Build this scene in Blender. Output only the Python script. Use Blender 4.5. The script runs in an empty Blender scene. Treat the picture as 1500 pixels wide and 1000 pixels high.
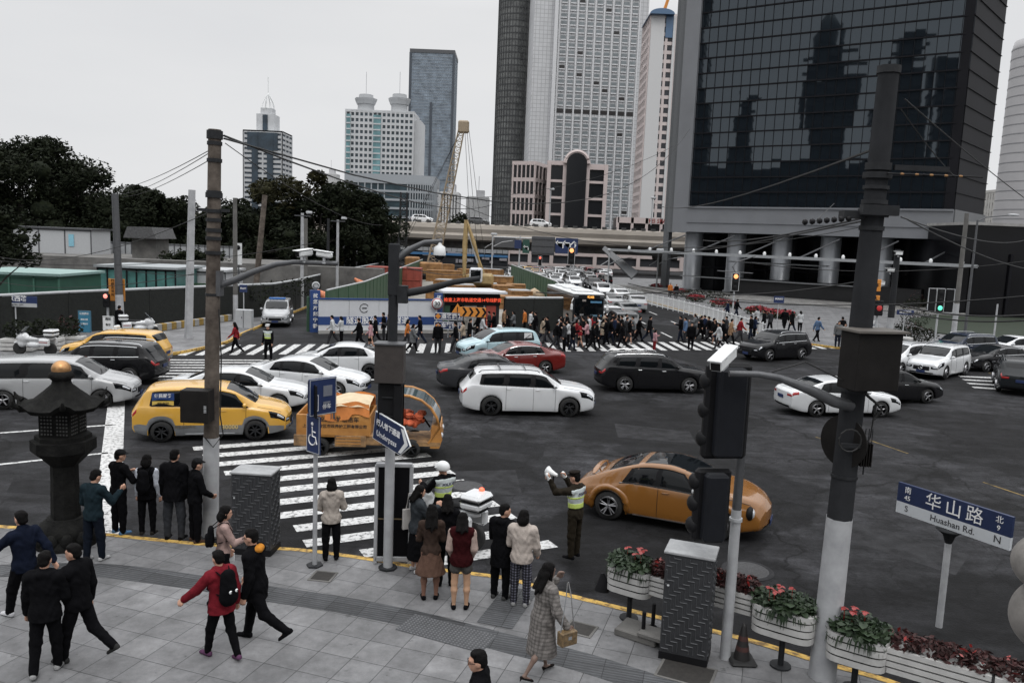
import bpy, math, random
import numpy as np
from mathutils import Vector, Matrix
random.seed(11)
C = bpy.context.scene
COL = C.collection
R_ = math.radians
# ---------------------------------------------------------------- camera (28 mm lens on a footbridge, tilted down, slight roll)
F, ROLL, EYE = 1167.0, 0.04, 6.35
TH = math.atan(150 / F)
cam = bpy.data.cameras.new('camera'); camo = bpy.data.objects.new('camera', cam); COL.objects.link(camo)
cam.sensor_width = 36; cam.lens = 36 * F / 1500; cam.clip_start = 0.1; cam.clip_end = 6000
camo.matrix_world = Matrix.Translation((0, 0, EYE)) @ Matrix.Rotation(math.pi/2 - TH, 4, 'X') @ Matrix.Rotation(ROLL, 4, 'Z')
C.camera = camo
def ray(px, py):
 x = px - 750; y = 500 - py; c, s = math.cos(ROLL), math.sin(ROLL)
 u = x*c - y*s; v = x*s + y*c
 return (u, F*math.cos(TH) + v*math.sin(TH), -F*math.sin(TH) + v*math.cos(TH))
def G(px, py, z=0.0):                       # a point on a level surface
 a, b, c = ray(px, py); t = (z - EYE) / c
 return (a*t, b*t)
def Y(px, py, y):                           # a point at distance y
 a, b, c = ray(px, py); t = y / b
 return (a*t, y, EYE + c*t)
ROAD = -0.12
def GR(px, py): return G(px, py, ROAD)
# ---------------------------------------------------------------- world and light (overcast)
w = bpy.data.worlds.new('World'); C.world = w; w.use_nodes = True
nt = w.node_tree; nt.nodes.clear()
out = nt.nodes.new('ShaderNodeOutputWorld'); bg = nt.nodes.new('ShaderNodeBackground')
sky = nt.nodes.new('ShaderNodeTexSky'); sky.sky_type = 'NISHITA'; sky.sun_disc = False
sky.sun_elevation = R_(58); sky.sun_rotation = R_(200)
sc_ = nt.nodes.new('ShaderNodeVectorMath'); sc_.operation = 'SCALE'; sc_.inputs[3].default_value = 0.1
hs = nt.nodes.new('ShaderNodeHueSaturation'); hs.inputs['Saturation'].default_value = 0.12
tc = nt.nodes.new('ShaderNodeTexCoord'); nz = nt.nodes.new('ShaderNodeTexNoise'); nz.inputs['Scale'].default_value = 2.2; nz.inputs['Detail'].default_value = 5
mp = nt.nodes.new('ShaderNodeMapping'); mp.inputs['Scale'].default_value = (1, 1, 3.5)
cr = nt.nodes.new('ShaderNodeValToRGB')
cr.color_ramp.elements[0].position = .3; cr.color_ramp.elements[0].color = (.745, .755, .775, 1)
cr.color_ramp.elements[1].position = .7; cr.color_ramp.elements[1].color = (.815, .82, .83, 1)
mx = nt.nodes.new('ShaderNodeMix'); mx.data_type = 'RGBA'; mx.inputs[0].default_value = 0.9
L = nt.links.new
L(sky.outputs[0], hs.inputs['Color']); L(hs.outputs[0], sc_.inputs[0]); L(sc_.outputs[0], mx.inputs[6])
L(tc.outputs['Generated'], mp.inputs[0]); L(mp.outputs[0], nz.inputs['Vector']); L(nz.outputs[0], cr.inputs[0]); L(cr.outputs[0], mx.inputs[7])
zs_ = nt.nodes.new('ShaderNodeSeparateXYZ'); zr = nt.nodes.new('ShaderNodeMapRange'); zr.inputs[1].default_value = .26; zr.inputs[2].default_value = 1.0; zr.inputs[3].default_value = 1.0; zr.inputs[4].default_value = 3.6
zm = nt.nodes.new('ShaderNodeVectorMath'); zm.operation = 'SCALE'    # overcast sky: brighter towards the zenith
L(tc.outputs['Generated'], zs_.inputs[0]); L(zs_.outputs[2], zr.inputs[0]); L(mx.outputs[2], zm.inputs[0]); L(zr.outputs[0], zm.inputs[3]); L(zm.outputs[0], bg.inputs[0]); bg.inputs[1].default_value = 1.0; L(bg.outputs[0], out.inputs[0])
sun = bpy.data.lights.new('sun', 'SUN'); sun.energy = 0.7; sun.angle = R_(22); sun.color = (1, .98, .95)
so = bpy.data.objects.new('sun', sun); COL.objects.link(so)
so.rotation_euler = (R_(32), 0, R_(200 - 180 + 0))
C.view_settings.view_transform = 'Standard'; C.view_settings.look = 'None'; C.view_settings.exposure = 0; C.view_settings.gamma = 1
C.render.engine = 'CYCLES'
C.cycles.max_bounces = 5; C.cycles.diffuse_bounces = 2; C.cycles.glossy_bounces = 3; C.cycles.transmission_bounces = 2
C.cycles.use_denoising = True
# ---------------------------------------------------------------- materials
MATS = {}
def mat(name, col=(.5, .5, .5), rough=.6, metal=0, var=.12, scale=6, bump=0, bscale=40, spec=.5, coat=0, emit=None, es=1, col2=None, obj=False):
 """principled surface with procedural variation between col and col2"""
 if name in MATS: return MATS[name]
 m = bpy.data.materials.new(name); m.use_nodes = True; MATS[name] = m
 n = m.node_tree; b = n.nodes['Principled BSDF']; K = n.links.new
 b.inputs['Roughness'].default_value = rough; b.inputs['Metallic'].default_value = metal
 b.inputs['Specular IOR Level'].default_value = spec; b.inputs['Coat Weight'].default_value = coat; b.inputs['Coat Roughness'].default_value = .04
 t = n.nodes.new('ShaderNodeTexCoord'); src = t.outputs['Object']
 if var or col2:
  no = n.nodes.new('ShaderNodeTexNoise'); no.inputs['Scale'].default_value = scale; no.inputs['Detail'].default_value = 6; no.inputs['Roughness'].default_value = .65
  K(src, no.inputs['Vector'])
  r = n.nodes.new('ShaderNodeValToRGB'); r.color_ramp.elements[0].position = .32; r.color_ramp.elements[1].position = .68
  c2 = col2 or tuple(min(1, c*(1+var)) for c in col); c1 = col if col2 else tuple(c*(1-var) for c in col)
  r.color_ramp.elements[0].color = (*c1, 1); r.color_ramp.elements[1].color = (*c2, 1)
  K(no.outputs[0], r.inputs[0]); K(r.outputs[0], b.inputs['Base Color'])
 else: b.inputs['Base Color'].default_value = (*col, 1)
 if bump:
  n2 = n.nodes.new('ShaderNodeTexNoise'); n2.inputs['Scale'].default_value = bscale; n2.inputs['Detail'].default_value = 4; K(src, n2.inputs['Vector'])
  bp = n.nodes.new('ShaderNodeBump'); bp.inputs['Strength'].default_value = bump; bp.inputs['Distance'].default_value = .02
  K(n2.outputs[0], bp.inputs['Height']); K(bp.outputs[0], b.inputs['Normal'])
 if emit: b.inputs['Emission Color'].default_value = (*emit, 1); b.inputs['Emission Strength'].default_value = es
 return m
def cloth(col, name=None):
 col = tuple(c*.85 for c in col); return mat(name or 'cloth_%.3f_%.3f_%.3f' % col, col, .9, var=.22, scale=9, bump=.35, bscale=60, spec=.06)
def paint(col):
 dk = max(col) < .05; return mat('paint_%.3f_%.3f_%.3f' % col, col, .25, var=.03, scale=2, coat=.35 if dk else .7, spec=.15 if dk else .45)
M_black = mat('black_plastic', (.007, .007, .008), .6, spec=.18, var=.2)
M_rubber = mat('tyre_rubber', (.014, .014, .014), .8, var=.25, scale=20)
M_glass = mat('dark_glass', (.004, .005, .006), .05, var=0, spec=.30)
M_chrome = mat('chrome', (.55, .56, .57), .15, 1, var=.05)
M_rim = mat('alloy', (.32, .32, .33), .3, .8, var=.1)
M_white = mat('white_paint', (.62, .63, .63), .5, var=.05, scale=4)
M_grey = mat('grey_metal', (.08, .082, .087), .5, .3, var=.15, scale=8)
M_dgrey = mat('dark_grey_metal', (.020, .021, .023), .6, 0, spec=.2, var=.25, scale=8)
M_skin = mat('skin', (.42, .24, .17), .55, var=.06, spec=.3)
M_hair = mat('hair', (.004, .0035, .0035), .7, var=.5, scale=60, bump=.8, bscale=110, spec=.10)
M_hair2 = mat('hair_brown', (.022, .014, .010), .55, var=.3, scale=40, bump=.5, bscale=90, spec=.4)
M_blue = mat('sign_blue', (.012, .025, .085), .45, var=.08)
M_red = mat('red_lens', (.30, .012, .012), .2, var=.1, coat=.5)
M_lamp = mat('lamp_glass', (.55, .57, .6), .12, .3, var=.2, scale=30)
M_orange = mat('orange_paint', (.55, .21, .03), .5, var=.15)
M_wire = mat('wire_black', (.01, .01, .01), .7, var=0)
M_yellow = mat('yellow_paint', (.60, .36, .07), .6, var=.2, scale=5)
# ---------------------------------------------------------------- mesh builder
class MB:
 def __init__(s): s.v = []; s.f = []; s.m = []; s.s = []
 def add(s, vs, fs, mi=0, sm=False, M=None):
  n = len(s.v)
  if M is not None: vs = [tuple(M @ Vector(p)) for p in vs]
  s.v += [tuple(p) for p in vs]; s.f += [tuple(i+n for i in f) for f in fs]; s.m += [mi]*len(fs); s.s += [sm]*len(fs); return s
 def box(s, c, d, mi=0, rz=0, M=None, b=0):
  x, y, z = d[0]/2, d[1]/2, d[2]/2; X = Matrix.Translation(c) @ Matrix.Rotation(rz, 4, 'Z')
  if M is not None: X = M @ X
  if b <= 0:
   vs = [(i*x, j*y, k*z) for i in (-1, 1) for j in (-1, 1) for k in (-1, 1)]
   return s.add(vs, [(0, 1, 3, 2), (4, 6, 7, 5), (0, 4, 5, 1), (2, 3, 7, 6), (0, 2, 6, 4), (1, 5, 7, 3)], mi, False, X)
  b = min(b, x*.9, y*.9, z*.9); vs = []; ix = {}
  for i in (-1, 1):
   for j in (-1, 1):
    for k in (-1, 1):
     for a in range(3):
      ix[(i, j, k, a)] = len(vs)
      vs.append((i*(x - (b if a != 0 else 0)), j*(y - (b if a != 1 else 0)), k*(z - (b if a != 2 else 0))))
  fs = []
  for i in (-1, 1):
   q = [(i, -1, -1, 0), (i, 1, -1, 0), (i, 1, 1, 0), (i, -1, 1, 0)]; fs.append([ix[t] for t in (q if i > 0 else q[::-1])])
   q = [(1, i, -1, 1), (-1, i, -1, 1), (-1, i, 1, 1), (1, i, 1, 1)]; fs.append([ix[t] for t in (q if i > 0 else q[::-1])])
   q = [(-1, -1, i, 2), (1, -1, i, 2), (1, 1, i, 2), (-1, 1, i, 2)]; fs.append([ix[t] for t in (q if i > 0 else q[::-1])])
   for j in (-1, 1):
    fs.append([ix[(i, j, -1, 0)], ix[(i, j, 1, 0)], ix[(i, j, 1, 1)], ix[(i, j, -1, 1)]])
    fs.append([ix[(i, -1, j, 0)], ix[(i, 1, j, 0)], ix[(i, 1, j, 2)], ix[(i, -1, j, 2)]])
    fs.append([ix[(-1, i, j, 1)], ix[(1, i, j, 1)], ix[(1, i, j, 2)], ix[(-1, i, j, 2)]])
    for k in (-1, 1): fs.append([ix[(i, j, k, 0)], ix[(i, j, k, 1)], ix[(i, j, k, 2)]])
  return s.add(vs, fs, mi, False, X)
 def tube(s, pts, r, n=8, mi=0, cap=True, sq=1.0, ang=0):
  pts = [Vector(p) for p in pts]; rs = r if isinstance(r, (list, tuple)) else [r]*len(pts); vs = []; N = len(pts)
  up = Vector((0, 0, 1));
  for i, p in enumerate(pts):
   t = (pts[min(i+1, N-1)] - pts[max(i-1, 0)]).normalized()
   a = t.cross(up) if abs(t.z) < .95 else t.cross(Vector((0, 1, 0))); a.normalize(); b_ = t.cross(a)
   for k in range(n):
    q = 2*math.pi*k/n + ang; vs.append(p + a*(math.cos(q)*rs[i]) + b_*(math.sin(q)*rs[i]*sq))
  fs = [(i*n+k, i*n+(k+1) % n, (i+1)*n+(k+1) % n, (i+1)*n+k) for i in range(N-1) for k in range(n)]
  s.add(vs, fs, mi, n > 6)
  if cap: s.add(vs[:n], [tuple(range(n))[::-1]], mi); s.add(vs[-n:], [tuple(range(n))], mi)
  return s
 def lathe(s, prof, c=(0, 0, 0), n=20, mi=0, M=None, sm=True, ang=0, cap=True):
  vs = [(c[0]+r*math.cos(2*math.pi*k/n+ang), c[1]+r*math.sin(2*math.pi*k/n+ang), c[2]+z) for r, z in prof for k in range(n)]
  fs = [(i*n+k, i*n+(k+1) % n, (i+1)*n+(k+1) % n, (i+1)*n+k) for i in range(len(prof)-1) for k in range(n)]
  s.add(vs, fs, mi, sm, M)
  for i in (0, len(prof)-1):
   if cap and prof[i][0] > 1e-4: s.add(vs[i*n:(i+1)*n], [tuple(range(n)) if i else tuple(range(n))[::-1]], mi, False, M)
  return s
 def sph(s, c, r, mi=0, n=14, m=9, M=None):
  r = r if isinstance(r, (tuple, list)) else (r,)*3
  vs = [(c[0]+r[0]*math.sin(math.pi*i/m)*math.cos(2*math.pi*k/n), c[1]+r[1]*math.sin(math.pi*i/m)*math.sin(2*math.pi*k/n), c[2]+r[2]*math.cos(math.pi*i/m)) for i in range(m+1) for k in range(n)]
  return s.add(vs, [(i*n+k, (i+1)*n+k, (i+1)*n+(k+1) % n, i*n+(k+1) % n) for i in range(m) for k in range(n)], mi, True, M)
 def prism(s, pts, z0, z1, mi=0, M=None, sm=False):
  n = len(pts); vs = [(x, y, z0) for x, y in pts] + [(x, y, z1) for x, y in pts]
  return s.add(vs, [tuple(range(n))[::-1], tuple(range(n, 2*n))] + [(i, (i+1) % n, n+(i+1) % n, n+i) for i in range(n)], mi, sm, M)
 def quad(s, a, b, c, d, mi=0): return s.add([a, b, c, d], [(0, 1, 2, 3)], mi)
 def build(s, name, mats, parent=None, loc=None, rz=0):
  me = bpy.data.meshes.new(name); me.from_pydata(s.v, [], s.f)
  mats = mats if isinstance(mats, (list, tuple)) else [mats]
  for m in mats: me.materials.append(m)
  me.polygons.foreach_set('material_index', s.m); me.polygons.foreach_set('use_smooth', s.s); me.update()
  return link(name, me, parent, loc, rz)
def link(name, me, parent=None, loc=None, rz=0):
 o = bpy.data.objects.new(name, me); COL.objects.link(o)
 if parent is not None: o.parent = parent
 if loc is not None: o.location = loc
 if rz: o.rotation_euler = (0, 0, rz)
 return o
def tag(o, label=None, cat=None, group=None, kind=None):
 if label: o['label'] = label
 if cat: o['category'] = cat
 if group: o['group'] = group
 if kind: o['kind'] = kind
 return o
def thing(name, loc, label, cat, rz=0, group=None):
 return tag(link(name, None, None, loc, rz), label, cat, group)
KIDS = {}
def copy_tree(o, kids=None, parent=None):
 c = o.copy(); COL.objects.link(c)
 if parent is not None: c.parent = parent
 for ch in (kids or KIDS).get(o.name, []): copy_tree(ch, kids, c)
 return c
def kids_of(root):
 d = {}
 st = [root]
 while st:
  a = st.pop(); d[a.name] = [o for o in a.children]; st += d[a.name]
 return d
def text(name, s, size, m, parent=None, M=None, depth=.002, bold=False, align='CENTER', sx=1.0):
 cu = bpy.data.curves.new(name, 'FONT'); cu.body = s; cu.size = size; cu.extrude = depth; cu.align_x = align; cu.align_y = 'CENTER'; cu.resolution_u = 2
 if bold: cu.offset = size*.018
 o = bpy.data.objects.new(name, cu)
 TMP.collection.objects.link(o); TMP.view_layers[0].update()
 dg = TMP.view_layers[0].depsgraph; me = bpy.data.meshes.new_from_object(o.evaluated_get(dg), depsgraph=dg)
 bpy.data.objects.remove(o); bpy.data.curves.remove(cu)
 me.transform(Matrix.Diagonal((sx, 1, 1, 1)))
 if M is not None: me.transform(M)
 me.materials.clear(); me.materials.append(m); me.name = name
 return link(name, me, parent)
TMP = bpy.data.scenes.new('tmp')
def face_M(loc, rz=0, tilt=0):      # text frame: x to the right, y up, facing -Y before rz
 return Matrix.Translation(loc) @ Matrix.Rotation(rz, 4, 'Z') @ Matrix.Rotation(math.pi/2 + tilt, 4, 'X')
# ---------------------------------------------------------------- ground, roads, pavements, markings
def struct(o): o['kind'] = 'structure'; return o
def asphalt():
 m = mat('asphalt', (.0145, .0145, .016), .85, var=.4, scale=.25, bump=.5, bscale=25, spec=.18); n = m.node_tree; K = n.links.new
 b = n.nodes['Principled BSDF']; src = b.inputs['Base Color'].links[0].from_socket
 t = n.nodes.new('ShaderNodeTexCoord')
 def tex(kind, sc, lo, hi, c0, c1, mode='MULTIPLY', fac=1.0, **kw):
  nonlocal src
  x = n.nodes.new(kind); x.inputs['Scale'].default_value = sc
  for k, v in kw.items():
   if k in x.inputs: x.inputs[k].default_value = v
   else: setattr(x, k, v)
  K(t.outputs['Object'], x.inputs['Vector']); r = n.nodes.new('ShaderNodeValToRGB'); r.color_ramp.elements[0].position = lo; r.color_ramp.elements[1].position = hi
  r.color_ramp.elements[0].color = (*[c0]*3, 1); r.color_ramp.elements[1].color = (*[c1]*3, 1); K(x.outputs[0], r.inputs[0])
  mm = n.nodes.new('ShaderNodeMix'); mm.data_type = 'RGBA'; mm.blend_type = mode; mm.inputs[0].default_value = fac; K(src, mm.inputs[6]); K(r.outputs[0], mm.inputs[7]); src = mm.outputs[2]
 tex('ShaderNodeTexNoise', 90, .3, .75, .6, 1.6, Detail=3); tex('ShaderNodeTexNoise', 14, .36, .66, .68, 1.38, Detail=8, Roughness=.8)
 tex('ShaderNodeTexNoise', .9, .38, .64, .50, 1.45, Detail=8, Roughness=.75); tex('ShaderNodeTexNoise', 4.5, .60, .66, 1.0, .72, Detail=5, Roughness=.7)
 tex('ShaderNodeTexVoronoi', .11, .0, .008, .25, 1.0, feature='DISTANCE_TO_EDGE')
 tex('ShaderNodeTexVoronoi', 0.45, .0, .018, .50, 1.0, feature='DISTANCE_TO_EDGE')
 tex('ShaderNodeTexNoise', .13, .485, .50, .62, 1.35, Detail=5); tex('ShaderNodeTexNoise', .32, .52, .54, 1.0, .80, Detail=3)
 # warp the crack coordinates so that the lines run unevenly
 wn = n.nodes.new('ShaderNodeTexNoise'); wn.inputs['Scale'].default_value = .8; wn.inputs['Detail'].default_value = 4; K(t.outputs['Object'], wn.inputs[0])
 wa = n.nodes.new('ShaderNodeVectorMath'); wa.operation = 'MULTIPLY_ADD'; wa.inputs[1].default_value = (2.4, 2.4, 0); K(wn.outputs['Color'], wa.inputs[0]); K(t.outputs['Object'], wa.inputs[2])
 for x in n.nodes:
  if x.type == 'TEX_VORONOI': K(wa.outputs[0], x.inputs['Vector'])
 sm_ = n.nodes.new('ShaderNodeMapping'); sm_.inputs['Scale'].default_value = (.35, 1.5, 1); sm_.inputs['Rotation'].default_value = (0, 0, R_(10)); K(t.outputs['Object'], sm_.inputs[0])
 src0 = t;
 x = n.nodes.new('ShaderNodeTexNoise'); x.inputs['Scale'].default_value = 1.3; x.inputs['Detail'].default_value = 9; x.inputs['Roughness'].default_value = .75; K(sm_.outputs[0], x.inputs['Vector']); r = n.nodes.new('ShaderNodeValToRGB'); r.color_ramp.elements[0].position = .40; r.color_ramp.elements[1].position = .62
 r.color_ramp.elements[0].color = (.62, .62, .62, 1); r.color_ramp.elements[1].color = (1.3, 1.3, 1.3, 1); K(x.outputs[0], r.inputs[0]); mm = n.nodes.new('ShaderNodeMix'); mm.data_type = 'RGBA'; mm.blend_type = 'MULTIPLY'; mm.inputs[0].default_value = 1; K(src, mm.inputs[6]); K(r.outputs[0], mm.inputs[7]); src = mm.outputs[2]
 K(src, b.inputs['Base Color']); return m
M_asph = asphalt()
def slabs():
 m = bpy.data.materials.new('pavement_slabs'); m.use_nodes = True; n = m.node_tree; K = n.links.new; b = n.nodes['Principled BSDF']; b.inputs['Roughness'].default_value = .62; b.inputs['Specular IOR Level'].default_value = .35
 t = n.nodes.new('ShaderNodeTexCoord'); mp_ = n.nodes.new('ShaderNodeMapping'); mp_.inputs['Rotation'].default_value = (0, 0, R_(18)); K(t.outputs['Object'], mp_.inputs[0])
 br = n.nodes.new('ShaderNodeTexBrick'); br.offset = 0; br.inputs['Scale'].default_value = 1; br.inputs['Brick Width'].default_value = .56; br.inputs['Row Height'].default_value = .59; br.inputs['Mortar Size'].default_value = .006; br.inputs['Mortar Smooth'].default_value = .3
 br.inputs['Color1'].default_value = (.145, .145, .149, 1); br.inputs['Color2'].default_value = (.20, .20, .204, 1); br.inputs['Mortar'].default_value = (.035, .035, .036, 1); K(mp_.outputs[0], br.inputs['Vector'])
 src = br.outputs[0]
 for sc, lo, hi, c0, c1, d in ((.55, .38, .66, .66, 1.15, 8), (2.6, .35, .65, .80, 1.12, 8), (9, .3, .7, .84, 1.1, 6), (120, .3, .7, .82, 1.15, 2), (3.3, .66, .70, 1, .62, 3)):
  x = n.nodes.new('ShaderNodeTexNoise'); x.inputs['Scale'].default_value = sc; x.inputs['Detail'].default_value = d; x.inputs['Roughness'].default_value = .7; K(t.outputs['Object'], x.inputs[0])
  r = n.nodes.new('ShaderNodeValToRGB'); r.color_ramp.elements[0].position = lo; r.color_ramp.elements[1].position = hi; r.color_ramp.elements[0].color = (c0,)*3+(1,); r.color_ramp.elements[1].color = (c1,)*3+(1,); K(x.outputs[0], r.inputs[0])
  mm = n.nodes.new('ShaderNodeMix'); mm.data_type = 'RGBA'; mm.blend_type = 'MULTIPLY'; mm.inputs[0].default_value = 1; K(src, mm.inputs[6]); K(r.outputs[0], mm.inputs[7]); src = mm.outputs[2]
 K(src, b.inputs['Base Color'])
 bp = n.nodes.new('ShaderNodeBump'); bp.inputs['Strength'].default_value = .5; bp.inputs['Distance'].default_value = .01; bp.invert = True; K(br.outputs['Fac'], bp.inputs['Height']); K(bp.outputs[0], b.inputs['Normal'])
 return m
M_slab = slabs()
M_patch = mat('asphalt_patch', (.010, .010, .011), .85, var=.4, scale=3, bump=.5, bscale=40, spec=.15); M_patch2 = mat('asphalt_worn', (.0195, .0195, .021), .85, var=.5, scale=2.5, bump=.5, bscale=40, spec=.15)
M_mark = mat('road_marking', (.10, .10, .10), .75, scale=9, col2=(.50, .50, .495), spec=.3)
for e_, p_ in zip([n for n in M_mark.node_tree.nodes if n.type == 'VALTORGB'][0].color_ramp.elements, (.38, .50)): e_.position = p_
M_marky = mat('kerb_yellow', (.16, .10, .04), .75, scale=7, col2=(.50, .32, .08), spec=.3)
for e_, p_ in zip([n for n in M_marky.node_tree.nodes if n.type == 'VALTORGB'][0].color_ramp.elements, (.40, .54)): e_.position = p_
M_conc = mat('concrete', (.20, .195, .19), .85, scale=1.5, col2=(.30, .295, .285), bump=.3)
M_conc2 = mat('stained_concrete', (.065, .063, .06), .9, scale=.8, col2=(.145, .14, .132), bump=.3)
def flat(pts, z, name, m, kind='structure'):
 b = MB(); b.add([(x, y, z) for x, y in pts], [tuple(range(len(pts)))]); o = b.build(name, m); o['kind'] = kind; return o
def ccw(p): return p if sum(p[i][0]*p[(i+1) % len(p)][1]-p[(i+1) % len(p)][0]*p[i][1] for i in range(len(p))) > 0 else p[::-1]
flat([(-2500, -400), (2500, -400), (2500, 3500), (-2500, 3500)], ROAD, 'road', M_asph)
KERB = [G(*p) for p in ((-60, 764), (0, 769), (110, 776), (300, 795), (440, 803), (540, 816), (606, 827), (696, 838), (750, 846), (826, 867), (948, 897), (1100, 935), (1200, 965), (1300, 993), (1400, 1030))]
KERB = [(-60, KERB[0][1]+4), (-30, KERB[0][1]+1.2), (-18, KERB[0][1]+.4), (-13.5, KERB[0][1]+.1)]+KERB[1:]+[(9, 9.0), (14, 5.5), (28, -2), (60, -14)]
def smooth(pts, n=4):
 o = []
 for i in range(len(pts)-1):
  p = [Vector(pts[max(0, min(len(pts)-1, i+k))]) for k in (-1, 0, 1, 2)]
  for j in range(n):
   t = j/n; o.append(tuple(.5*((2*p[1])+(p[2]-p[0])*t+(2*p[0]-5*p[1]+4*p[2]-p[3])*t*t+(3*p[1]-p[0]-3*p[2]+p[3])*t**3)))
 return o+[tuple(pts[-1])]
def offset(pts, d):
 o = []
 for i, p in enumerate(pts):
  a = Vector(pts[max(0, i-1)]); c = Vector(pts[min(len(pts)-1, i+1)]); t = (c-a).normalized(); o.append((p[0]-t.y*d, p[1]+t.x*d))
 return o
def strip(pts, d0, d1, z0, z1, name, m, zb=None):
 """ribbon beside a line between offsets d0 and d1, top at z1"""
 a, c = offset(pts, d0), offset(pts, d1); n = len(pts); b = MB()
 vs = [(x, y, z1) for x, y in a]+[(x, y, z1) for x, y in c]+[(x, y, z0) for x, y in a]+[(x, y, z0) for x, y in c]
 f = []
 for i in range(n-1):
  f += [(i, i+1, n+i+1, n+i), (2*n+i, 2*n+i+1, i+1, i), (n+i, n+i+1, 3*n+i+1, 3*n+i)]
 b.add(vs, f); o = b.build(name, m); o['kind'] = 'structure'; return o
KS = smooth(KERB)
poly = offset(KS, -.16)
b = MB(); P = ccw(poly+[(60, -60), (-60, -60)]); b.prism(P, ROAD-.2, 0.0); struct(b.build('pavement', M_slab))
strip(KS, -.155, 0, ROAD-.2, .006, 'kerb', M_conc)
strip(KS, -.15, -.01, .004, .011, 'kerb_marking', M_marky)
# tactile paving ribbon
def tactile():
 m = mat('tactile_paving', (.064, .066, .07), .7, var=.25, scale=2, spec=.3); n = m.node_tree; K = n.links.new; b = n.nodes['Principled BSDF']
 t = n.nodes.new('ShaderNodeTexCoord'); mp_ = n.nodes.new('ShaderNodeMapping'); mp_.inputs['Rotation'].default_value = (0, 0, R_(14)); K(t.outputs['Object'], mp_.inputs[0])
 w_ = n.nodes.new('ShaderNodeTexWave'); w_.bands_direction = 'Y'; w_.inputs['Scale'].default_value = 4.5; K(mp_.outputs[0], w_.inputs['Vector'])
 bp = n.nodes.new('ShaderNodeBump'); bp.inputs['Strength'].default_value = .8; bp.inputs['Distance'].default_value = .012; K(w_.outputs['Fac'], bp.inputs['Height']); K(bp.outputs[0], b.inputs['Normal'])
 src = b.inputs['Base Color'].links[0].from_socket
 br = n.nodes.new('ShaderNodeTexBrick'); br.inputs['Scale'].default_value = 1; br.inputs['Brick Width'].default_value = .6; br.inputs['Row Height'].default_value = .6; br.inputs['Mortar Size'].default_value = .006; br.offset = 0
 br.inputs['Color1'].default_value = (.72, .72, .72, 1); br.inputs['Color2'].default_value = (1.25, 1.25, 1.25, 1); br.inputs['Mortar'].default_value = (.3, .3, .3, 1); K(mp_.outputs[0], br.inputs['Vector'])
 r = n.nodes.new('ShaderNodeValToRGB'); r.color_ramp.elements[0].color = (.65, .65, .65, 1); r.color_ramp.elements[1].color = (1.1, 1.1, 1.1, 1); K(w_.outputs['Fac'], r.inputs[0])
 for q in (br.outputs[0], r.outputs[0]):
  mm = n.nodes.new('ShaderNodeMix'); mm.data_type = 'RGBA'; mm.blend_type = 'MULTIPLY'; mm.inputs[0].default_value = 1; K(src, mm.inputs[6]); K(q, mm.inputs[7]); src = mm.outputs[2]
 K(src, b.inputs['Base Color']); return m
M_tac = tactile()
TACL = smooth([(-30, 13.9), (-20, 13.7), (-15, 13.5), (-11.5, 13.4)]+[G(*p) for p in ((100, 833), (243, 846), (400, 870), (500, 885), (600, 905), (680, 925), (760, 946), (850, 968), (960, 1003), (1100, 1050))])
strip(TACL, -.28, .28, 0.0, .004, 'tactile_path', M_tac)
# blister paving by the crossing: a patch of studs
def patch_box(px, wdt, ln, rz, m, name, z=.006):
 c = Vector((*G(*px), 0)); M = Matrix.Translation((c.x, c.y, z)) @ Matrix.Rotation(rz, 4, 'Z')
 b = MB(); b.add([(-wdt/2, -ln/2, 0), (wdt/2, -ln/2, 0), (wdt/2, ln/2, 0), (-wdt/2, ln/2, 0)], [(0, 1, 2, 3)], 0, False, M); o = b.build(name, m); o['kind'] = 'structure'; return M
M_bl = mat('blister_paving', (.05, .052, .056), .7, var=.2)
Mp = patch_box((654, 926), 1.55, .62, R_(-24), M_bl, 'blister_path', .008)
b = MB()
for i in range(25):
 for j in range(10):
  b.lathe([(.019, 0), (.016, .006), (0, .008)], n=6, M=Mp @ Matrix.Translation((-.74+i*.0615, -.28+j*.0615, 0)))
struct(b.build('blister_studs_surface', mat('stud', (.10, .10, .105), .6)))
Mp = patch_box((745, 888), .62, 1.5, R_(-18), M_tac, 'tactile_path', .010)
# markings -----------------------------------------------------------------------------
MK = ROAD+.005
def bar(a, c, wd, name='road_marking', m=None, z=MK):
 a, c = Vector(a), Vector(c); t = (c-a).normalized(); q = Vector((-t.y, t.x))*wd/2
 return flat([tuple(a+q), tuple(a-q), tuple(c-q), tuple(c+q)][::-1], z, name, m or M_mark)
def bars(lst, wd, name, m=None, z=MK):
 b = MB()
 for a, c in lst:
  a, c = Vector(a), Vector(c); t = (c-a).normalized(); q = Vector((-t.y, t.x))*wd/2
  b.add([(v.x, v.y, z) for v in (a-q, c-q, c+q, a+q)], [(0, 1, 2, 3)])
 o = b.build(name, m or M_mark); o['kind'] = 'structure'; return o
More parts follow.
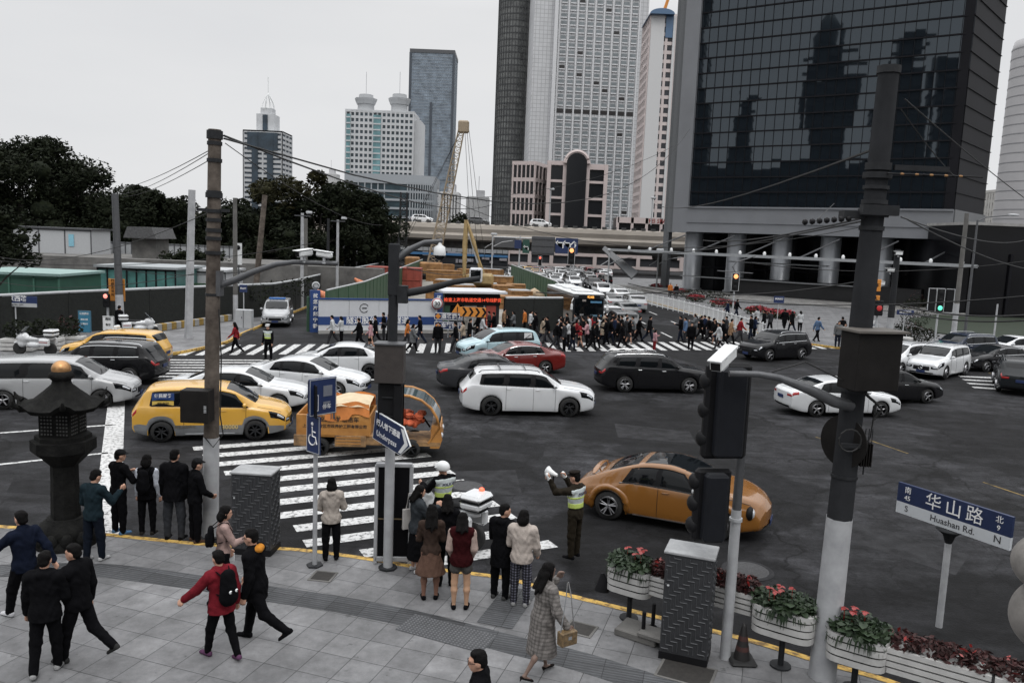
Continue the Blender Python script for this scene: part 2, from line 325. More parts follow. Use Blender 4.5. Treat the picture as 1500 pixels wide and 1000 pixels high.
# near zebra: stripe ends run from the left line to the right line
A0, A1 = Vector(GR(283, 657)), Vector(GR(447, 786)); B0, B1 = Vector(GR(634, 670)), Vector(GR(812, 797))
d = (Vector(GR(426, 646))-Vector(GR(282, 657))).normalized(); d = (d+(Vector(GR(541, 776))-Vector(GR(450, 788))).normalized()*1).normalized(); nrm = Vector((d.y, -d.x))
def isect(p, d1, q, d2):
 den = d1.x*d2.y-d1.y*d2.x; t = ((q-p).x*d2.y-(q-p).y*d2.x)/den; return p+d1*t
lst = []
for k in range(14):
 p = A0+nrm*(k*.93); l = isect(p, d, A0, A1-A0); r = isect(p, d, B0, B1-B0)
 if (l-A0).length > (A1-A0).length+.3: l = p-d*.2+d*(k-8)*0.0; l = isect(p, d, Vector(GR(440, 795)), Vector(GR(760, 850))-Vector(GR(440, 795)))
 if (r-l).dot(d) > .4 and (r-B0).length < (B1-B0).length+.4: lst.append((tuple(l), tuple(r)))
bars(lst, .42, 'crossing_marking')
# far crossing: bars along the street
lst = []
a0, a1 = Vector((-16.6, 39.6)), Vector((22.5, 53.6))
for k in range(52):
 p = a0+(a1-a0)*(k/51.0); lst.append(((p.x, p.y), (p.x-.25, p.y+3.9)))
bars(lst, .40, 'crossing_marking')
# left crossing (rows seen edge-on)
q0, q1, q2, q3 = (Vector(GR(*p)) for p in ((236, 527), (232, 556), (520, 528), (560, 556)))
bars([(tuple(q0+(q1-q0)*k/7), tuple(q2+(q3-q2)*k/7)) for k in range(8)], .30, 'crossing_marking')
# lower right crossing on the far side of the side road
q0, q1, q2, q3 = (Vector(GR(*p)) for p in ((1405, 551), (1425, 567), (1600, 560), (1620, 580)))
bars([(tuple(q0+(q1-q0)*k/3), tuple(q2+(q3-q2)*k/3)) for k in range(4)], .4, 'crossing_marking')
bar(GR(172, 570), GR(155, 790), .55, 'stop_line')
for a, c in (((0, 598), (158, 592)), ((0, 634), (166, 622)), ((0, 680), (158, 663))): bar(Vector(GR(*a))*1.0+(Vector(GR(*a))-Vector(GR(*c)))*3, GR(*c), .14, 'lane_line')
lst = []
for a, c in (((1275, 645), (1330, 664)), ((1440, 706), (1530, 736)), ((1195, 640), (1205, 643)), ((1048, 553), (1064, 562)), ((1448, 546), (1500, 560))): lst.append((GR(*a), GR(*c)))
bars(lst, .08, 'lane_line', mat('faded_yellow', (.03, .025, .015), .8, scale=5, col2=(.22, .15, .05), spec=.2))
lst = []
for k in range(9):
 y = 56+k*9;
 for x0 in (11.3, 14.2): lst.append(((x0-(y-56)*.045, y), (x0-(y-56)*.045-.2, y+3.2)))
bars(lst, .15, 'lane_line')
# repair patches in the asphalt
for i, (q, m_) in enumerate(((((900, 620), (1010, 632), (1020, 650), (905, 640)), M_patch2), (((1090, 690), (1200, 712), (1185, 742), (1075, 715)), M_patch), (((690, 640), (800, 650), (795, 668), (688, 655)), M_patch), (((1240, 760), (1420, 812), (1400, 842), (1220, 785)), M_patch2), (((655, 690), (755, 688), (765, 724), (668, 728)), M_patch2), (((20, 700), (120, 706), (115, 728), (10, 720)), M_patch), (((540, 575), (640, 590), (650, 598), (560, 590)), M_patch2))):
 flat(ccw([GR(*p) for p in q]), ROAD+.002, 'road_patch', m_)
# manholes
def manhole(px, r, label):
 x, y = GR(*px); t = thing('manhole', (x, y, ROAD+.006), label, 'manhole cover')
 b = MB(); b.lathe([(r, 0), (r, .008), (r-.05, .012), (r-.06, .006), (0, .008)], n=32); b.build('cover', mat('cast_iron', (.05, .05, .052), .6, .4, var=.4, scale=30, bump=.6, bscale=80), t)
 b = MB(); b.lathe([(r+.10, 0), (r+.09, .005), (r+.01, .006)], n=32); b.build('frame', M_patch2, t)
manhole((1095, 835), .42, 'round manhole cover in the road behind the right planters')
manhole((684, 712), .42, 'round manhole cover beside the white motorcycle')
manhole((668, 752), .38, 'round manhole cover right of the motorcycle, nearer the kerb')
def cover(px, w, d_, rz, label):
 x, y = G(*px); t = thing('inspection_cover', (x, y, .002), label, 'inspection cover', rz)
 b = MB(); b.box((0, 0, .004), (w, d_, .008)); b.build('lid', mat('rusty_lid', (.02, .018, .016), .8, var=.4, scale=12), t)
 b = MB(); [b.box(c, s) for c, s in (((0, d_/2+.02, .005), (w+.08, .04, .01)), ((0, -d_/2-.02, .005), (w+.08, .04, .01)), ((w/2+.02, 0, .005), (.04, d_, .01)), ((-w/2-.02, 0, .005), (.04, d_, .01)))]; b.build('rim', M_conc2, t)
cover((473, 844), .36, .36, R_(-8), 'small dark square cover by the foot of the disabled-parking sign')
cover((850, 921), .42, .36, R_(-25), 'square cover behind the handbag of the woman in the grey coat')
cover((1005, 985), .75, .55, R_(-25), 'dark rectangular cover in front of the right cabinet')
# far left pavement, right plaza
FL = [(-90, 36)]+[G(*p) for p in ((-40, 540), (100, 535), (239, 518), (275, 513), (332, 500), (348, 491), (381, 477), (420, 461), (452, 448))]+[(-14, 100)]
b = MB(); b.prism(ccw(FL+[(-90, 100)]), ROAD-.2, 0); struct(b.build('far_pavement', M_slab))
strip(smooth(FL[2:-1], 3), -.01, .12, ROAD, .012, 'kerb', M_marky)
FR = [(8.0, 150)]+[G(*p) for p in ((915, 430), (932, 435), (1000, 454), (1060, 471), (1113, 487), (1150, 498), (1235, 509), (1312, 516), (1345, 518), (1420, 524), (1600, 545))]
b = MB(); b.prism(ccw(FR+[(140, 40), (140, 150)]), ROAD-.2, 0); struct(b.build('plaza_pavement', M_slab))
strip(FR[:-1], -.13, .01, ROAD, .012, 'kerb', M_marky)
b = MB(); g0 = [G(*p) for p in ((1330, 468), (1345, 478), (1370, 488), (1420, 494), (1520, 500), (1520, 462), (1400, 458))]; b.prism(ccw(g0), 0.0, .08); o = b.build('lawn', mat('lawn_green', (.010, .018, .007), .9, var=.3, scale=3)); o['kind'] = 'stuff'
# ---------------------------------------------------------------- trees
M_leaf = mat('foliage_dark', (.005, .0075, .004), .85, scale=.9, col2=(.013, .017, .007), spec=.15)
M_leaf2 = mat('foliage_olive', (.010, .011, .005), .85, scale=.7, col2=(.030, .028, .010), spec=.15)
M_bark = mat('bark', (.03, .026, .022), .9, var=.3, scale=8, bump=.6)
def leafcloud(mb, blobs, n, s, rnd):
 A = rnd.random;
 for k in range(n):
  c, r = blobs[int(A()*len(blobs))]; u = Vector((rnd.gauss(0, 1), rnd.gauss(0, 1), rnd.gauss(0, 1))); u.normalize()
  rad = (.55+.5*A()**.6); p = Vector((c[0]+u.x*r[0]*rad, c[1]+u.y*r[1]*rad, c[2]+u.z*r[2]*rad)); q = s*(.5+A())
  a = Vector((rnd.gauss(0, 1), rnd.gauss(0, 1), rnd.gauss(0, .6))).normalized(); b_ = a.cross(Vector((rnd.gauss(0, 1), rnd.gauss(0, 1), rnd.gauss(0, 1)))).normalized()
  mb.add([p-a*q, p-b_*q*.45, p+a*q, p+b_*q*.45], [(0, 1, 2, 3)], 0)
def tree(loc, h, w, label, seed=1, m=None, n=9000, s=.19, group='trees behind the site wall', low=.25, tall=1.0):
 rnd = random.Random(seed); t = thing('tree', loc, label, 'tree', 0, group); blobs = []
 for k in range(26):
  a = rnd.random()*6.28; z = low+(1-low)*rnd.random()**.8; rr = w/2*math.sqrt(max(.05, 1-((z-.55)/.55)**2))*rnd.random()**.5
  q = w*(.10+.11*rnd.random()); blobs.append(((math.cos(a)*rr, math.sin(a)*rr, z*h-q*.6), (q, q, q*.8*tall)))
 mb = MB(); leafcloud(mb, blobs, n, s, rnd); [mb.sph(c, tuple(q*.42 for q in r), 0, 7, 5) for c, r in blobs]; mb.build('crown', m or M_leaf, t)
 b = MB(); b.tube([(0, 0, 0), (.1, 0, h*.25), (0, .1, h*.5), (0, 0, h*.8)], [h*.025, h*.02, h*.014, h*.005], 10)
 for k in range(0, 26, 2):
  c = blobs[k][0]; b.tube([(0, 0, h*(.2+.02*k*.5)), (c[0]*.5, c[1]*.5, c[2]*.75), c], [h*.009, h*.006, h*.002], 5)
 b.build('trunk', M_bark, t); return t
def treeat(px, pytop, Yd, w, label, **k):
 p = Y(px, pytop, Yd); return tree((p[0], Yd, 0), p[2], w, label, **k)
T1 = [(px, py, max(Yd+8, 97), w_*1.35, a, b) for px, py, Yd, w_, a, b in ((-40, 205, 96, 13, 1, 0), (25, 196, 96, 13, 2, 0), (62, 205, 99, 10, 3, 0), (112, 232, 98, 10, 4, 0), (150, 300, 99, 9, 5, 0), (215, 268, 98, 9, 6, 0), (255, 282, 99, 8, 7, 0), (300, 310, 100, 8, 8, 0), (345, 292, 100, 9, 9, 0), (400, 285, 98, 9, 13, 0), (432, 248, 96, 9, 10, 1), (470, 268, 94, 9, 11, 0), (520, 276, 100, 8, 12, 0), (538, 300, 108, 5, 14, 0), (185, 300, 96, 9, 15, 0), (380, 310, 90, 9, 16, 0))]
TL = ['dark tree at the left edge of the picture', 'tallest dark tree behind the white container', 'dark tree between the tallest one and the grey pole', 'dark tree with spiky top left of the grey lamp post', 'low dark tree behind the grey lamp post', 'dark tree behind the grey hut', 'loose tree between grey hut and white pole', 'dark tree behind the white pole', 'dark tree right of the timber pole', 'dark tree in front of the left striped tower', 'olive tree rising before the white banded tower', 'broad dark tree right of the olive one', 'dark tree left of the curved glass block', 'dark tree at the end of the row by the flyover', 'wide low tree left of the grey hut', 'wide low tree beside the leaning pole']
for (px, py, Yd, w_, sd, ol), lb in zip(T1, TL): treeat(px, py, Yd, w_, lb, seed=sd, m=M_leaf2 if ol else M_leaf, n=15000, s=.24, low=.06)
p = Y(8, 352, 44); tree((p[0]-1.3, 44, 0), 7.2, 4.6, 'near dark tree hanging over the green shed at the left edge', seed=31, n=5000, s=.13, low=.62)
for px, py, Yd, w_, sd, lb in ((677, 312, 210, 9, 41, 'small dark tree left of the dark round tower'), (705, 318, 230, 9, 42, 'small dark tree against the foot of the dark round tower')): treeat(px, py, Yd, w_, lb, seed=sd, n=1500, s=.4, group=None)
# ---------------------------------------------------------------- facades
def glassm(name, col, rough=.12, spec=.5, sc=.15, v=.5): return mat(name, col, rough, var=v, scale=sc, spec=spec)
def grid_faces(mb, W, D, z0, z1, nx, ny, nz, pw, ph, out=.25, mi=0, faces='flr', rnd=None):
 """piers and spandrels standing proud of a W x D core"""
 h = (z1-z0)
 for face in faces:
  ln = W if face in 'fb' else D; n = nx if face in 'fb' else ny
  def put(u, z, du, dz, o):
   if face == 'f': mb.box((u, -D/2-o/2, z), (du, o, dz), mi)
   elif face == 'l': mb.box((-W/2-o/2, u, z), (o, du, dz), mi)
   elif face == 'r': mb.box((W/2+o/2, u, z), (o, du, dz), mi)
  if n:
   for i in range(n+1): put(-ln/2+ln*i/n, (z0+z1)/2, pw, h, out)
  for k in range(nz+1): put(0, z0+h*k/nz, ln+(out*2 if face == 'f' else 0), ph, out*.8)
def tower(pl, pr, pt, Yd, depth, nm, label, nfl, ncol, wallc, glc, pw, ph, rz=0, ncol2=None, z0=0, crown=None, out=.3, grough=.15, faces='flr'):
 a, c = Y(pl, pt, Yd), Y(pr, pt, Yd); W = c[0]-a[0]; H_ = (a[2]+c[2])/2; cx = (a[0]+c[0])/2
 t = thing(nm, (cx, Yd+depth/2, 0), label, 'building', rz)
 b = MB(); b.box((0, 0, H_/2), (W, depth, H_)); b.build('glazing', glassm('glaz_'+nm+str(int(pl)), glc, grough), t)
 b = MB(); grid_faces(b, W, depth, z0, H_, ncol, ncol2 if ncol2 is not None else max(2, int(ncol*depth/W)), nfl, pw, ph, out, faces=faces); b.build('wall', mat('wall_'+nm+str(int(pl)), wallc, .7, var=.05, scale=.2), t)
 b = MB(); b.box((0, 0, H_+.4), (W+.8, depth+.8, .8)); b.build('roof', mat('wall_'+nm+str(int(pl)), wallc), t)
 return t, W, H_
cW = (.50, .51, .52); cP = (.50, .43, .41)
# white banded tower with a spire
t, W, Hh = tower(357, 413, 193, 520, 22, 'tower', 'white banded tower with a dark glass middle and spire on the left', 22, 4, (.42, .43, .44), (.03, .045, .06), 1.0, 1.7, out=.5)
b = MB(); b.box((-W*.2, -11.5, Hh*.49), (W*.16, 1.2, Hh*.98)); b.box((W*.2, -11.5, Hh*.49), (W*.16, 1.2, Hh*.98)); b.box((0, -11.3, Hh-6), (W*.8, 1.0, 11)); b.build('dark_glass_strip', glassm('g_spire', (.02, .035, .05)), t)
zt = Y(384, 165, 520)[2]; b = MB(); b.box((0, 0, (Hh+zt)/2), (W*.47, 12, zt-Hh)); b.box((0, 0, zt+2), (W*.30, 8, 4)); b.build('upper_block', mat('up_white', (.45, .46, .47), .6, var=.1, scale=.3), t)
b = MB(); b.box((0, -6.2, (Hh+zt)/2), (W*.13, .6, (zt-Hh)*.9)); b.build('dark_glass_strip', glassm('g_spire', (.02, .035, .05)), t)
b = MB()
for k in range(8):
 a = k*math.pi/4; b.tube([(4.2*math.cos(a), 4.2*math.sin(a), zt+4), (3.3*math.cos(a), 3.3*math.sin(a), zt+8), (0, 0, zt+14)], .25, 5)
b.tube([(0, 0, zt+13), (0, 0, zt+24)], .2, 5); b.build('spire', M_white, t)
# tall blue-grey glass tower
t, W, Hh = tower(601, 666, 78, 760, 38, 'skyscraper', 'tall blue-grey glass skyscraper behind the twin-topped block', 58, 22, (.22, .25, .28), (.16, .195, .235), .15, .55, out=.2, grough=.35)
b = MB()
for s in (-1, 1): b.box((s*W*.49, -19.4, Hh*.5), (W*.05, 1.5, Hh));
b.box((0, -19.6, Hh*.47), (W*.05, .7, Hh*.55)); b.build('dark_edge', mat('edge_dark', (.05, .06, .075)), t)
b = MB(); b.box((0, 0, Hh+1.6), (W*1.02, 39, 3.2)); b.build('parapet', M_grey, t)
# twin-topped block
t, W, Hh = tower(507, 606, 164, 430, 22, 'apartment_block', 'white and teal apartment block with two winged roof turrets', 23, 15, (.50, .51, .52), (.035, .05, .06), .85, 1.35, out=.4)
M_teal = glassm('teal_glass', (.13, .25, .27), .2)
for x0, x1 in ((-.49, -.43), (-.09, .02)):
 b = MB(); b.box(((x0+x1)/2*W, -11.6, Hh*.49), ((x1-x0)*W, .5, Hh*.97));
 b.build('teal_glass_strip', M_teal, t)
b = MB()
for x0, x1 in ((-.49, -.43), (-.09, .02)):
 for k in range(24): b.box(((x0+x1)/2*W, -11.9, Hh*k/23-.3), ((x1-x0)*W, .3, .7))
b.build('spandrel_strip', mat('wall_apartment_block507'), t)
b = MB(); b.box((W*.55, 2, Hh*.48), (W*.1, 20, Hh*.95)); b.build('side_wing', mat('wall_apartment_block507'), t)
for px in (536, 585):
 p = Y(px, 164, 441); x = p[0]-t.location.x; hz = Y(px, 145, 441)[2]-Hh; b = MB()
 b.lathe([(5.2, 0), (4.6, 1), (4.4, hz*.55), (4.8, hz*.6)], (x, 0, Hh), 8); b.lathe([(4.9, hz*.62), (5.9, hz*.90), (6.1, hz*1.0), (5.6, hz*.98), (4, hz*.95), (3.8, hz*1.25), (0, hz*1.3)], (x, 0, Hh), 8, sm=False); b.tube([(x, 0, Hh+hz), (x, 0, Hh+hz+14)], .12, 4); b.build('turret', mat('turret_grey', (.36, .37, .38), .6), t)
# curved glass office block
a, c = Y(503, 262, 340), Y(636, 262, 340); W = c[0]-a[0]; Hh = a[2]; cx = (a[0]+c[0])/2
t = thing('office_block', (cx, 352, 0), 'low curved office block with dark window bands before the twin-topped block', 'building')
def curve_pts(W, n=20, dp=8):
 o = [(-W/2, -dp)];
 for k in range(n+1):
  q = -math.pi*.5+k/n*math.pi*.62; o.append((W*.20+W*.30*math.cos(q)*1.0, -dp-1+dp*1.2*(1+math.sin(q))-3*(1-abs(math.sin(q)))))
 return o+[(W*.48, 18), (-W/2, 18)]
cp = curve_pts(W); b = MB(); b.prism(cp, 0, Hh); b.build('glazing', glassm('g_curve', (.035, .055, .065), .2), t)
b = MB(); cpo = [(x*1.012, y*1.02-.25) for x, y in cp]
for k in range(8): b.prism(cpo, Hh*(k+1)/8-1.0, Hh*(k+1)/8-.1+(3.0 if k == 7 else 0))
for x, y in offset(cp[:-2], -.3): b.box((x, y, Hh/2), (.4, .6, Hh))
for k in range(9): b.box((-W/2+W*.66*k/9, -8.4, Hh/2), (.5, .6, Hh))
b.build('wall', mat('curve_white', (.30, .32, .34), .5), t)
for px, pt, Yd, wd, lb, nm in ((658, 285, 330, 42, 'small white apartment block behind the crane', 'house'), (700, 291, 420, 50, 'pale stepped block left of the dark round tower', 'house'), (482, 256, 640, 32, 'small pale tower with antenna over the trees', 'tower')):
 t, W, Hh = tower(px-wd/2*.6, px+wd/2*.6, pt, Yd, 14, nm, lb, 9, 6, (.48, .48, .48), (.06, .07, .08), 1.6, 2.2)
 b = MB(); b.box((W*.1, 0, Hh+2.5), (W*.4, 6, 4)); b.tube([(0, 0, Hh), (0, 0, Hh+12)], .15, 4); b.build('roof_house', mat('pale_block', (.4, .4, .41)), t)
# dark round tower
a, c = Y(719, 320, 380), Y(770, 320, 380); W = c[0]-a[0]; cx = (a[0]+c[0])/2; Rr = W*.62
t = thing('round_tower', (cx, 380+Rr, 0), 'dark bronze glass tower with a curved front beside the white high-rise', 'building')
Hh = Y(745, -60, 380)[2]; npz = 34
b = MB(); arc = [(W/2*math.sin(q)*1.0, -Rr*.75*math.cos(q)) for q in [(-90+i*10)*math.pi/180 for i in range(19)]]+[(W/2, 12), (-W/2, 12)]
b.prism(arc, 0, Hh); b.build('glazing', mat('bronze_glass', (.05, .052, .052), .25, scale=.35, col2=(.16, .165, .16), spec=.5), t)
b = MB(); arco = [(x*1.015, y*1.02) for x, y in arc]
for k in range(46): b.prism(arco, Hh*k/46, Hh*k/46+.55)
for x, y in arc[:19]: b.box((x*1.01, y*1.01, Hh/2), (.28, .5, Hh))
b.build('floor_bands', mat('band_dark', (.04, .042, .044)), t)
# white high-rise
a, c = Y(768, 300, 355), Y(948-16, 300, 355); W = c[0]-a[0]; cx = (a[0]+c[0])/2; Hh = Y(850, -70, 355)[2]
t = thing('high_rise', (cx, 370, 0), 'huge pale grey hotel high-rise with rows of square windows', 'building', R_(4))
Mt = mat('pale_tiles', (.50, .505, .515), .6, scale=.3, var=.06)
def tiles(m, w_, h_, dark):
 n = m.node_tree; K = n.links.new; b = n.nodes['Principled BSDF']; src = b.inputs['Base Color'].links[0].from_socket; tc_ = n.nodes.new('ShaderNodeTexCoord')
 mp_ = n.nodes.new('ShaderNodeMapping'); mp_.inputs['Rotation'].default_value = (math.pi/2, 0, 0); K(tc_.outputs['Object'], mp_.inputs[0])
 br = n.nodes.new('ShaderNodeTexBrick'); br.offset = 0; br.inputs['Scale'].default_value = 1; br.inputs['Brick Width'].default_value = w_; br.inputs['Row Height'].default_value = h_; br.inputs['Mortar Size'].default_value = h_*.06
 br.inputs['Color1'].default_value = (1, 1, 1, 1); br.inputs['Color2'].default_value = (.93, .93, .93, 1); br.inputs['Mortar'].default_value = (dark, dark, dark, 1); K(mp_.outputs[0], br.inputs[0])
 mm = n.nodes.new('ShaderNodeMix'); mm.data_type = 'RGBA'; mm.blend_type = 'MULTIPLY'; mm.inputs[0].default_value = 1; K(src, mm.inputs[6]); K(br.outputs[0], mm.inputs[7]); K(mm.outputs[2], b.inputs['Base Color'])
tiles(Mt, 1.7, 1.7, .6)
b = MB(); b.box((0, 0, Hh/2), (W, 28, Hh)); b.build('wall', Mt, t)
x0, x1 = -W*.28, W*.42; nfl = 42; nc = 9; M_win = mat('hotel_window', (.17, .19, .20), .35, var=.25, scale=.4); M_wd = mat('open_window_dark', (.015, .013, .013), .4)
rnd = random.Random(5); fh = Hh/nfl; cw = (x1-x0)/nc; b1 = MB(); b2 = MB(); bd = MB(); nwin = 0
for k in range(nfl):
 for i in range(nc):
  x = x0+cw*(i+.5); z = fh*(k+.5)
  if k == 20: b2 = MB(); b2.box((x, -14.15, z), (cw*.75, .2, fh*.55)); b2.build('louvre_window', M_wd, t); continue
  dk = rnd.random() < .05
  if dk: b2 = MB()
  (b2 if dk else b1).box((x, -14.15, z), (cw*.60, .2, fh*.52)); bd.box((x, -14.25, z-fh*.30), (cw*.66, .35, fh*.16))
  if dk: b2.build('open_window', M_wd, t)
o = b1.build('window_glazing', M_win, t); o['kind'] = 'stuff'
for i in range(nc+1): bd.box((x0+cw*i, -14.3, Hh/2), (cw*.16, .6, Hh))
bd.box((x0-1.6, -15.2, Hh/2), (1.5, 2.5, Hh)); bd.build('ribs', mat('rib_pale', (.54, .545, .555), .6), t)
# pink office podium with dark arch
a, c = Y(800, 300, 235), Y(888, 300, 235); W = c[0]-a[0]; cx = (a[0]+c[0])/2; Hh = Y(850, 240, 235)[2]
t = thing('arched_building', (cx, 247, 0), 'pink framed office building with a tall dark glass arch', 'building')
M_pk = mat('pink_stone', (.47, .40, .385), .7, var=.06, scale=.3); M_dk = mat('arch_glass', (.008, .009, .011), .25, var=.1)
b = MB(); b.box((0, 0, Hh/2), (W-.4, 24, Hh-.4)); b.build('glazing', M_dk, t)
b = MB()
for x in (-W/2+.4, -W*.215, W*.165, W/2-.6): b.box((x, -12.2, Hh/2), (1.1, .8, Hh))
for k in range(7):
 z = Hh*k/6-.35; b.box((-W*.36, -12.15, z), (W*.30, .6, .7)); b.box((W*.33, -12.15, z), (W*.34, .6, .7))
b.box((-W*.36, -12, Hh), (W*.30, 1, 1.1)); b.box((W*.33, -12, Hh-1), (W*.34, 1, 1.1)); b.build('wall', M_pk, t)
ar = [(-W*.19, 0), (W*.14, 0)]+[(-W*.025+W*.165*math.cos(q), Hh*1.0+W*.165*math.sin(q)) for q in [i*math.pi/14 for i in range(15)]]
b = MB(); b.prism([(x, z) for x, z in ar], 0, 1.2, 0, Matrix(((1, 0, 0, 0), (0, 0, -1, -12.2), (0, 1, 0, 0), (0, 0, 0, 1)))); b.build('arch_window', M_dk, t)
b = MB(); b.tube([(-W*.025+W*.19*math.cos(q), -12.9, Hh+W*.19*math.sin(q)) for q in [i*math.pi/14 for i in range(15)]], .62, 6); b.build('arch_surround', M_pk, t)
a2, c2 = Y(766, 300, 245), Y(800, 300, 235); W2 = c2[0]-a2[0]
t2 = thing('side_block', ((a2[0]+c2[0])/2, 249, 0), 'slanted pink wing with windows left of the dark arch', 'building', R_(-20))
H2 = Y(790, 240, 240)[2]; b = MB(); b.box((0, 0, H2/2), (W2, 20, H2)); b.build('glazing', M_dk, t2); b = MB(); grid_faces(b, W2, 20, 0, H2, 5, 6, 6, .32, 1.1, .4, faces='flr'); b.build('wall', M_pk, t2)
# pink tower
t, W, Hh = tower(954, 990, 24, 300, 18, 'pink_tower', 'pink tower with blue glass top and a column of windows', 28, 3, (.52, .455, .44), (.02, .022, .028), .9, 1.2, out=.3)
b = MB(); b.box((-W*.22, -9.4, Hh*.5), (W*.55, .9, Hh)); b.box((W*.46, -9.4, Hh*.5), (W*.09, .9, Hh)); b.build('wall_panel', mat('wall_pink_tower938'), t)
b = MB(); b.box((W*.26, -9.2, Hh-3), (W*.3, .8, 9)); b.prism([(W*.0+W*.5*math.cos(q)-0, Hh+W*.22*math.sin(q)) for q in [i*math.pi/12 for i in range(13)]], 0, 20, 0, Matrix(((1, 0, 0, -W*.1), (0, 0, -1, 8), (0, 1, 0, 0), (0, 0, 0, 1)))); b.build('glass_top', mat('blue_top', (.07, .13, .22), .3), t)
b = MB(); b.tube([(W*.1, 0, Hh+1), (W*.5, 0, Hh+14)], .5, 5); b.tube([(W*.1, 0, Hh+3), (W*.5, 0, Hh+15)], .3, 5); b.build('roof_crane_arm', M_orange, t)
# ---------------------------------------------------------------- flyover and what is under it
a, c = Y(540, 322, 165), Y(990, 340, 165); z = (a[2]+c[2])/2; t = thing('flyover', (0, 165, 0), 'beige concrete flyover crossing the street in the distance', 'flyover')
b = MB(); pr = [(0, z-3.6), (-.8, z-3.2), (-1.0, z-2.4), (-.55, z-1.9), (-.75, z-1.0), (-.45, z-.15), (0, z)]
sec = pr+[(14, z), (14, z-3.6)]
b.prism([(y, zz) for y, zz in sec], -75, 75, 0, Matrix(((0, 0, 1, 0), (1, 0, 0, 0), (0, 1, 0, 0), (0, 0, 0, 1)))); b.build('deck', mat('flyover_beige', (.30, .27, .235), .8, var=.12, scale=.15), t)
b = MB(); b.box((0, 7, z-4.3), (150, 9, 1.6)); b.build('girder', M_conc2, t)
b = MB()
for k in range(-37, 38): b.box((k*2, -.1, z+.22), (.9, .3, .45))
b.build('parapet', mat('parapet_dark', (.05, .05, .05)), t)
for x in (-52, -30, 32, 54):
 b = MB(); b.box((x, 7, (z-5)/2), (2.2, 2.2, z-5), b=.2); b.box((x, 7, z-5.4), (5, 3, 1.0), b=.2); b.build('pillar', M_conc2, t)
def frontage(pl, pr_, pt, Yd, nm, label, c, d=6):
 a, q = Y(pl, pt, Yd), Y(pr_, pt, Yd); t = thing(nm, ((a[0]+q[0])/2, Yd+d/2, 0), label, 'building'); W = q[0]-a[0]; H_ = a[2]
 b = MB(); b.box((0, 0, H_/2), (W, d, H_)); b.build('wall', c, t); return t, W, H_
t, W, H_ = frontage(545, 745, 353, 190, 'shop_row', 'long low shop row with pale panels and a blue stripe under the flyover', mat('dark_front', (.02, .022, .027), .5, var=.3, scale=.3))
b = MB();
for k in range(24): b.box((-W/2+W*(k+.5)/24, -3.1, H_-.9), (W/26, .2, 1.7))
b.build('panel_row', mat('pale_panel', (.30, .31, .32)), t); b = MB(); b.box((0, -3.2, H_-2.4), (W, .3, .55)); b.build('blue_stripe', mat('stripe_blue', (.06, .17, .34), .5), t)
rnd = random.Random(3); b = MB()
for k in range(16): b.box((-W/2+W*rnd.random(), -3.2, rnd.random()*H_*.45+.5), (.5+2*rnd.random(), .2, .4+.6*rnd.random()))
b.build('shop_sign', mat('shop_mixed', (.18, .12, .10), .5, scale=.2, col2=(.35, .36, .4)), t)
t, W, H_ = frontage(745, 1000, 352, 200, 'colonnade', 'low pink framed arcade behind the street under the flyover', mat('dark_front'))
b = MB()
for k in range(9): b.box((-W/2+W*k/8, -3.3, H_/2), (.9, .6, H_))
for zz in (H_-.4, H_*.52, .3): b.box((0, -3.2, zz), (W, .5, .8))
b.build('frame', M_pk, t)
t, W, H_ = frontage(905, 990, 318, 215, 'spa_building', 'low pink building with red lettering behind the flyover', M_dk, 10)
b = MB()
for k in range(5): b.box((-W/2+W*k/4, -5.3, H_/2), (.7, .6, H_))
b.box((0, -5.3, H_-.7), (W, .6, 1.5)); b.box((0, -5.3, H_-4), (W, .6, .5)); b.build('frame', M_pk, t)
text('lettering', 'FEI SPA', 1.5, mat('red_text', (.20, .03, .03), .6), t, face_M((W*.18, -5.62, H_-.75)), .02, True)
# ---------------------------------------------------------------- the big glass building
PA = Vector((*G(985, 428), 0)); PA = Vector((Y(988, 304, 112)[0], 112, 0)); tR = (1392-750)/1167
def azx(px, Yd, py=300): return Y(px, py, Yd)[0]
PB = Vector((azx(1398, 93, 304), 93, 0)); fx = (PB-PA); Wf = fx.length; ang = math.atan2(fx.y, fx.x)
t = thing('glass_building', tuple(PA), 'huge dark glass office building on columns at the right, mirroring towers', 'building', ang)
zb = Y(1007, 303, 112)[2]; ztop = Y(1200, -420, 95)[2]; zs = Y(990, 340, 112)[2]
M_pan = mat('pale_metal_panel', (.27, .28, .30), .45, .1, scale=.3, var=.08); tiles(M_pan, 1.5, 20, .55)
M_mir = mat('mirror_glass', (.006, .008, .011), .02, var=.1, scale=.3, spec=.5); M_mir.node_tree.nodes['Principled BSDF'].inputs['IOR'].default_value = 1.76; M_mir.node_tree.nodes['Principled BSDF'].inputs['Specular Tint'].default_value = (.78, .90, 1.0, 1)
ex = 2.1; nxp, nzp = 27, int((ztop-zb)/1.95); x0, x1 = ex, Wf+.0
rnd = random.Random(9); b = MB(); pwid = (x1-x0)/nxp; phei = (ztop-zb)/nzp; mm_ = MB()
for i in range(nxp):
 for k in range(nzp):
  cx, cz = x0+pwid*(i+.5), zb+phei*(k+.5); ax = rnd.gauss(0, .0022)+.004*math.sin(i*.9+k*.35); az = rnd.gauss(0, .0022)+.005*math.sin(i*.5-k*.5)
  vs = []
  for sx, sz in ((-1, -1), (1, -1), (1, 1), (-1, 1)):
   vs.append((cx+sx*pwid/2, .25+sx*pwid/2*az+sz*phei/2*ax, cz+sz*phei/2))
  b.add(vs, [(0, 1, 2, 3)])
b.build('glazing', M_mir, t)
for i in range(nxp+1): mm_.box((x0+pwid*i, .22, (zb+ztop)/2), (.05, .12, ztop-zb))
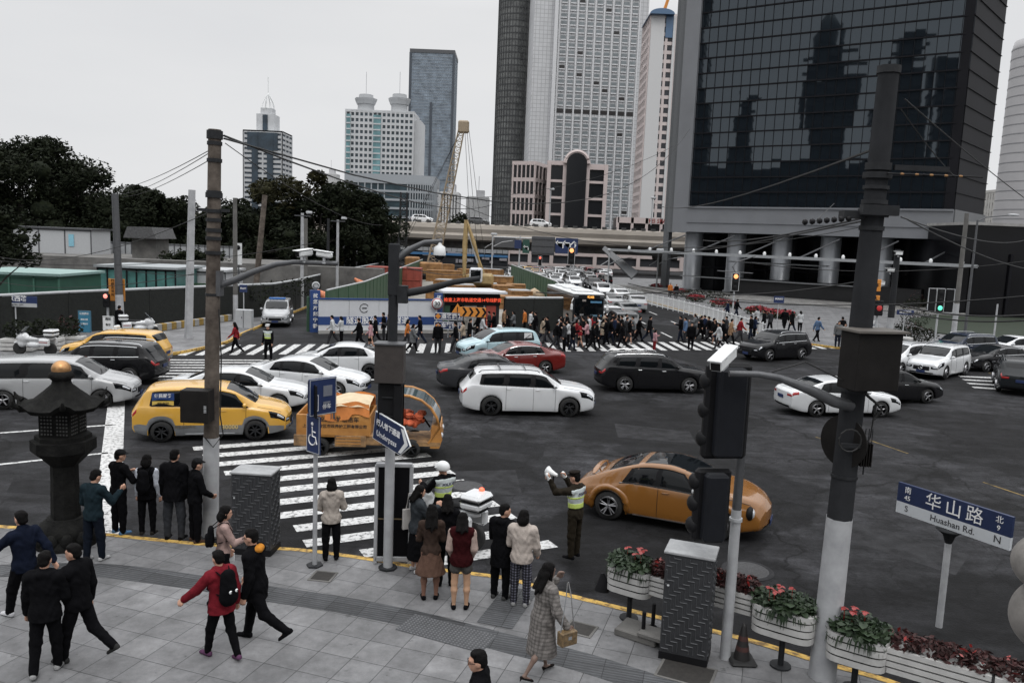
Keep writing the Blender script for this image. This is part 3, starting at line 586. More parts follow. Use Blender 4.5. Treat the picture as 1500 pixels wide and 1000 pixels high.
for k in range(0, nzp+1): mm_.box(((x0+x1)/2, .20, zb+phei*k), (x1-x0, .2, .13 if k % 1 else .16))
mm_.build('mullions', mat('mullion_dark', (.008, .008, .010), .6, spec=.1), t)
b = MB(); b.box(((x0+x1)/2, 14, (zb+ztop)/2+.0), (x1-x0-.1, 27, ztop-zb)); b.build('core', mat('core_dark', (.005, .006, .008)), t)
b = MB(); b.box((ex/2, .1, (zs+ztop)/2), (ex, .9, ztop-zs)); b.box(((Wf+ex)/2, .1, (zs+zb)/2+.05), (Wf-ex, .9, zb-zs-.1)); b.box(((Wf+ex)/2, -.42, (zs+zb)/2-.3), (Wf-ex, .12, .18)); b.box(((Wf+ex)/2, -.45, zb-.1), (Wf-ex, .2, .22)); b.build('panel_frame', M_pan, t)
b = MB(); b.box((-.6, .8, (zs+ztop)/2), (1.0, .9, ztop-zs)); b.box((-1.5, 1.8, ztop/2), (.8, 1.2, ztop)); b.build('edge_fin', mat('fin_grey', (.10, .105, .11)), t)
b = MB(); b.box((Wf/2, 15, zs+.3), (Wf, 29, .6)); b.build('soffit', M_dk, t)
# dark chamfered side
PC = Vector((azx(1440, 103, 327), 103.0, 0)); sd = PC-PB; Ws = sd.length; a2 = math.atan2(sd.y, sd.x)-ang; Ms = Matrix.Translation((Wf, 0, 0)) @ Matrix.Rotation(a2, 4, 'Z')
b = MB(); b.box((Ws/2, .6, (zs+ztop)/2), (Ws, 1.0, ztop-zs), M=Ms); b.build('side_wall', mat('side_black', (.008, .008, .010), .6, spec=.1, var=.3, scale=.1), t)
b = MB()
for k in range(0, nzp+1): b.box((Ws/2, .02, zb+phei*k), (Ws, .1, .08), M=Ms)
b.build('side_bands', mat('mullion_dark'), t)
b = MB(); b.box((Ws/2+.1, .02, (zs+zb)/2), (Ws, .3, zb-zs), M=Ms); b.build('side_panel', mat('side_panel_grey', (.10, .105, .11)), t)
for k in range(6):
 x = 2.0+k*(Wf-3.5)/5; b = MB(); b.lathe([(1.45, 0), (1.45, .5), (1.25, .55), (1.25, zs)], (x, 3.0, 0), 28); b.build('column', mat('column_metal', (.22, .23, .245), .35, .3, var=.06, scale=.3), t)
b = MB(); b.lathe([(1.3, 0), (1.3, zs)], (Wf+4.5, 4.5, 0), 24); b.build('column', mat('column_metal'), t)
M_lobby = mat('lobby_glass', (.004, .004, .005), .18, spec=.25, var=.3, scale=.2)
b = MB(); b.box((Wf/2+3, 9, zs/2), (Wf+6, 1, zs)); b.build('lobby_wall', M_lobby, t)
b = MB()
for k in range(22): b.box((k*1.9-.5, 8.4, zs*.45), (.12, .15, zs*.9))
b.box((Wf/2, 8.4, 3.4), (Wf, .2, .25)); b.build('lobby_frame', mat('mullion_dark'), t)
zc = Y(1000, 370, 108)[2]; b = MB(); b.box((Wf/2-1, -4.0, zc), (Wf+9, 7.5, .16)); b.box((Wf/2-1, -7.8, zc), (Wf+9, .25, .34)); b.build('canopy', mat('canopy_edge', (.28, .29, .30), .4, .2), t)
for k in range(6):
 x = 1+k*(Wf-1)/5; b = MB(); b.tube([(x-1.6, -7.2, zc+.1), (x+1.2, -.4, zs-.3)], .09, 6); b.build('canopy_rod', M_grey, t)
for k in range(14):
 b = MB(); x = -3+k*(Wf+5)/13; b.lathe([(.16, 0), (.2, .25), (.12, .45), (0, .5)], (x, -7.3, zc+.12), 10); b.build('canopy_lamp', M_white, t)
for x, xx, zz in ((9, 21, 5.3), (10, 22, 4.6), (3.5, 25, 2.4)):
 b = MB(); b.box(((x+xx)/2, -3.5-zz*.3, zz), (xx-x, 1.6, .12)); b.build('awning', mat('canopy_edge'), t)
for k in range(3):
 b = MB(); b.box((Wf/2-2, -5+.0+k*.5, .12+k*.15), (Wf+10, 6-k, .16)); b.build('step', M_conc, t)
b = MB(); b.box((Wf*.62, -3.0, 1.25), (22, 2.6, 2.5)); b.build('planter_wall', mat('black_granite', (.010, .010, .011), .4, var=.4, scale=1), t)
# dark low building right, pale towers behind it
pa = Y(1425, 332, 85); t = thing('low_dark_building', (pa[0]+15, 92, 0), 'low black building at the right edge with a pale roof line', 'building'); H_ = Y(1450, 330, 85)[2]
b = MB(); b.box((0, 0, H_/2), (30, 12, H_)); b.build('wall', M_lobby, t); b = MB(); b.box((0, -.3, H_+.15), (30.4, 12.6, .3)); b.build('roof', M_conc, t)
for k in range(8): b = MB(); b.box((-14+k*4, -6.1, H_*.35), (.3, .3, H_*.7)); b.build('pillar', mat('mullion_dark'), t)
a = Y(1462, 300, 190); t = thing('round_pale_tower', (a[0]+16, 205, 0), 'pale round tower behind the right edge of the glass building', 'building'); H_ = Y(1490, 32, 190)[2]
b = MB(); b.lathe([(7.0, 0), (7.0, H_-2), (6.6, H_), (0, H_)], n=40); b.build('wall', mat('pale_cyl', (.33, .325, .33), .6, var=.06, scale=.2), t); b = MB()
for k in range(26): b.lathe([(7.05, H_*k/26), (7.08, H_*k/26+.25)], n=40)
b.build('floor_lines', mat('pale_cyl_line', (.26, .26, .27)), t)
b = MB(); b.lathe([(8.2, 0), (8.2, 3), (0, 3)], (2, 0, H_-18), 24); b.build('balcony_ring', mat('fin_grey'), t)
t, W, H_ = tower(1463, 1493, 282, 240, 12, 'house', 'small beige block beyond the low black building', 10, 5, (.42, .41, .39), (.08, .09, .1), 1.0, 1.0)
# skyline across the street behind the footbridge: what the glass front mirrors
for i, (x, y, w_, h_, sh) in enumerate(((-168, -46, 9, 72, 1), (-145, -68, 17, 88, 2), (-124, -86, 17, 90, 1), (-112, -98, 11, 80, 0), (-226, -56, 16, 220, 0), (-150, -75, 110, 40, 0), (20, -60, 60, 34, 0))):
 t = thing('office_tower', (x, y, 0), ['slim stepped tower across the road, mirrored at the left of the glass front', 'round-topped tower across the road, mirrored in the middle of the glass front', 'stepped tower across the road, mirrored behind the big pole', 'small square tower across the road, mirrored right of the big pole', 'tallest tower across the road, mirrored at the left edge of the glass front', 'broad low block across the road, mirrored along the bottom of the glass front', 'podium block right behind the footbridge'][i], 'building', R_(-49) if i < 6 else 0)
 b = MB(); b.box((0, 0, h_*.42), (w_, w_*.8, h_*.84)); b.box((0, 0, h_*.9), (w_*(.62 if sh else .9), w_*.6, h_*.2))
 if sh == 2: b.lathe([(w_*.3, 0), (w_*.34, 6), (w_*.1, 12), (0, 14)], (0, 0, h_), 12)
 b.build('glazing', mat('mirrored_tower', (.03, .042, .045), .4, var=.4, scale=.1), t)
 b = MB(); grid_faces(b, w_, w_*.8, 0, h_*.84, 0, 0, int(h_/4.5), .5, .9, .3, faces='flr'); b.box((0, w_*.4+.2, 0), (w_, .4, 1))
 for k in range(int(h_/4.5)): b.box((0, w_*.4+.15, k*4.5+2), (w_*1.01, .3, 1.3))
 b.build('wall', mat('mirrored_wall', (.05, .055, .055)), t)
# ---------------------------------------------------------------- vehicles
def pch(pts):
 X = np.array([p[0] for p in pts], float); Yv = np.array([p[1] for p in pts], float)
 d = np.diff(Yv)/np.diff(X); m = np.zeros(len(X)); m[0] = d[0]; m[-1] = d[-1]
 for i in range(1, len(X)-1):
  m[i] = 0 if d[i-1]*d[i] <= 0 else 2*d[i-1]*d[i]/(d[i-1]+d[i])
 def f(x):
  i = int(np.clip(np.searchsorted(X, x)-1, 0, len(X)-2)); h = X[i+1]-X[i]; t = min(1, max(0, (x-X[i])/h))
  return ((1+2*t)*(1-t)**2)*Yv[i]+t*(1-t)**2*h*m[i]+t*t*(3-2*t)*Yv[i+1]+t*t*(t-1)*h*m[i+1]
 return f
SPECS = {
'sedan': dict(L=4.65, W=1.80, wb=2.70, fo=.90, r=.325, top=[(0, .66), (.012, .74), (.05, .83), (.13, .92), (.26, 1.02), (.33, 1.19), (.41, 1.38), (.47, 1.46), (.56, 1.485), (.66, 1.45), (.74, 1.36), (.87, 1.12), (.93, 1.09), (.985, 1.04), (1, .93)],
belt=[(0, .62), (.05, .77), (.13, .86), (.26, .94), (.5, .965), (.75, 1.01), (.9, 1.03), (.985, .98), (1, .9)], cowl=.265, rf=.45, rr=.70, rb=.865, win=[(.285, .475), (.49, .665), (.672, .76)], hood=.26, trunk=.87),
'suv': dict(L=4.65, W=1.88, wb=2.80, fo=.88, r=.365, top=[(0, .80), (.012, .90), (.06, 1.01), (.15, 1.09), (.245, 1.15), (.31, 1.35), (.375, 1.56), (.43, 1.65), (.55, 1.69), (.75, 1.67), (.87, 1.62), (.90, 1.56), (.95, 1.28), (.975, 1.10), (1, .96)],
belt=[(0, .74), (.05, .92), (.15, 1.01), (.245, 1.07), (.5, 1.10), (.8, 1.15), (.93, 1.17), (.975, 1.05), (1, .92)], cowl=.25, rf=.41, rr=.89, rb=.955, win=[(.27, .46), (.475, .665), (.68, .87)], hood=.24, trunk=.96, rails=1),
'mpv': dict(L=4.40, W=1.80, wb=2.68, fo=.90, r=.32, top=[(0, .78), (.012, .88), (.06, .98), (.15, 1.08), (.20, 1.12), (.29, 1.38), (.37, 1.58), (.44, 1.65), (.6, 1.68), (.8, 1.66), (.90, 1.60), (.93, 1.50), (.965, 1.22), (.985, 1.05), (1, .9)],
belt=[(0, .70), (.05, .86), (.15, .97), (.22, 1.03), (.5, 1.06), (.8, 1.10), (.95, 1.11), (1, .88)], cowl=.205, rf=.41, rr=.905, rb=.97, win=[(.235, .44), (.455, .66), (.675, .88)], hood=.2, trunk=.97, rails=1),
'van': dict(L=5.15, W=1.86, wb=3.05, fo=.98, r=.33, top=[(0, .76), (.012, .86), (.06, .96), (.14, 1.06), (.19, 1.12), (.27, 1.38), (.34, 1.62), (.40, 1.70), (.6, 1.74), (.85, 1.72), (.94, 1.66), (.965, 1.5), (.985, 1.2), (1, .9)],
belt=[(0, .68), (.05, .84), (.14, .96), (.2, 1.04), (.5, 1.08), (.8, 1.09), (.96, 1.10), (1, .88)], cowl=.195, rf=.37, rr=.94, rb=.985, win=[(.215, .40), (.415, .65), (.665, .92)], hood=.19, trunk=.98, rails=1),
'beetle': dict(L=4.28, W=1.82, wb=2.54, fo=.86, r=.35, top=[(0, .70), (.02, .84), (.07, .97), (.15, 1.06), (.23, 1.10), (.27, 1.14), (.33, 1.31), (.40, 1.43), (.49, 1.49), (.58, 1.47), (.68, 1.38), (.78, 1.22), (.86, 1.06), (.93, .89), (.97, .78), (1, .62)],
belt=[(0, .60), (.03, .72), (.10, .80), (.2, .86), (.3, .93), (.5, .96), (.7, .97), (.82, .90), (.92, .76), (1, .58)], cowl=.27, rf=.41, rr=.64, rb=.82, win=[(.295, .525), (.535, .72)], hood=.24, trunk=.9, flare=.17),
}
class Body:
 def __init__(s, sp):
  s.sp = sp; s.L = sp['L']; s.top = pch(sp['top']); s.belt = pch(sp['belt']); s.xf = s.L/2-sp['fo']; s.xr = s.xf-sp['wb']; s.ra = sp['r']+.055
 def U(s, u): return s.L/2-u*s.L          # u 0 front .. 1 rear -> x
 def ring(s, u):
  sp = s.sp; x = s.U(u); W2 = sp['W']/2
  tf = max(0, 1-u/.17); tr = max(0, (u-.84)/.16)
  w = W2*(1-.13*tf**2.4-.11*tr**2.2)
  fl = sp.get('flare', .025);
  for xw in (s.xf, s.xr): w += fl*.6*max(0, 1-((x-xw)/(s.ra*1.5))**2)
  w -= fl*.5
  zt, zb = s.top(u), s.belt(u); hc = max(.012, zt-zb); zs = zb-.07
  z0 = .20+.10*tf**2+.12*tr**2
  for xw in (s.xf, s.xr):
   d = abs(x-xw)
   if d < s.ra: z0 = max(z0, sp['r']-.02+math.sqrt(s.ra**2-d*d))
  hz = zs-z0; cab = min(1, max(0, (hc-.10)/.25))
  yb = w-.045-.02*(1-cab); ys = yb-.03-.17*hc*.86-.02*(1-cab)*2; yr = ys-(.05+.04*(1-cab))
  P = [(w-.035, z0), (w-.008, z0+hz*.14), (w, z0+hz*.42), (w-.004, z0+hz*.74), (w-.02, zs), (yb, zb-.008), (ys, zb+(zt-zb)*(.80 if cab > .3 else .45)), (yr, zb+(zt-zb)*.93), (yr*.55, zt-.012*(1-0)), (0, zt)]
  return P, w, x, tf, tr
 def surf(s, u, v, a=1.0, out=0):
  P, w, x, tf, tr = s.ring(u); n = len(P)
  i = int(min(max(v, 0), n-1.0001)); t = v-i
  p1, p2 = P[i], P[i+1]; p0 = P[i-1] if i > 0 else p1; p3 = P[i+2] if i+2 < n else (-p1[0], p1[1])
  if i == 5: y, z = (p1[0]*(1-t)+p2[0]*t+.012*math.sin(math.pi*t), p1[1]*(1-t)+p2[1]*t)
  else:
   tt = .5; q = [0, 0]
   for k in (0, 1):
    m1 = (p2[k]-p0[k])*tt*.9; m2 = (p3[k]-p1[k])*tt*.9
    if i == 4: m2 = (p2[k]-p1[k])
    if i == 6: m1 = (p2[k]-p1[k])
    q[k] = (2*t**3-3*t*t+1)*p1[k]+(t**3-2*t*t+t)*m1+(-2*t**3+3*t*t)*p2[k]+(t**3-t*t)*m2
   y, z = q
  y *= a
  ny = abs(y)/max(w, .01)
  kx = np.interp(u, [0, .15, .28, .42, .7, .88, 1], [.17, .12, .09, 0, 0, -.05, -.10])
  x += kx*(1-min(1, ny)**2)
  if tf > 0: x -= tf**2*(max(0, z-.5)**2*.24+max(0, .36-z)*.5)
  if tr > 0: x += tr**2*(max(0, z-.75)**2*.3+max(0, .42-z)*.5)
  return (x, y, z)
 def n(s, u, v, a=1.0):
  p = Vector(s.surf(u, v, a)); du = Vector(s.surf(min(1, u+.004), v, a))-Vector(s.surf(max(0, u-.004), v, a))
  if u <= 0.002 or u >= .998:
   e = .02; dv = Vector(s.surf(u, min(9, v+.05), a))-Vector(s.surf(u, max(0, v-.05), a)); da = Vector(s.surf(u, v, a+e))-Vector(s.surf(u, v, a-e))
   nn = da.cross(dv); nn.normalize(); return nn if (nn.x > 0) == (u < .5) else -nn
  dv = Vector(s.surf(u, min(9, v+.05)))-Vector(s.surf(u, max(0, v-.05))); nn = du.cross(dv)
  if nn.length < 1e-9: nn = Vector((0, 0, 1))
  nn.normalize();
  if nn.z < 0 and v > 5: nn = -nn
  if v <= 5 and nn.y < 0: nn = -nn
  return nn
 def patch(s, mb, u0, u1, v0, v1, off=.006, mi=0, nu=8, nv=5, both=True, sl0=0, sl1=0, thick=True):
  """surface patch; sl0/sl1 slant of the u limits with v"""
  for sd in ((1, -1) if both else (1,)):
   vs = []
   for i in range(nu+1):
    for j in range(nv+1):
     tv = j/nv; v = v0+(v1-v0)*tv; u = (u0+sl0*tv)+((u1+sl1*tv)-(u0+sl0*tv))*i/nu
     p = Vector(s.surf(u, v)); nn = s.n(u, v);
     edge = (i in (0, nu) or j == 0 or (j == nv and v1 < 8.99))
     p = p+nn*(off if not (edge and thick) else off*.15)
     vs.append((p.x, p.y*sd, p.z))
   f = [(i*(nv+1)+j, i*(nv+1)+j+1, (i+1)*(nv+1)+j+1, (i+1)*(nv+1)+j) for i in range(nu) for j in range(nv)]
   if sd < 0: f = [q[::-1] for q in f]
   mb.add(vs, f, mi, True)
 def cap(s, mb, front, a0, a1, v0, v1, off=.006, mi=0, na=8, nv=4):
  vs = []; u = 0 if front else 1
  for i in range(na+1):
   for j in range(nv+1):
    a = a0+(a1-a0)*i/na; v = v0+(v1-v0)*j/nv; p = Vector(s.surf(u, v, a)); p.x += off*(1 if front else -1)*(.3 if i in (0, na) or j in (0, nv) else 1)
    vs.append(tuple(p))
  f = [(i*(nv+1)+j, i*(nv+1)+j+1, (i+1)*(nv+1)+j+1, (i+1)*(nv+1)+j) for i in range(na) for j in range(nv)]
  if front: f = [q[::-1] for q in f]
  mb.add(vs, f, mi, True)
 def mesh(s, mb, res=1.0):
  us = set(np.round(np.linspace(0, 1, int(44*res)+1), 5)) | {round(p[0], 5) for p in s.sp['top']} | {.004, .03}
  for xw in (s.xf, s.xr):
   for k in range(15): us.add(round((s.L/2-(xw+s.ra*math.cos(math.pi*k/14)))/s.L, 5))
   for e in (-.004, .004): us.add(round((s.L/2-(xw+s.ra+e if e > 0 else xw-s.ra+e))/s.L, 5))
  us = sorted(u for u in us if 0 <= u <= 1); us = [u for i, u in enumerate(us) if i == 0 or u-us[i-1] > .0008]
  vs_ = [0, .3, .65, 1, 1.5, 2, 2.5, 3, 3.5, 4, 4.33, 4.66, 5, 5.5, 6, 6.5, 7, 7.5, 8, 8.5, 9]
  n = len(vs_); V = []
  for u in us:
   V += [s.surf(u, v) for v in vs_];
  N = len(V); V += [(x, -y, z) for x, y, z in V]
  f = []
  for i in range(len(us)-1):
   for j in range(n-1):
    a, b, c, d = i*n+j, (i+1)*n+j, (i+1)*n+j+1, i*n+j+1
    f.append((a, d, c, b)[::-1]); f.append((N+a, N+b, N+c, N+d)[::-1])
  mb.add(V, f, 0, True)
  for front in (True, False):
   vs = []; u = 0 if front else 1; na = 12
   for i in range(na+1):
    for v in vs_: vs.append(s.surf(u, v, -1+2*i/na))
   f = [(i*n+j, i*n+j+1, (i+1)*n+j+1, (i+1)*n+j) for i in range(na) for j in range(n-1)]
   if front: f = [q[::-1] for q in f]
   mb.add(vs, f, 0, True)
  # dark underside, with tunnels for the wheels
  vs = []
  for u in us:
   x, y, z = s.surf(u, 0); vs += [(x, y, z), (x, -y, z)]
  mb.add(vs, [(2*i, 2*i+1, 2*i+3, 2*i+2) for i in range(len(us)-1)], 1)
RIMS = {}
def wheel(r, w=.21, spokes=5, parent=None, x=0, y=0, side=1, mrim=None, dark=False, double=False):
 key = (r, spokes, side, dark, double, mrim.name if mrim else '')
 if key not in RIMS:
  t = MB(); M = Matrix.Rotation(math.pi/2, 4, 'X')
  t.lathe([(r*.66, -w/2), (r*.90, -w/2), (r*.985, -w*.36), (r, -w*.2), (r, w*.2), (r*.985, w*.36), (r*.90, w/2), (r*.66, w/2)], n=32, M=M, cap=False)
  q = MB(); yo = -side*w*.5
  q.lathe([(r*.66, 0), (r*.70, -.004), (r*.67, -.012), (r*.62, .0), (r*.61, .07)], n=32, cap=False, M=Matrix.Translation((0, yo, 0)) @ Matrix.Rotation(math.pi/2*side, 4, 'X') @ Matrix.Rotation(0, 4, 'X'))
  q.add([(r*.63*math.cos(k*math.pi/12), yo+side*.06, r*.63*math.sin(k*math.pi/12)) for k in range(24)], [tuple(range(24))[::(1 if side > 0 else -1)]], 1)
  q.add([(r*.63*math.cos(k*math.pi/12), yo+side*.06, r*.63*math.sin(k*math.pi/12)) for k in range(24)], [tuple(range(24))[::(-1 if side > 0 else 1)]], 1)
  q.sph((0, yo+side*.012, 0), (r*.13, .025, r*.13), 0, 12, 6)
  for k in range(spokes):
   for dd in ((-.11, .11) if double else (0,)):
    a = 2*math.pi*k/spokes+dd+.3; a2 = 2*math.pi*k/spokes+dd*1.6+.3; wd = r*(.05 if double else .085)
    q.tube([(math.cos(a2*0+a)*r*.08, yo+side*.012, math.sin(a)*r*.08), (math.cos(a2)*r*.64, yo+side*.002, math.sin(a2)*r*.64)], [wd*1.1, wd*.9], 6, 0)
  RIMS[key] = (t, q)
  a = t.build('tyre', M_rubber); b = q.build('rim', [mrim or (M_dgrey if dark else M_rim), M_black]); RIMS[key] = (a.data, b.data)
  bpy.data.objects.remove(a); bpy.data.objects.remove(b)
 e = link('wheel', None, parent, (x, y, r))
 link('tyre', RIMS[key][0], e); link('rim', RIMS[key][1], e)
 return e
def plate(t, b, front, mp, txt='沪A 0K52'):
 u = 0 if front else 1; v = 1.75 if front else 3.1; p = Vector(b.surf(u, v, 0)); q = MB(); q.box((p.x+(.012 if front else -.012), 0, p.z), (.02, .44, .14), b=.006); q.build('number_plate', mp, t)
def car(kind, loc, hd, label, cat='car', col=(.6, .6, .6), two=None, detail=2, group=None, spokes=5, darkrim=False, chrome=False, rails=None, roofdark=None, plate_c=None, double=False, cladding=False, tail=(.30, .012, .012), winmat=None, scale=None, **kw):
 """hd: heading in degrees of the nose, 0 = +X (to the viewer's right), 90 = away"""
 sp = dict(SPECS[kind]);
 if scale: sp.update(scale)
 b = Body(sp); g_ = R_(hd); mc = paint(col); mg = winmat or M_glass
 t = thing('parked_car' if False else kw.get('name', 'car'), (loc[0], loc[1], ROAD), label, cat, g_, group)
 m = MB(); b.mesh(m, 1 if detail > 1 else .6); m.build('body', [mc, M_black], t)
 W2 = sp['W']/2
 # glass
 m = MB(); b.patch(m, sp['cowl']+.012, sp['rf']-.012, 7.12, 9, .008, nu=10, nv=6); m.build('windshield', mg, t)
 m = MB(); b.patch(m, sp['rr']+.014, sp['rb']-.01, 7.15, 9, .008, nu=8, nv=6); m.build('rear_window', mg, t)
 if detail > 1:
  for sd in (1, -1):
   m = MB(); b.patch(m, sp['win'][0][0]+.012, sp['win'][-1][1]+.008, 5.04, 5.97, .004, nu=24, nv=4, both=False, sl0=.09, sl1=-.045 if kind in ('sedan', 'beetle') else -.018)
   if sd < 0: m.v = [(x, -y, z) for x, y, z in m.v]; m.f = [f[::-1] for f in m.f]
   m.build('window_surround', M_black, t)
 for sd in (1, -1):
  for i, (a, c) in enumerate(sp['win']):
   m = MB(); last = i == len(sp['win'])-1
   s1 = -.05 if last and kind in ('sedan', 'beetle') else (-.02 if last else 0)
   b.patch(m, a+(0 if i else .02), c, 5.08, 5.93, .007, nu=10 if i == 0 else 6, nv=4, both=False, sl0=(.09 if i == 0 else 0), sl1=s1)
   if sd < 0: m.v = [(x, -y, z) for x, y, z in m.v]; m.f = [f[::-1] for f in m.f]
   m.build('side_window', mg, t)
 # lamps, grille, bumpers
 for sd in (1, -1):
  m = MB(); b.patch(m, .005, .10, 3.1, 4.7, .008, nu=6, nv=4, both=False, sl0=0, sl1=.02)
  if sd < 0: m.v = [(x, -y, z) for x, y, z in m.v]; m.f = [f[::-1] for f in m.f]
  b.cap(m, True, .99*sd, .60*sd, 3.1, 4.6, .01, na=5)
  if kind == 'beetle':
   m = MB(); p = Vector(b.surf(.045, 4.3)); p.y *= sd; m.sph((p.x-.02, p.y*.93, p.z-.03), (.10, .13, .14), 0, 18, 10)
  hl_ = m.build('headlight', M_lamp if kind == 'beetle' else M_glass, t); q = MB()
  if kind == 'beetle': q.sph((p.x-.035, p.y*.93, p.z-.03), (.10, .155, .165), 0, 18, 10)
  else:
   b.patch(q, .012, .06, 3.5, 4.35, .016, nu=4, nv=3, both=False)
   if sd < 0: q.v = [(x, -y, z) for x, y, z in q.v]; q.f = [f[::-1] for f in q.f]
   b.cap(q, True, .97*sd, .70*sd, 3.5, 4.3, .02, na=4)
  q.build('reflector', M_black if kind == 'beetle' else M_lamp, hl_)
  m = MB(); mr = mat('tail_%.2f' % tail[0], tail, .18, var=.1, coat=.6)
  b.patch(m, .945 if kind == 'sedan' else .972, .997, 3.6, 4.7, .008, nu=5, nv=4, both=False)
  if sd < 0: m.v = [(x, -y, z) for x, y, z in m.v]; m.f = [f[::-1] for f in m.f]
  b.cap(m, False, .99*sd, .62*sd, 3.6, 4.6, .01, na=5)
  if kind == 'beetle':
   m = MB(); p = Vector(b.surf(.965, 4.0)); m.sph((p.x+.02, p.y*sd*.98, p.z-.02), (.06, .11, .09), 0, 16, 8)
  m.build('tail_light', mr, t)
 m = MB()
 if kind != 'beetle': b.cap(m, True, -.52, .52, 2.3, 4.6, .012, nv=5)
 b.cap(m, True, -.75, .75, .6, 1.5, .010); m.build('grille', M_black, t)
 if detail > 1 or chrome:
  m = MB()
  if kind != 'beetle':
   for v in (2.6, 3.1, 3.6, 4.1): b.cap(m, True, -.5, .5, v, v+.16, .024, nv=1)
   m.build('grille_bar', M_chrome if chrome else M_grey, t)
 if kind == 'beetle':
  for xw in (b.xf, b.xr):
   for sd in (1, -1):
    q = MB(); q.tube([(xw+(b.ra+.035)*math.cos(a), sd*(W2-.075+.03*math.sin(a)), sp['r']+(b.ra+.045)*math.sin(a)) for a in [-.25+i*(math.pi+.5)/18 for i in range(19)]], [.03]+[.085]*17+[.03], 10); q.build('fender', mc, t)
 plate(t, b, True, plate_c or M_blue); plate(t, b, False, plate_c or M_blue)
 m = MB(); b.cap(m, False, -.8, .8, .2, 1.2, .012)
 if cladding: b.patch(m, .02, .98, 0, .55, .012, nu=60, nv=2)
 m.build('bumper_trim', M_black if not cladding else (two or M_dgrey), t)
 if detail > 1:
  # door seams, sills, handles, mirrors, rails
  m = MB(); sm_ = sp['win']
  seams = [sm_[0][0]+.03, (sm_[0][1]+sm_[1][0])/2] + ([(sm_[1][1]+.01)] if kind != 'beetle' else [])
  for u in seams:
   for sd in (1, -1):
    m.tube([(lambda p, n_: (p[0]+n_.x*.001, (p[1]+n_.y*.001)*sd, p[2]+n_.z*.001))(b.surf(u+(.0 if v > 1 else 0), v), b.n(u, v)) for v in np.linspace(.5, 5.0, 12)], .0055, 4)
  m.build('door_seam', M_black, t)
  for sd in (1, -1): m = MB(); m.tube([(lambda p: (p[0], p[1]*sd, p[2]+.002))(b.surf(u, 5.6)) for u in np.linspace(.035, sp['cowl']-.01, 10)], .006, 4); m.build('bonnet_seam', M_black, t)
  for sd in (1, -1):
   for u in ([seams[1]-.035, seams[2]-.02] if kind != 'beetle' else [seams[1]-.04]):
    p = b.surf(u, 4.1); h_ = MB(); h_.tube([(p[0]+.09, p[1]*sd, p[2]-.045), (p[0]+.07, (p[1]+.028)*sd, p[2]-.045), (p[0]-.07, (p[1]+.028)*sd, p[2]-.045), (p[0]-.09, p[1]*sd, p[2]-.045)], .011, 6); h_.build('door_handle', M_chrome if chrome else mc, t)
   p = b.surf(sp['win'][0][0]+.035, 5.1); q = MB(); q.sph((p[0]-.02, (p[1]+.11)*sd, p[2]+.07), (.065, .10, .068), 0, 14, 8); q.tube([(p[0]-.02, p[1]*sd, p[2]+.02), (p[0]-.02, (p[1]+.08)*sd, p[2]+.05)], .025, 6); mo = q.build('wing_mirror', kw.get('mirror', mc), t)
  m = MB()
  for v in (5.02, 5.97):
   for sd in (1, -1):
    u0 = sp['win'][0][0]+(.02 if v < 5.5 else .105); u1 = sp['win'][-1][1]+(-.0 if v < 5.5 else (-.05 if kind in ('sedan', 'beetle') else -.02))
    m.tube([(lambda p: (p[0], (p[1]+.006)*sd, p[2]))(b.surf(u, v)) for u in np.linspace(u0, u1, 14)], .015 if chrome else .009, 5)
  m.build('window_trim', M_chrome if chrome else M_black, t)
  if rails if rails is not None else sp.get('rails'):
   for sd in (1, -1):
    m = MB(); pts = [(lambda p: (p[0], p[1]*sd, p[2]+.055))(b.surf(u, 7.1)) for u in np.linspace(sp['rf']+.03, sp['rr']-.03, 9)]
    p0, p1 = b.surf(sp['rf']+.01, 7.1), b.surf(sp['rr']-.005, 7.1)
    m.tube([(p0[0], p0[1]*sd, p0[2])]+pts+[(p1[0], p1[1]*sd, p1[2])], .018, 6); m.build('roof_rail', M_chrome if chrome else M_grey, t)
  m = MB()
  for k_ in (0, 1):
   pz = b.surf(sp['cowl']+.02, 9); m.tube([(pz[0]+.02, .1-.6*k_, pz[2]+.0), (pz[0]-.13, .52-.6*k_, pz[2]+.10)], .008, 5)
  m.build('wiper', M_black, t)
 if roofdark:
  m = MB(); b.patch(m, sp['rf']-.02, sp['rr']-.02, 7.25, 9, .010, nu=12, nv=5); m.build('sunroof', roofdark, t)
 if two and not cladding:
  m = MB(); b.patch(m, .01, .99, 0, 1.9, .006, nu=70, nv=4, thick=False); b.cap(m, True, -.99, .99, .3, 2.0, .006); b.cap(m, False, -.99, .99, .3, 2.0, .006); m.build('lower_panel', two, t)
 for x in (b.xf, b.xr):
  for sd in (1, -1):
   wheel(sp['r'], .22, spokes, t, x, sd*(W2-.135), -sd if True else sd, dark=darkrim, double=double)
 return t, b
def two_pt(f, r):       # ground points under the front and rear wheels nearest the viewer, and which side they are on -> centre, heading
 return None
def place(fw, rw, wb, W, fo, L, side, road=ROAD):
 """fw, rw: photo pixels where the near front and rear wheels touch the road; side +1: the viewer sees the car's left side"""
 a, b = Vector((*G(*fw, road), 0)), Vector((*G(*rw, road), 0)); d = (a-b).normalized(); lft = Vector((-d.y, d.x, 0))
 mid = (a+b)/2-lft*side*(W/2-.02); c = mid+d*(fo+wb/2-L/2)*-1 if False else mid+d*(L/2-fo-wb/2)*-1
 # body centre is L/2 behind the nose; the axle midpoint is fo+wb/2 behind it
 c = mid+d*((fo+wb/2)-L/2)
 return (c.x, c.y), math.degrees(math.atan2(d.y, d.x))
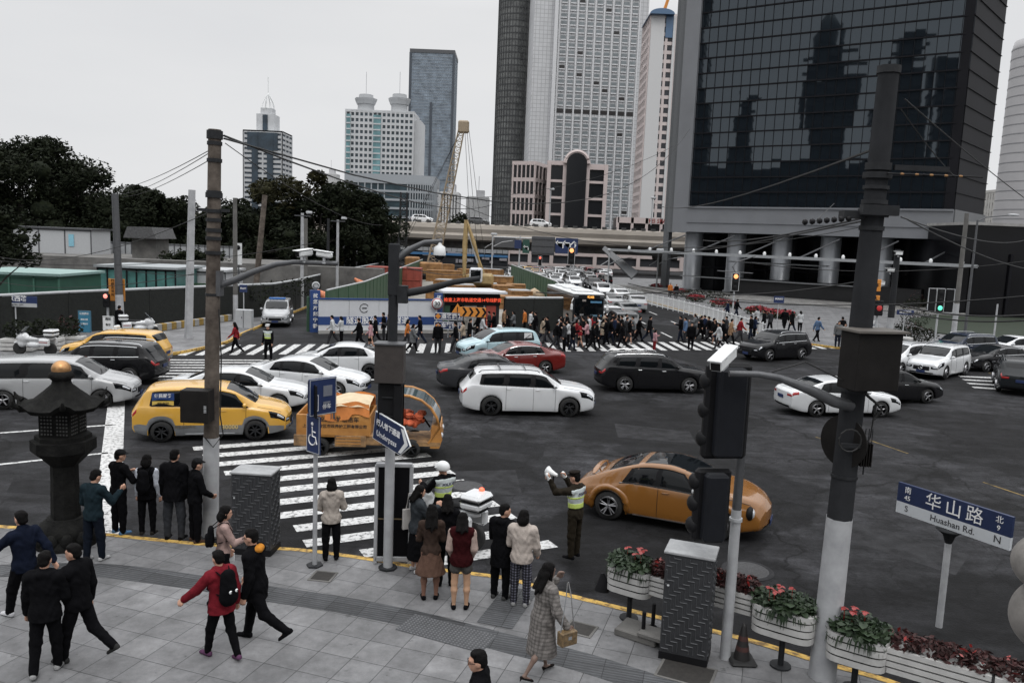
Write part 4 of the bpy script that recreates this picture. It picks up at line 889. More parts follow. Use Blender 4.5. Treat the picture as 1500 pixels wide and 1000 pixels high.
# ---------------------------------------------------------------- people: one continuous skin surface, clothes and hair as children
def snet(f, org, vx):
 s = f < 0; n = s.shape
 c = np.zeros((n[0]-1, n[1]-1, n[2]-1), np.int8)
 for a in (0, 1):
  for b in (0, 1):
   for d in (0, 1): c += s[a:n[0]-1+a, b:n[1]-1+b, d:n[2]-1+d]
 cell = (c > 0) & (c < 8); ii = np.argwhere(cell); idx = -np.ones(cell.shape, np.int64); idx[cell] = np.arange(len(ii))
 acc = np.zeros((len(ii), 3)); cnt = np.zeros(len(ii)); I, J, K = ii.T
 co = [(a, b, d) for a in (0, 1) for b in (0, 1) for d in (0, 1)]
 for p in co:
  for ax in range(3):
   if p[ax]: continue
   q = list(p); q[ax] = 1
   fa = f[I+p[0], J+p[1], K+p[2]]; fb = f[I+q[0], J+q[1], K+q[2]]; m = (fa < 0) != (fb < 0)
   t = np.where(m, fa/np.where(m, fa-fb, 1), 0)
   for k in range(3): acc[:, k] += np.where(m, p[k] + (t if k == ax else 0), 0)
   cnt += m
 V = (ii + acc/cnt[:, None])*vx + org
 Fs = []
 for ax in range(3):
  a = [slice(1, -1)]*3; b = [slice(1, -1)]*3; a[ax] = slice(0, -1); b[ax] = slice(1, None)
  sa = s[tuple(a)]; sb = s[tuple(b)]
  for flip in (0, 1):
   e = np.argwhere((sa & ~sb) if not flip else (~sa & sb)); e = e + 1; e[:, ax] -= 1
   u, v = (ax+1) % 3, (ax+2) % 3; q = []
   for du, dv in ((-1, -1), (0, -1), (0, 0), (-1, 0)):
    g = e.copy(); g[:, u] += du; g[:, v] += dv; q.append(idx[g[:, 0], g[:, 1], g[:, 2]])
   Fs.append(np.stack(q if not flip else q[::-1], 1))
 return V, np.concatenate(Fs)
def cap_(a, b, ra, rb, sq=None, n=None):    # tapered capsule, optional squash sq along n
 return ('c', np.array(a, float), np.array(b, float), ra, rb, sq, None if n is None else np.array(n, float))
def ell(c, r, R=None): return ('e', np.array(c, float), np.array(r, float), R)
def field(prims, vx, k=.02, cut=None, wr=0):
 lo = np.array([1e9]*3); hi = -lo
 bb = []
 for p in prims:
  if p[0] == 'c': m = max(p[3], p[4]); a = np.minimum(p[1], p[2])-m; b = np.maximum(p[1], p[2])+m
  else: m = p[2].max() if p[3] is not None else p[2]; a = p[1]-m; b = p[1]+m
  bb.append((a, b)); lo = np.minimum(lo, a); hi = np.maximum(hi, b)
 lo -= 3*vx; hi += 3*vx
 n = np.ceil((hi-lo)/vx).astype(int)+1
 f = np.full(n, 1.0, np.float32)
 for p, (a, b) in zip(prims, bb):
  pad = k + 2*vx
  i0 = np.maximum(((a-pad-lo)/vx).astype(int), 0); i1 = np.minimum(((b+pad-lo)/vx).astype(int)+2, n)
  g = [((np.arange(i0[t], i1[t])*vx+lo[t]).astype(np.float32)) for t in range(3)]
  X, Yy, Z = np.meshgrid(*g, indexing='ij', sparse=True)
  if p[0] == 'c':
   _, A, B, ra, rb, sq, nn = p; ba = B-A; L2 = max(float(ba@ba), 1e-9)
   dx, dy, dz = X-A[0], Yy-A[1], Z-A[2]
   h = np.clip((dx*ba[0]+dy*ba[1]+dz*ba[2])/L2, 0, 1)
   dx = dx-h*ba[0]; dy = dy-h*ba[1]; dz = dz-h*ba[2]
   if sq:
    dn = (dx*nn[0]+dy*nn[1]+dz*nn[2])*(1/sq-1); dx = dx+dn*nn[0]; dy = dy+dn*nn[1]; dz = dz+dn*nn[2]
   d = np.sqrt(dx*dx+dy*dy+dz*dz)-(ra+(rb-ra)*h)
   if sq: d = d*min(1, sq*1.3)
  else:
   _, c, r, Rm = p; dx, dy, dz = X-c[0], Yy-c[1], Z-c[2]
   if Rm is not None:
    dx, dy, dz = (Rm[0, i]*0 + Rm[0][i]*dx*0 for i in range(3)) if False else (Rm[0][0]*dx+Rm[1][0]*dy+Rm[2][0]*dz, Rm[0][1]*dx+Rm[1][1]*dy+Rm[2][1]*dz, Rm[0][2]*dx+Rm[1][2]*dy+Rm[2][2]*dz)
   k0 = np.sqrt((dx/r[0])**2+(dy/r[1])**2+(dz/r[2])**2); k1 = np.sqrt((dx/r[0]**2)**2+(dy/r[1]**2)**2+(dz/r[2]**2)**2)
   d = k0*(k0-1)/np.maximum(k1, 1e-6)
  sl = tuple(slice(i0[t], i1[t]) for t in range(3)); o = f[sl]
  h = np.clip(.5+.5*(o-d)/k, 0, 1); f[sl] = o*(1-h)+d*h-k*h*(1-h)
 if wr or cut:
  g = [((np.arange(n[t])*vx+lo[t]).astype(np.float32)) for t in range(3)]; X, Yy, Z = np.meshgrid(*g, indexing='ij', sparse=True)
  if wr:
   f += wr*(np.sin(Z*38+4*np.sin(X*17+1)+3*np.sin(Yy*21))*.6+np.sin(X*45+Z*22+3*np.sin(Z*15))*.4)
  for z0, sgn in (cut or []): f = np.maximum(f, sgn*(Z-z0))
 return snet(f, lo, vx)
def npmesh(name, V, Fc, m):
 me = bpy.data.meshes.new(name); me.vertices.add(len(V)); me.vertices.foreach_set('co', np.asarray(V, np.float32).ravel())
 me.loops.add(Fc.size); me.loops.foreach_set('vertex_index', Fc.astype(np.int32).ravel())
 me.polygons.add(len(Fc)); me.polygons.foreach_set('loop_start', np.arange(0, Fc.size, 4, dtype=np.int32))
 me.polygons.foreach_set('use_smooth', np.ones(len(Fc), bool)); me.update(calc_edges=True)
 for q in (m if isinstance(m, (list, tuple)) else [m]): me.materials.append(q)
 return me
def rotv(v, ax, a):
 return np.array(Matrix.Rotation(a, 3, ax) @ Vector(v))
FIG = {}
def skeleton(h, fem, pose):
 g = lambda k, d: pose.get(k, d)
 J = {}; lean = R_(g('lean', 2)); z0 = 0
 up = np.array([0, math.sin(lean), math.cos(lean)])
 side = rotv((1, 0, 0), 'Z', R_(g('twist', 0)))
 pel = np.array([0, 0, .51*h])
 J['pel'] = pel; J['waist'] = pel+up*.10*h; J['chest'] = pel+up*.205*h; J['neck'] = pel+up*.315*h
 sw = (.098 if fem else .112)*h; fw = np.cross(up, side); J['side'] = side; J['up'] = up; J['fw'] = fw
 ht, hn = R_(g('turn', 0)), R_(g('nod', 5))
 hup = rotv(rotv(up, 'X', -hn), 'Z', ht); hf = rotv(rotv((0, 1, 0), 'X', -hn), 'Z', ht); hs_ = np.cross(hf, hup)
 J['hup'], J['hf'], J['hs'] = hup, hf, hs_; J['head'] = J['neck']+up*.035*h+hup*.068*h+hf*.012*h
 for s, L_ in ((-1, 'L'), (1, 'R')):
  hip = pel+np.array([s*.052*h, 0, -.01*h]); th, kn = [R_(a) for a in g('leg'+L_, (0, 3))]; ab = R_(g('abd', 3))
  k_ = hip+np.array([s*math.sin(ab)*.24*h, math.sin(th)*.24*h, -math.cos(th)*.24*h])
  sh = th-kn; a_ = k_+np.array([0, math.sin(sh)*.235*h, -math.cos(sh)*.235*h])
  J['hip'+L_], J['knee'+L_], J['ank'+L_] = hip, k_, a_
  fp = max(0, -math.degrees(sh)-12)*.8 if kn > .25 else 0; fp = g('foot'+L_, fp)
  fd = rotv((0, 1, 0), 'X', -R_(fp)); fd = rotv(fd, 'Z', -s*R_(8)); J['fd'+L_] = fd
  S = J['neck']-up*.035*h+side*s*sw; J['sh'+L_] = S
  a1, a2, el, inw = [R_(a) for a in g('arm'+L_, (0, 6, 12, 0))]
  ud = np.array([math.sin(a2)*s, math.sin(a1)*math.cos(a2), -math.cos(a1)*math.cos(a2)])
  b2 = a2-inw; fdv = np.array([math.sin(b2)*s, math.sin(a1+el)*math.cos(b2), -math.cos(a1+el)*math.cos(b2)])
  tw = R_(g('twist', 0)); ud = rotv(ud, 'Z', tw); fdv = rotv(fdv, 'Z', tw)
  J['el'+L_] = S+ud*.172*h; J['wr'+L_] = J['el'+L_]+fdv*.148*h; J['hd'+L_] = fdv
 dz = min(J['ankL'][2], J['ankR'][2]) if True else 0
 sh = -(dz-.045*h)
 for k in J:
  if k not in ('side', 'up', 'fw', 'hup', 'hf', 'hs', 'fdL', 'fdR', 'hdL', 'hdR'): J[k] = J[k]+np.array([0, 0, sh])
 return J
def torso(J, h, fem, e, belly=0):
 up, sd = J['up'], J['side']; n = J['fw']
 W = .93 if fem else 1.0
 P = [cap_(J['pel']-sd*.03*h, J['pel']+sd*.03*h, .066*h+e, .066*h+e, .86, n), cap_(J['pel']+up*.03*h, J['waist'], .078*h*(.9 if fem else 1)+e, .070*h*(.85 if fem else 1.05)+e+belly, .78, n),
  cap_(J['waist'], J['chest'], .070*h*(.88 if fem else 1.08)+e+belly, .088*h*W+e, .74, n),
  cap_(J['chest'], J['neck']-up*.06*h, .090*h*W+e, .085*h*W+e, .68, n),
  cap_(J['shL']+sd*.02*h, J['shR']-sd*.02*h, .036*h+e, .036*h+e), cap_(J['neck']-up*.04*h, J['neck'], .05*h+e*.5, .032*h+e*.3)]
 if fem: P.append(ell(J['chest']+up*.015*h+n*.042*h, (.07*h+e, .035*h+e, .04*h+e)))
 return P
def figure(key, h=1.7, fem=False, pose={}, wear={}, vx=.012):
 if key in FIG: return FIG[key]
 J = skeleton(h, fem, pose); up = J['up']; P = []; near = vx < .014
 # skin: one surface
 P += torso(J, h, fem, 0)
 hd, hf, hu, hs_ = J['head'], J['hf'], J['hup'], J['hs']
 Rm = np.stack([hs_, hf, hu], 1)
 P += [cap_(J['neck']-up*.02*h, hd-hu*.03*h-hf*.01*h, .034*h*(.88 if fem else 1), .031*h*(.88 if fem else 1))]
 H_ = [ell(hd+hu*.012*h-hf*.006*h, (.044*h, .054*h, .056*h), Rm), ell(hd-hu*.026*h+hf*.016*h, (.034*h, .034*h, .042*h), Rm), ell(hd-hu*.052*h+hf*.030*h, (.018*h, .016*h, .014*h), Rm)]
 if near:
  H_ += [cap_(hd+hu*.002*h+hf*.046*h, hd-hu*.016*h+hf*.058*h, .005*h, .0075*h), ell(hd-hu*.033*h+hf*.045*h, (.014*h, .008*h, .006*h), Rm), ell(hd+hu*.014*h+hf*.043*h, (.03*h, .008*h, .006*h), Rm)]
  H_ += [ell(hd-hu*.006*h-hf*.004*h+hs_*s*.044*h, (.007*h, .014*h, .019*h), Rm) for s in (-1, 1)]
 P += H_
 for L_, s in (('L', -1), ('R', 1)):
  S, E_, Wr, D = J['sh'+L_], J['el'+L_], J['wr'+L_], J['hd'+L_]
  P += [cap_(S, E_, .029*h, .023*h), cap_(E_, Wr, .0245*h, .0155*h)]
  pn = np.cross(D, J['fw']); nn = np.linalg.norm(pn); pn = pn/nn if nn > .15 else np.array([s, 0, 0.]); pn = pn*np.sign(pn@J['side']*s+1e-6); fwd = np.cross(pn, D)
  fwd = fwd if fwd@J['fw'] > 0 or abs(fwd[2]) > .5 else -fwd
  pm = Wr+D*.048*h
  P += [cap_(Wr+D*.008*h, pm, .019*h, .024*h, .5, pn)]
  if near:
   for q, l_ in ((-1.5, .036), (-.5, .043), (.5, .045), (1.5, .040)):
    b0 = pm+fwd*q*.0115*h-D*.004*h; k1 = b0+D*l_*.55*h+fwd*q*.001*h; k2 = k1+(D*.75-pn*.6)*l_*.55*h
    P += [cap_(b0, k1, .0062*h, .0056*h), cap_(k1, k2, .0056*h, .005*h)]
   t0 = Wr+D*.016*h+fwd*.018*h; t1 = t0+(D*.7+fwd*.7)*.026*h; P += [cap_(t0, t1, .0078*h, .0068*h), cap_(t1, t1+(D*.95+fwd*.2-pn*.2)*.02*h, .0066*h, .0058*h)]
  else: P += [cap_(pm, pm+(D-pn*.4)*.04*h, .02*h, .012*h, .5, pn)]
  hp, kn, an, fd = J['hip'+L_], J['knee'+L_], J['ank'+L_], J['fd'+L_]
  mid = kn+(an-kn)*.32-np.array([0, .008*h, 0])
  q_ = 1 if wear.get('bottom') in ('skirt', 'shorts') else .74
  P += [cap_(hp, kn, .052*h*q_, .033*h*q_), cap_(kn, mid, .032*h*q_, .033*h*q_), cap_(mid, an, .032*h*q_, .019*h*q_), cap_(an-fd*.012*h-np.array([0, 0, .012*h]), an+fd*.05*h-np.array([0, 0, .022*h]), .014*h, .010*h)]
 out = {'body': npmesh('person_body', *field(P, vx, .018*h), M_skin)}
 wv = wear
 # hair
 hr = wv.get('hair', 'short'); HP = []
 hc = hd+hu*.018*h-hf*.014*h
 if hr != 'helmet': HP += [ell(hc+hu*.004*h, (.050*h, .055*h, .056*h), Rm), ell(hc-hu*.03*h-hf*.018*h, (.043*h, .036*h, .038*h), Rm)]
 if hr in ('short', 'cap') : HP += [ell(hc+hu*.034*h+hf*.026*h, (.040*h, .028*h, .022*h), Rm)]
 if hr in ('bob', 'long', 'mid'):
  Ln = {'bob': .075, 'mid': .13, 'long': .20}[hr]; wd = {'bob': .044, 'mid': .046, 'long': .05}[hr]
  HP += [cap_(hc-hf*.012*h, hc-hf*.040*h-up*.06*h, .052*h, .055*h, .7, J['fw'])]
  for i in range(-3, 4):
   o_ = J['side']*i*.013*h; q_ = Ln*(1-.05*abs(i)-.08*((i*7) % 3)); HP.append(cap_(hc-hf*.030*h-up*.03*h+o_, hc-J['fw']*(.056+.048*(Ln > .1)-.004*abs(i))*h-up*q_*h+o_*1.35, .024*h, .013*h))
  for s in (-1, 1): HP += [cap_(hc+hs_*s*.036*h+hf*.014*h, hc+hs_*s*.040*h+hf*.006*h-up*(Ln*.75)*h, .017*h, .014*h)]
  HP += [ell(hc+hu*.03*h+hf*.03*h, (.042*h, .024*h, .022*h), Rm)]
 if hr == 'bun': HP += [ell(hc+hu*.05*h-hf*.03*h, (.022*h,)*3, Rm)]
 if HP: out['hair'] = npmesh('hair', *field(HP, vx, .008*h, wr=.004), M_hair)
 if hr == 'cap' or hr == 'peaked':
  Hc = hd+hu*.040*h-hf*.002*h; CP = [ell(Hc, (.055*h, .060*h, .040*h), Rm), cap_(Hc+hf*.04*h-hu*.010*h-hs_*.02*h, Hc+hf*.04*h-hu*.010*h+hs_*.02*h, .038*h, .038*h, .18, hu), cap_(Hc+hf*.06*h-hu*.014*h-hs_*.012*h, Hc+hf*.06*h-hu*.014*h+hs_*.012*h, .03*h, .03*h, .18, hu)]
  if hr == 'peaked': CP.append(ell(Hc+hu*.025*h, (.068*h, .070*h, .018*h), Rm))
  out['cap'] = npmesh('cap', *field(CP, vx*.9, .008*h), M_black)
 if hr == 'helmet':
  Hc = hd+hu*.012*h-hf*.002*h; out['helmet'] = npmesh('helmet', *field([ell(Hc, (.074*h, .086*h, .074*h), Rm), cap_(Hc+hf*.055*h+hu*.016*h-hs_*.03*h, Hc+hf*.055*h+hu*.016*h+hs_*.03*h, .034*h, .034*h, .35, hu)], vx, .01*h, cut=[((Hc-hu*.035*h)[2], -1)]), M_white)
 # bottoms
 bt = wv.get('bottom', 'trousers'); e = .013*h if bt != 'slim' else .009*h
 if bt in ('trousers', 'slim', 'shorts'):
  B = [cap_(J['pel']-J['side']*.032*h, J['pel']+J['side']*.032*h, .068*h+.006, .068*h+.006, .88, J['fw']), cap_(J['pel'], J['pel']+up*.06*h, .074*h, .072*h, .8, J['fw'])]
  for L_ in 'LR':
   hp, kn, an = J['hip'+L_], J['knee'+L_], J['ank'+L_]; w_ = wv.get('flare', 1)
   if bt == 'shorts': B += [cap_(hp, hp+(kn-hp)*.35, .060*h, .062*h)]
   else:
    B += [cap_(hp, kn, .054*h+e*.4, .034*h+e), cap_(kn, an+np.array([0, 0, -.004*h]), (.034*h+e), (.021*h+e)*w_)]
  out['bottom'] = npmesh({'shorts': 'shorts'}.get(bt, 'trousers'), *field(B, vx, .016*h, wr=.0050 if vx < .02 else .001), M_black)
 elif bt == 'skirt':
  hl = wv.get('hem', .26)*h; P0 = J['pel']+up*.05*h; B = [cap_(P0, J['pel'], .064*h, .085*h, .85, J['fw']), cap_(J['pel'], np.array([0, .01, hl]), .085*h, wv.get('flare', .13)*h, .85, (0, 1, 0))]
  B = [p for p in B]; out['bottom'] = npmesh('skirt', *field(B, vx, .015*h, cut=[(hl, -1)], wr=.006), M_black)
 # top
 tp = wv.get('top', 'jacket'); e = {'jacket': .018, 'sweater': .012, 'coat': .023, 'shirt': .008, 'puffy': .026, 'vest': .01}[tp]*h
 T = torso(J, h, fem, e, wv.get('belly', 0))
 hem = wv.get('them', -.035)
 if tp == 'coat' or hem < -.05:
  hz = J['pel']+np.array([0, 0, hem*h]); fl = wv.get('tflare', .10)
  T += [cap_(J['waist'], J['pel'], .07*h+e, .088*h+e, .86, J['fw']), cap_(J['pel'], hz, .088*h+e, fl*h+e, .86, (0, 1, 0))]
  cutz = hz[2]
 else: T += [cap_(J['pel'], J['pel']+up*hem*h, .075*h+e, .077*h+e, .85, J['fw'])]; cutz = (J['pel']+up*(hem-.02)*h)[2]
 hasf = wv.get('hood', False)
 if hasf: T += [ell(J['neck']-J['fw']*.045*h+up*.0*h, (.06*h, .04*h, .035*h)), cap_(J['neck']-J['side']*.04*h, J['neck']+J['side']*.04*h, .028*h, .028*h)]
 if wv.get('collar'): T += [cap_(J['neck'], J['neck']+up*.028*h, .044*h, .040*h)]
 TA = []
 for L_ in 'LR':
  S, E_, Wr = J['sh'+L_], J['el'+L_], J['wr'+L_]
  if tp == 'vest': continue
  TA += [cap_(S, E_, .034*h+e*.6, .028*h+e*.6), cap_(E_, Wr-J['hd'+L_]*.0*h, .028*h+e*.6, .019*h+e*.6)]
 if wv.get('sleeves'):
  out['sleeves'] = npmesh('sleeve', *field(TA, vx, .012*h, wr=.003), M_black); TA = []
 low = [p for p in TA]
 V, Fq = field(T+TA if cutz < min(J['wrL'][2], J['wrR'][2])-.03*h else T, vx, .016*h, cut=[(cutz, -1)], wr=.0065 if vx < .02 else .0015)
 if not (cutz < min(J['wrL'][2], J['wrR'][2])-.03*h) and TA:
  V2, F2 = field(TA, vx, .014*h, wr=.003); Fq = np.concatenate([Fq, F2+len(V)]); V = np.concatenate([V, V2])
 out['top'] = npmesh({'coat': 'coat', 'sweater': 'sweater', 'shirt': 'shirt', 'vest': 'vest'}.get(tp, 'jacket'), V, Fq, M_black)
 # shoes
 for L_ in 'LR':
  an, fd = J['ank'+L_], J['fd'+L_]; dn = rotv((0, 0, -1), 'X', math.asin(max(-1, min(1, fd[2])))); b0 = an-fd*.022*h+dn*.020*h; b1 = an+fd*.085*h+dn*.028*h
  SP = [cap_(b0, an+fd*.03*h+dn*.018*h, .0245*h, .024*h), cap_(an+fd*.02*h+dn*.024*h, b1, .025*h, .020*h, .72, -dn), cap_(b0-fd*.002*h+dn*.014*h, b1+dn*.006*h, .022*h, .024*h, .32, -dn)]
  if wv.get('boots'): SP += [cap_(an, an+(J['knee'+L_]-an)*.3, .027*h, .029*h)]
  if wv.get('heels'): SP = [cap_(b0, b1, .018*h, .016*h, .7, -dn), cap_(b0-fd*.004*h, b0+dn*.03*h-fd*.005*h, .008*h, .005*h)]
  out['shoe'+L_] = npmesh('shoe', *field(SP, min(vx, .014), .008*h), M_black)
 out['J'] = J
 FIG[key] = out
 return out
def slotmat(o, m):
 if o.data.materials and m: o.material_slots[0].link = 'OBJECT'; o.material_slots[0].material = m
NP = [0]
def person(px, py, hd, label, key=None, h=1.7, fem=False, pose=None, wear=None, vx=.012, top=(.02,.02,.022), bottom=(.015,.015,.018), shoe=(.02,.02,.02), hair=None, capc=None, group=None, at=None, z=0, sleeves=None, skin=None, slim=False):
 """hd: heading in degrees, 0 = facing away from the viewer (+Y), 90 = facing left"""
 NP[0] += 1; f = figure(key or 'p%d' % NP[0], h, fem, pose or {}, wear or {}, vx)
 x, y = at or G(px, py, z)
 r = thing('person', (x, y, z), label, 'person', R_(hd), group)
 cm = {'top': cloth(top), 'bottom': cloth(bottom), 'hair': hair or M_hair, 'cap': cloth(capc or (.015, .015, .016)), 'sleeves': cloth(sleeves or top), 'helmet': M_white}
 nm = {'body': 'body', 'hair': 'hair', 'cap': 'cap', 'helmet': 'helmet', 'sleeves': 'sleeve', 'shoeL': 'shoe', 'shoeR': 'shoe'}
 for k in f:
  if k in ('J', 'key') or (slim and k.startswith('shoe')): continue
  o = link(nm.get(k, f[k].name.split('.')[0]), f[k], r)
  slotmat(o, cm.get(k) or (cloth(shoe) if k.startswith('shoe') else (skin or M_skin)))
 r['_'] = 0; del r['_']
 return r, f['J'], f
def eyes(r, J, h, glasses=False):
 hd, hf, hu, hs_ = J['head'], J['hf'], J['hup'], J['hs']
 for s in (-1, 1):
  m = MB(); c = hd+hu*.004*h+hf*.046*h+hs_*s*.019*h; m.sph(tuple(c), (.0065*h*.9, .005*h, .0045*h), 0, 8, 6); m.build('eye', M_hair, r)
  b = MB(); c2 = hd+hu*.017*h+hf*.050*h; b.tube([tuple(c2+hs_*s*.008*h), tuple(c2+hs_*s*.028*h-hf*.008*h)], .0022*h, 6); b.build('eyebrow', M_hair, r)
 b = MB(); c2 = hd-hu*.033*h+hf*.0525*h; b.tube([tuple(c2-hs_*.013*h-hf*.004*h), tuple(c2), tuple(c2+hs_*.013*h-hf*.004*h)], .0022*h, 6); b.build('mouth', mat('lips', (.22, .07, .06), .5), r)
 if glasses:
  g = MB()
  for s in (-1, 1):
   c = hd+hu*.003*h+hf*.060*h+hs_*s*.019*h; g.tube([tuple(c+hs_*math.cos(a)*.016*h+hu*math.sin(a)*.011*h) for a in [i*math.pi/6 for i in range(13)]], .0018*h, 6)
   g.tube([tuple(c+hs_*s*.015*h), tuple(hd+hs_*s*.046*h+hu*.002*h-hf*.004*h)], .0018*h, 6)
  g.build('glasses', M_black, r)
def backpack(J, r, col, label, h=1.7, big=1, eyesf=False):
 up, fw, sd = J['up'], J['fw'], J['side']; c = J['chest']-fw*(.115*h+.02)-up*.01*h
 t = thing('backpack', r.location, label, 'backpack', r.rotation_euler[2])
 P = [cap_(c-up*.085*h*big, c+up*.07*h*big, .080*h*big, .062*h*big, .62, fw), cap_(c-up*.08*h-fw*.03*h, c-up*.02*h-fw*.035*h, .05*h, .045*h, .5, fw)]
 b = link('bag_body', npmesh('backpack', *field(P, .012, .015, wr=.003), cloth(col)), t)
 for s in (-1, 1):
  m = MB(); a = J['sh'+('L' if s < 0 else 'R')]-sd*s*.045*h
  m.tube([tuple(c+up*.07*h+sd*s*.035*h), tuple(a+up*.056*h-fw*.03*h), tuple(a+up*.048*h+fw*.035*h), tuple(a-up*.05*h+fw*.085*h), tuple(a-up*.13*h+fw*.06*h+sd*s*.03*h), tuple(c-up*.09*h+sd*s*.06*h)], .014, 6, sq=.5); m.build('strap', cloth(col), t)
 if eyesf:
  for s in (-1, 1):
   m = MB(); q = c-up*.035*h-fw*(.072*h*big)+sd*s*.03*h; m.sph(tuple(q), (.024, .014, .026)); m.build('eye_patch', M_white, t)
   m = MB(); m.sph(tuple(q-fw*.013+sd*.008), (.010, .006, .012)); m.build('pupil', M_black, t)
 return t
# ---------------------------------------------------------------- site walls, yard behind them
M_hedge = mat('site_wall_dark', (.005, .006, .0055), .9, scale=6, col2=(.012, .014, .012), bump=.6, bscale=8)
M_green = mat('site_green', (.018, .055, .028), .6, scale=1.2, col2=(.035, .085, .045))
M_green2 = mat('shed_green', (.02, .075, .05), .6, var=.15, scale=1)
M_pale = mat('pale_metal', (.36, .37, .38), .5, var=.12, scale=1.5)
def wallrun(name, pts, h, m, label, cat_='wall', capm=None, capr=.09, th=.12, z0=ROAD, posts=0):
 t = thing(name, (pts[0][0], pts[0][1], z0), label, cat_); q = [(x-pts[0][0], y-pts[0][1]) for x, y in pts]; b = MB()
 for a, c in zip(q[:-1], q[1:]):
  a, c = Vector(a), Vector(c); d = c-a; b.box(((a+c)/2).to_tuple()+(h/2,), (d.length+.05, th, h), rz=math.atan2(d.y, d.x))
  n = int(d.length/2.2)
  for k in range(n+1): p = a+d*k/max(n, 1); b.box((p.x, p.y, h/2), (.10, th+.06, h), rz=math.atan2(d.y, d.x))
 b.build('panel', m, t)
 if capm: b = MB(); b.tube([(x, y, h+.03) for x, y in q], capr, 8); b.build('top_rail', capm, t)
 return t, q
wl = [G(*p, 2.35) for p in ((-160, 438), (0, 433), (100, 428), (270, 421), (400, 416))]+[(-17.6, 64), (-18.1, 75), (-18.5, 110), (-22, 150)]
t, q = wallrun('site_wall', wl, 2.45, M_hedge, 'long dark site wall with a white top rail along the left pavement', capm=M_pale)
# black and yellow kerb blocks at the foot of the wall
a, c = Vector(G(186, 492)), Vector(G(336, 470)); n = 22; ky = thing('striped_kerb', (a.x, a.y, 0), 'black and yellow striped concrete kerb at the foot of the dark wall', 'kerb')
for k in range(n):
 p = (c-a)*((k+.5)/n); b = MB(); b.box((p.x, p.y+.2, .22), ((c-a).length/n*.98, .3, .44), rz=math.atan2((c-a).y, (c-a).x), b=.03); b.build('block', M_conc if k % 2 else mat('faded_stripe', (.22, .14, .03), .8, var=.3), ky)
def boxthing(name, pxl, pxr, pyt, Yd, h, d, m, label, cat_, z0=0, roofm=None, pitch=0, over=.2, pan=0, panm=None):
 a, c = Y(pxl, pyt, Yd), Y(pxr, pyt, Yd); W = c[0]-a[0]; zt = (a[2]+c[2])/2; z0 = zt-h if z0 is None else z0; h = zt-z0
 t = thing(name, ((a[0]+c[0])/2, Yd+d/2, z0), label, cat_); b = MB(); b.box((0, 0, h/2), (W, d, h)); b.build('wall', m, t)
 if roofm: b = MB(); b.box((0, 0, h+.08), (W+over*2, d+over*2, .16), M=Matrix.Rotation(R_(pitch), 4, 'Y')); b.build('roof', roofm, t)
 if pan:
  b = MB()
  for k in range(pan+1): b.box((-W/2+W*k/pan, -d/2-.03, h/2), (.10, .06, h))
  b.box((0, -d/2-.03, h-.08), (W, .06, .12)); b.build('trim', panm or M_pale, t)
 return t, W, h
boxthing('green_shed', -60, 86, 402, 49, 3.4, 5, M_green2, 'green metal shed behind the wall at the left edge', 'shed', roofm=mat('shed_roof', (.20, .30, .28), .5), pan=4, panm=mat('shed_frame', (.05, .14, .10)))
boxthing('site_office', 143, 257, 393, 58, 3, 5, mat('teal_panes', (.06, .15, .14), .3, var=.4, scale=.8), 'low site cabin with teal windows and a flat pale roof', 'cabin', roofm=mat('roof_pale', (.25, .27, .28), .5), pan=8, panm=M_black)
boxthing('site_office', 258, 330, 397, 62, 3, 4, mat('office_white', (.42, .43, .44), .6, var=.1), 'white site cabin with small posters behind the white pole', 'cabin', roofm=M_pale, pan=3, panm=M_grey)
boxthing('retaining_wall', -80, 560, 381, 74, 4, 1.5, M_conc2, 'stained concrete retaining wall behind the site cabins', 'wall')
boxthing('terrace', -80, 420, 378, 78, 4, 12, M_conc2, 'concrete terrace above the retaining wall', 'terrace')
boxthing('white_container', 18, 133, 335, 84, 3.4, 4, mat('container_white', (.40, .41, .42), .6, var=.06), 'white container with a blue poster, on the terrace at left', 'container', z0=None, roofm=M_grey, pan=3, panm=M_grey)
p = Y(104, 352, 83.9); b = MB(); b.box((0, 0, 0), (.55, .04, 1.25)); o = b.build('poster', mat('poster_blue', (.22, .45, .55), .5), None, (p[0], 83.95, p[2])); tag(o, 'small blue and white poster on the white container', 'poster')
boxthing('low_fence', 130, 345, 357, 90, 2, .2, mat('fence_white_far', (.30, .31, .32), .6), 'low white panel fence running behind the grey hut', 'fence', z0=None, pan=24, panm=M_grey)
t, W, h = boxthing('hut', 193, 228, 349, 80, 2.6, 3, M_conc2, 'small dark grey hut with a tiled pitched roof', 'hut', z0=None)
b = MB(); b.prism([(-W*.68, 0), (W*.68, 0), (W*.5, 1.1), (-W*.5, 1.1)], -2.4, 2.4, 0, Matrix(((1, 0, 0, 0), (0, 0, 1, 0), (0, 1, 0, h), (0, 0, 0, 1)))); b.build('roof', mat('hut_tiles', (.07, .07, .072), .8, var=.4, scale=5), t)
boxthing('green_band_fence', 120, 320, 412, 61, 1, .15, mat('turf_green', (.02, .06, .012), .8), 'low green panel fence between the dark wall and the site cabins', 'fence', pan=9, panm=M_green)
for k, (px, py) in enumerate(((290, 372), (262, 378), (310, 380), (430, 395), (455, 392))):
 p = Y(px, py, 80); treeat(px, py-12, 80, 4.5, ['low green bush on the terrace right of the white pole', 'low green bush on the terrace left of the white pole', 'low bush beside the timber pole, on the terrace', 'dark bush beyond the camera arm', 'dark bush right of the grey lamp pole'][k], seed=60+k, n=900, s=.16, low=.5, group=None)
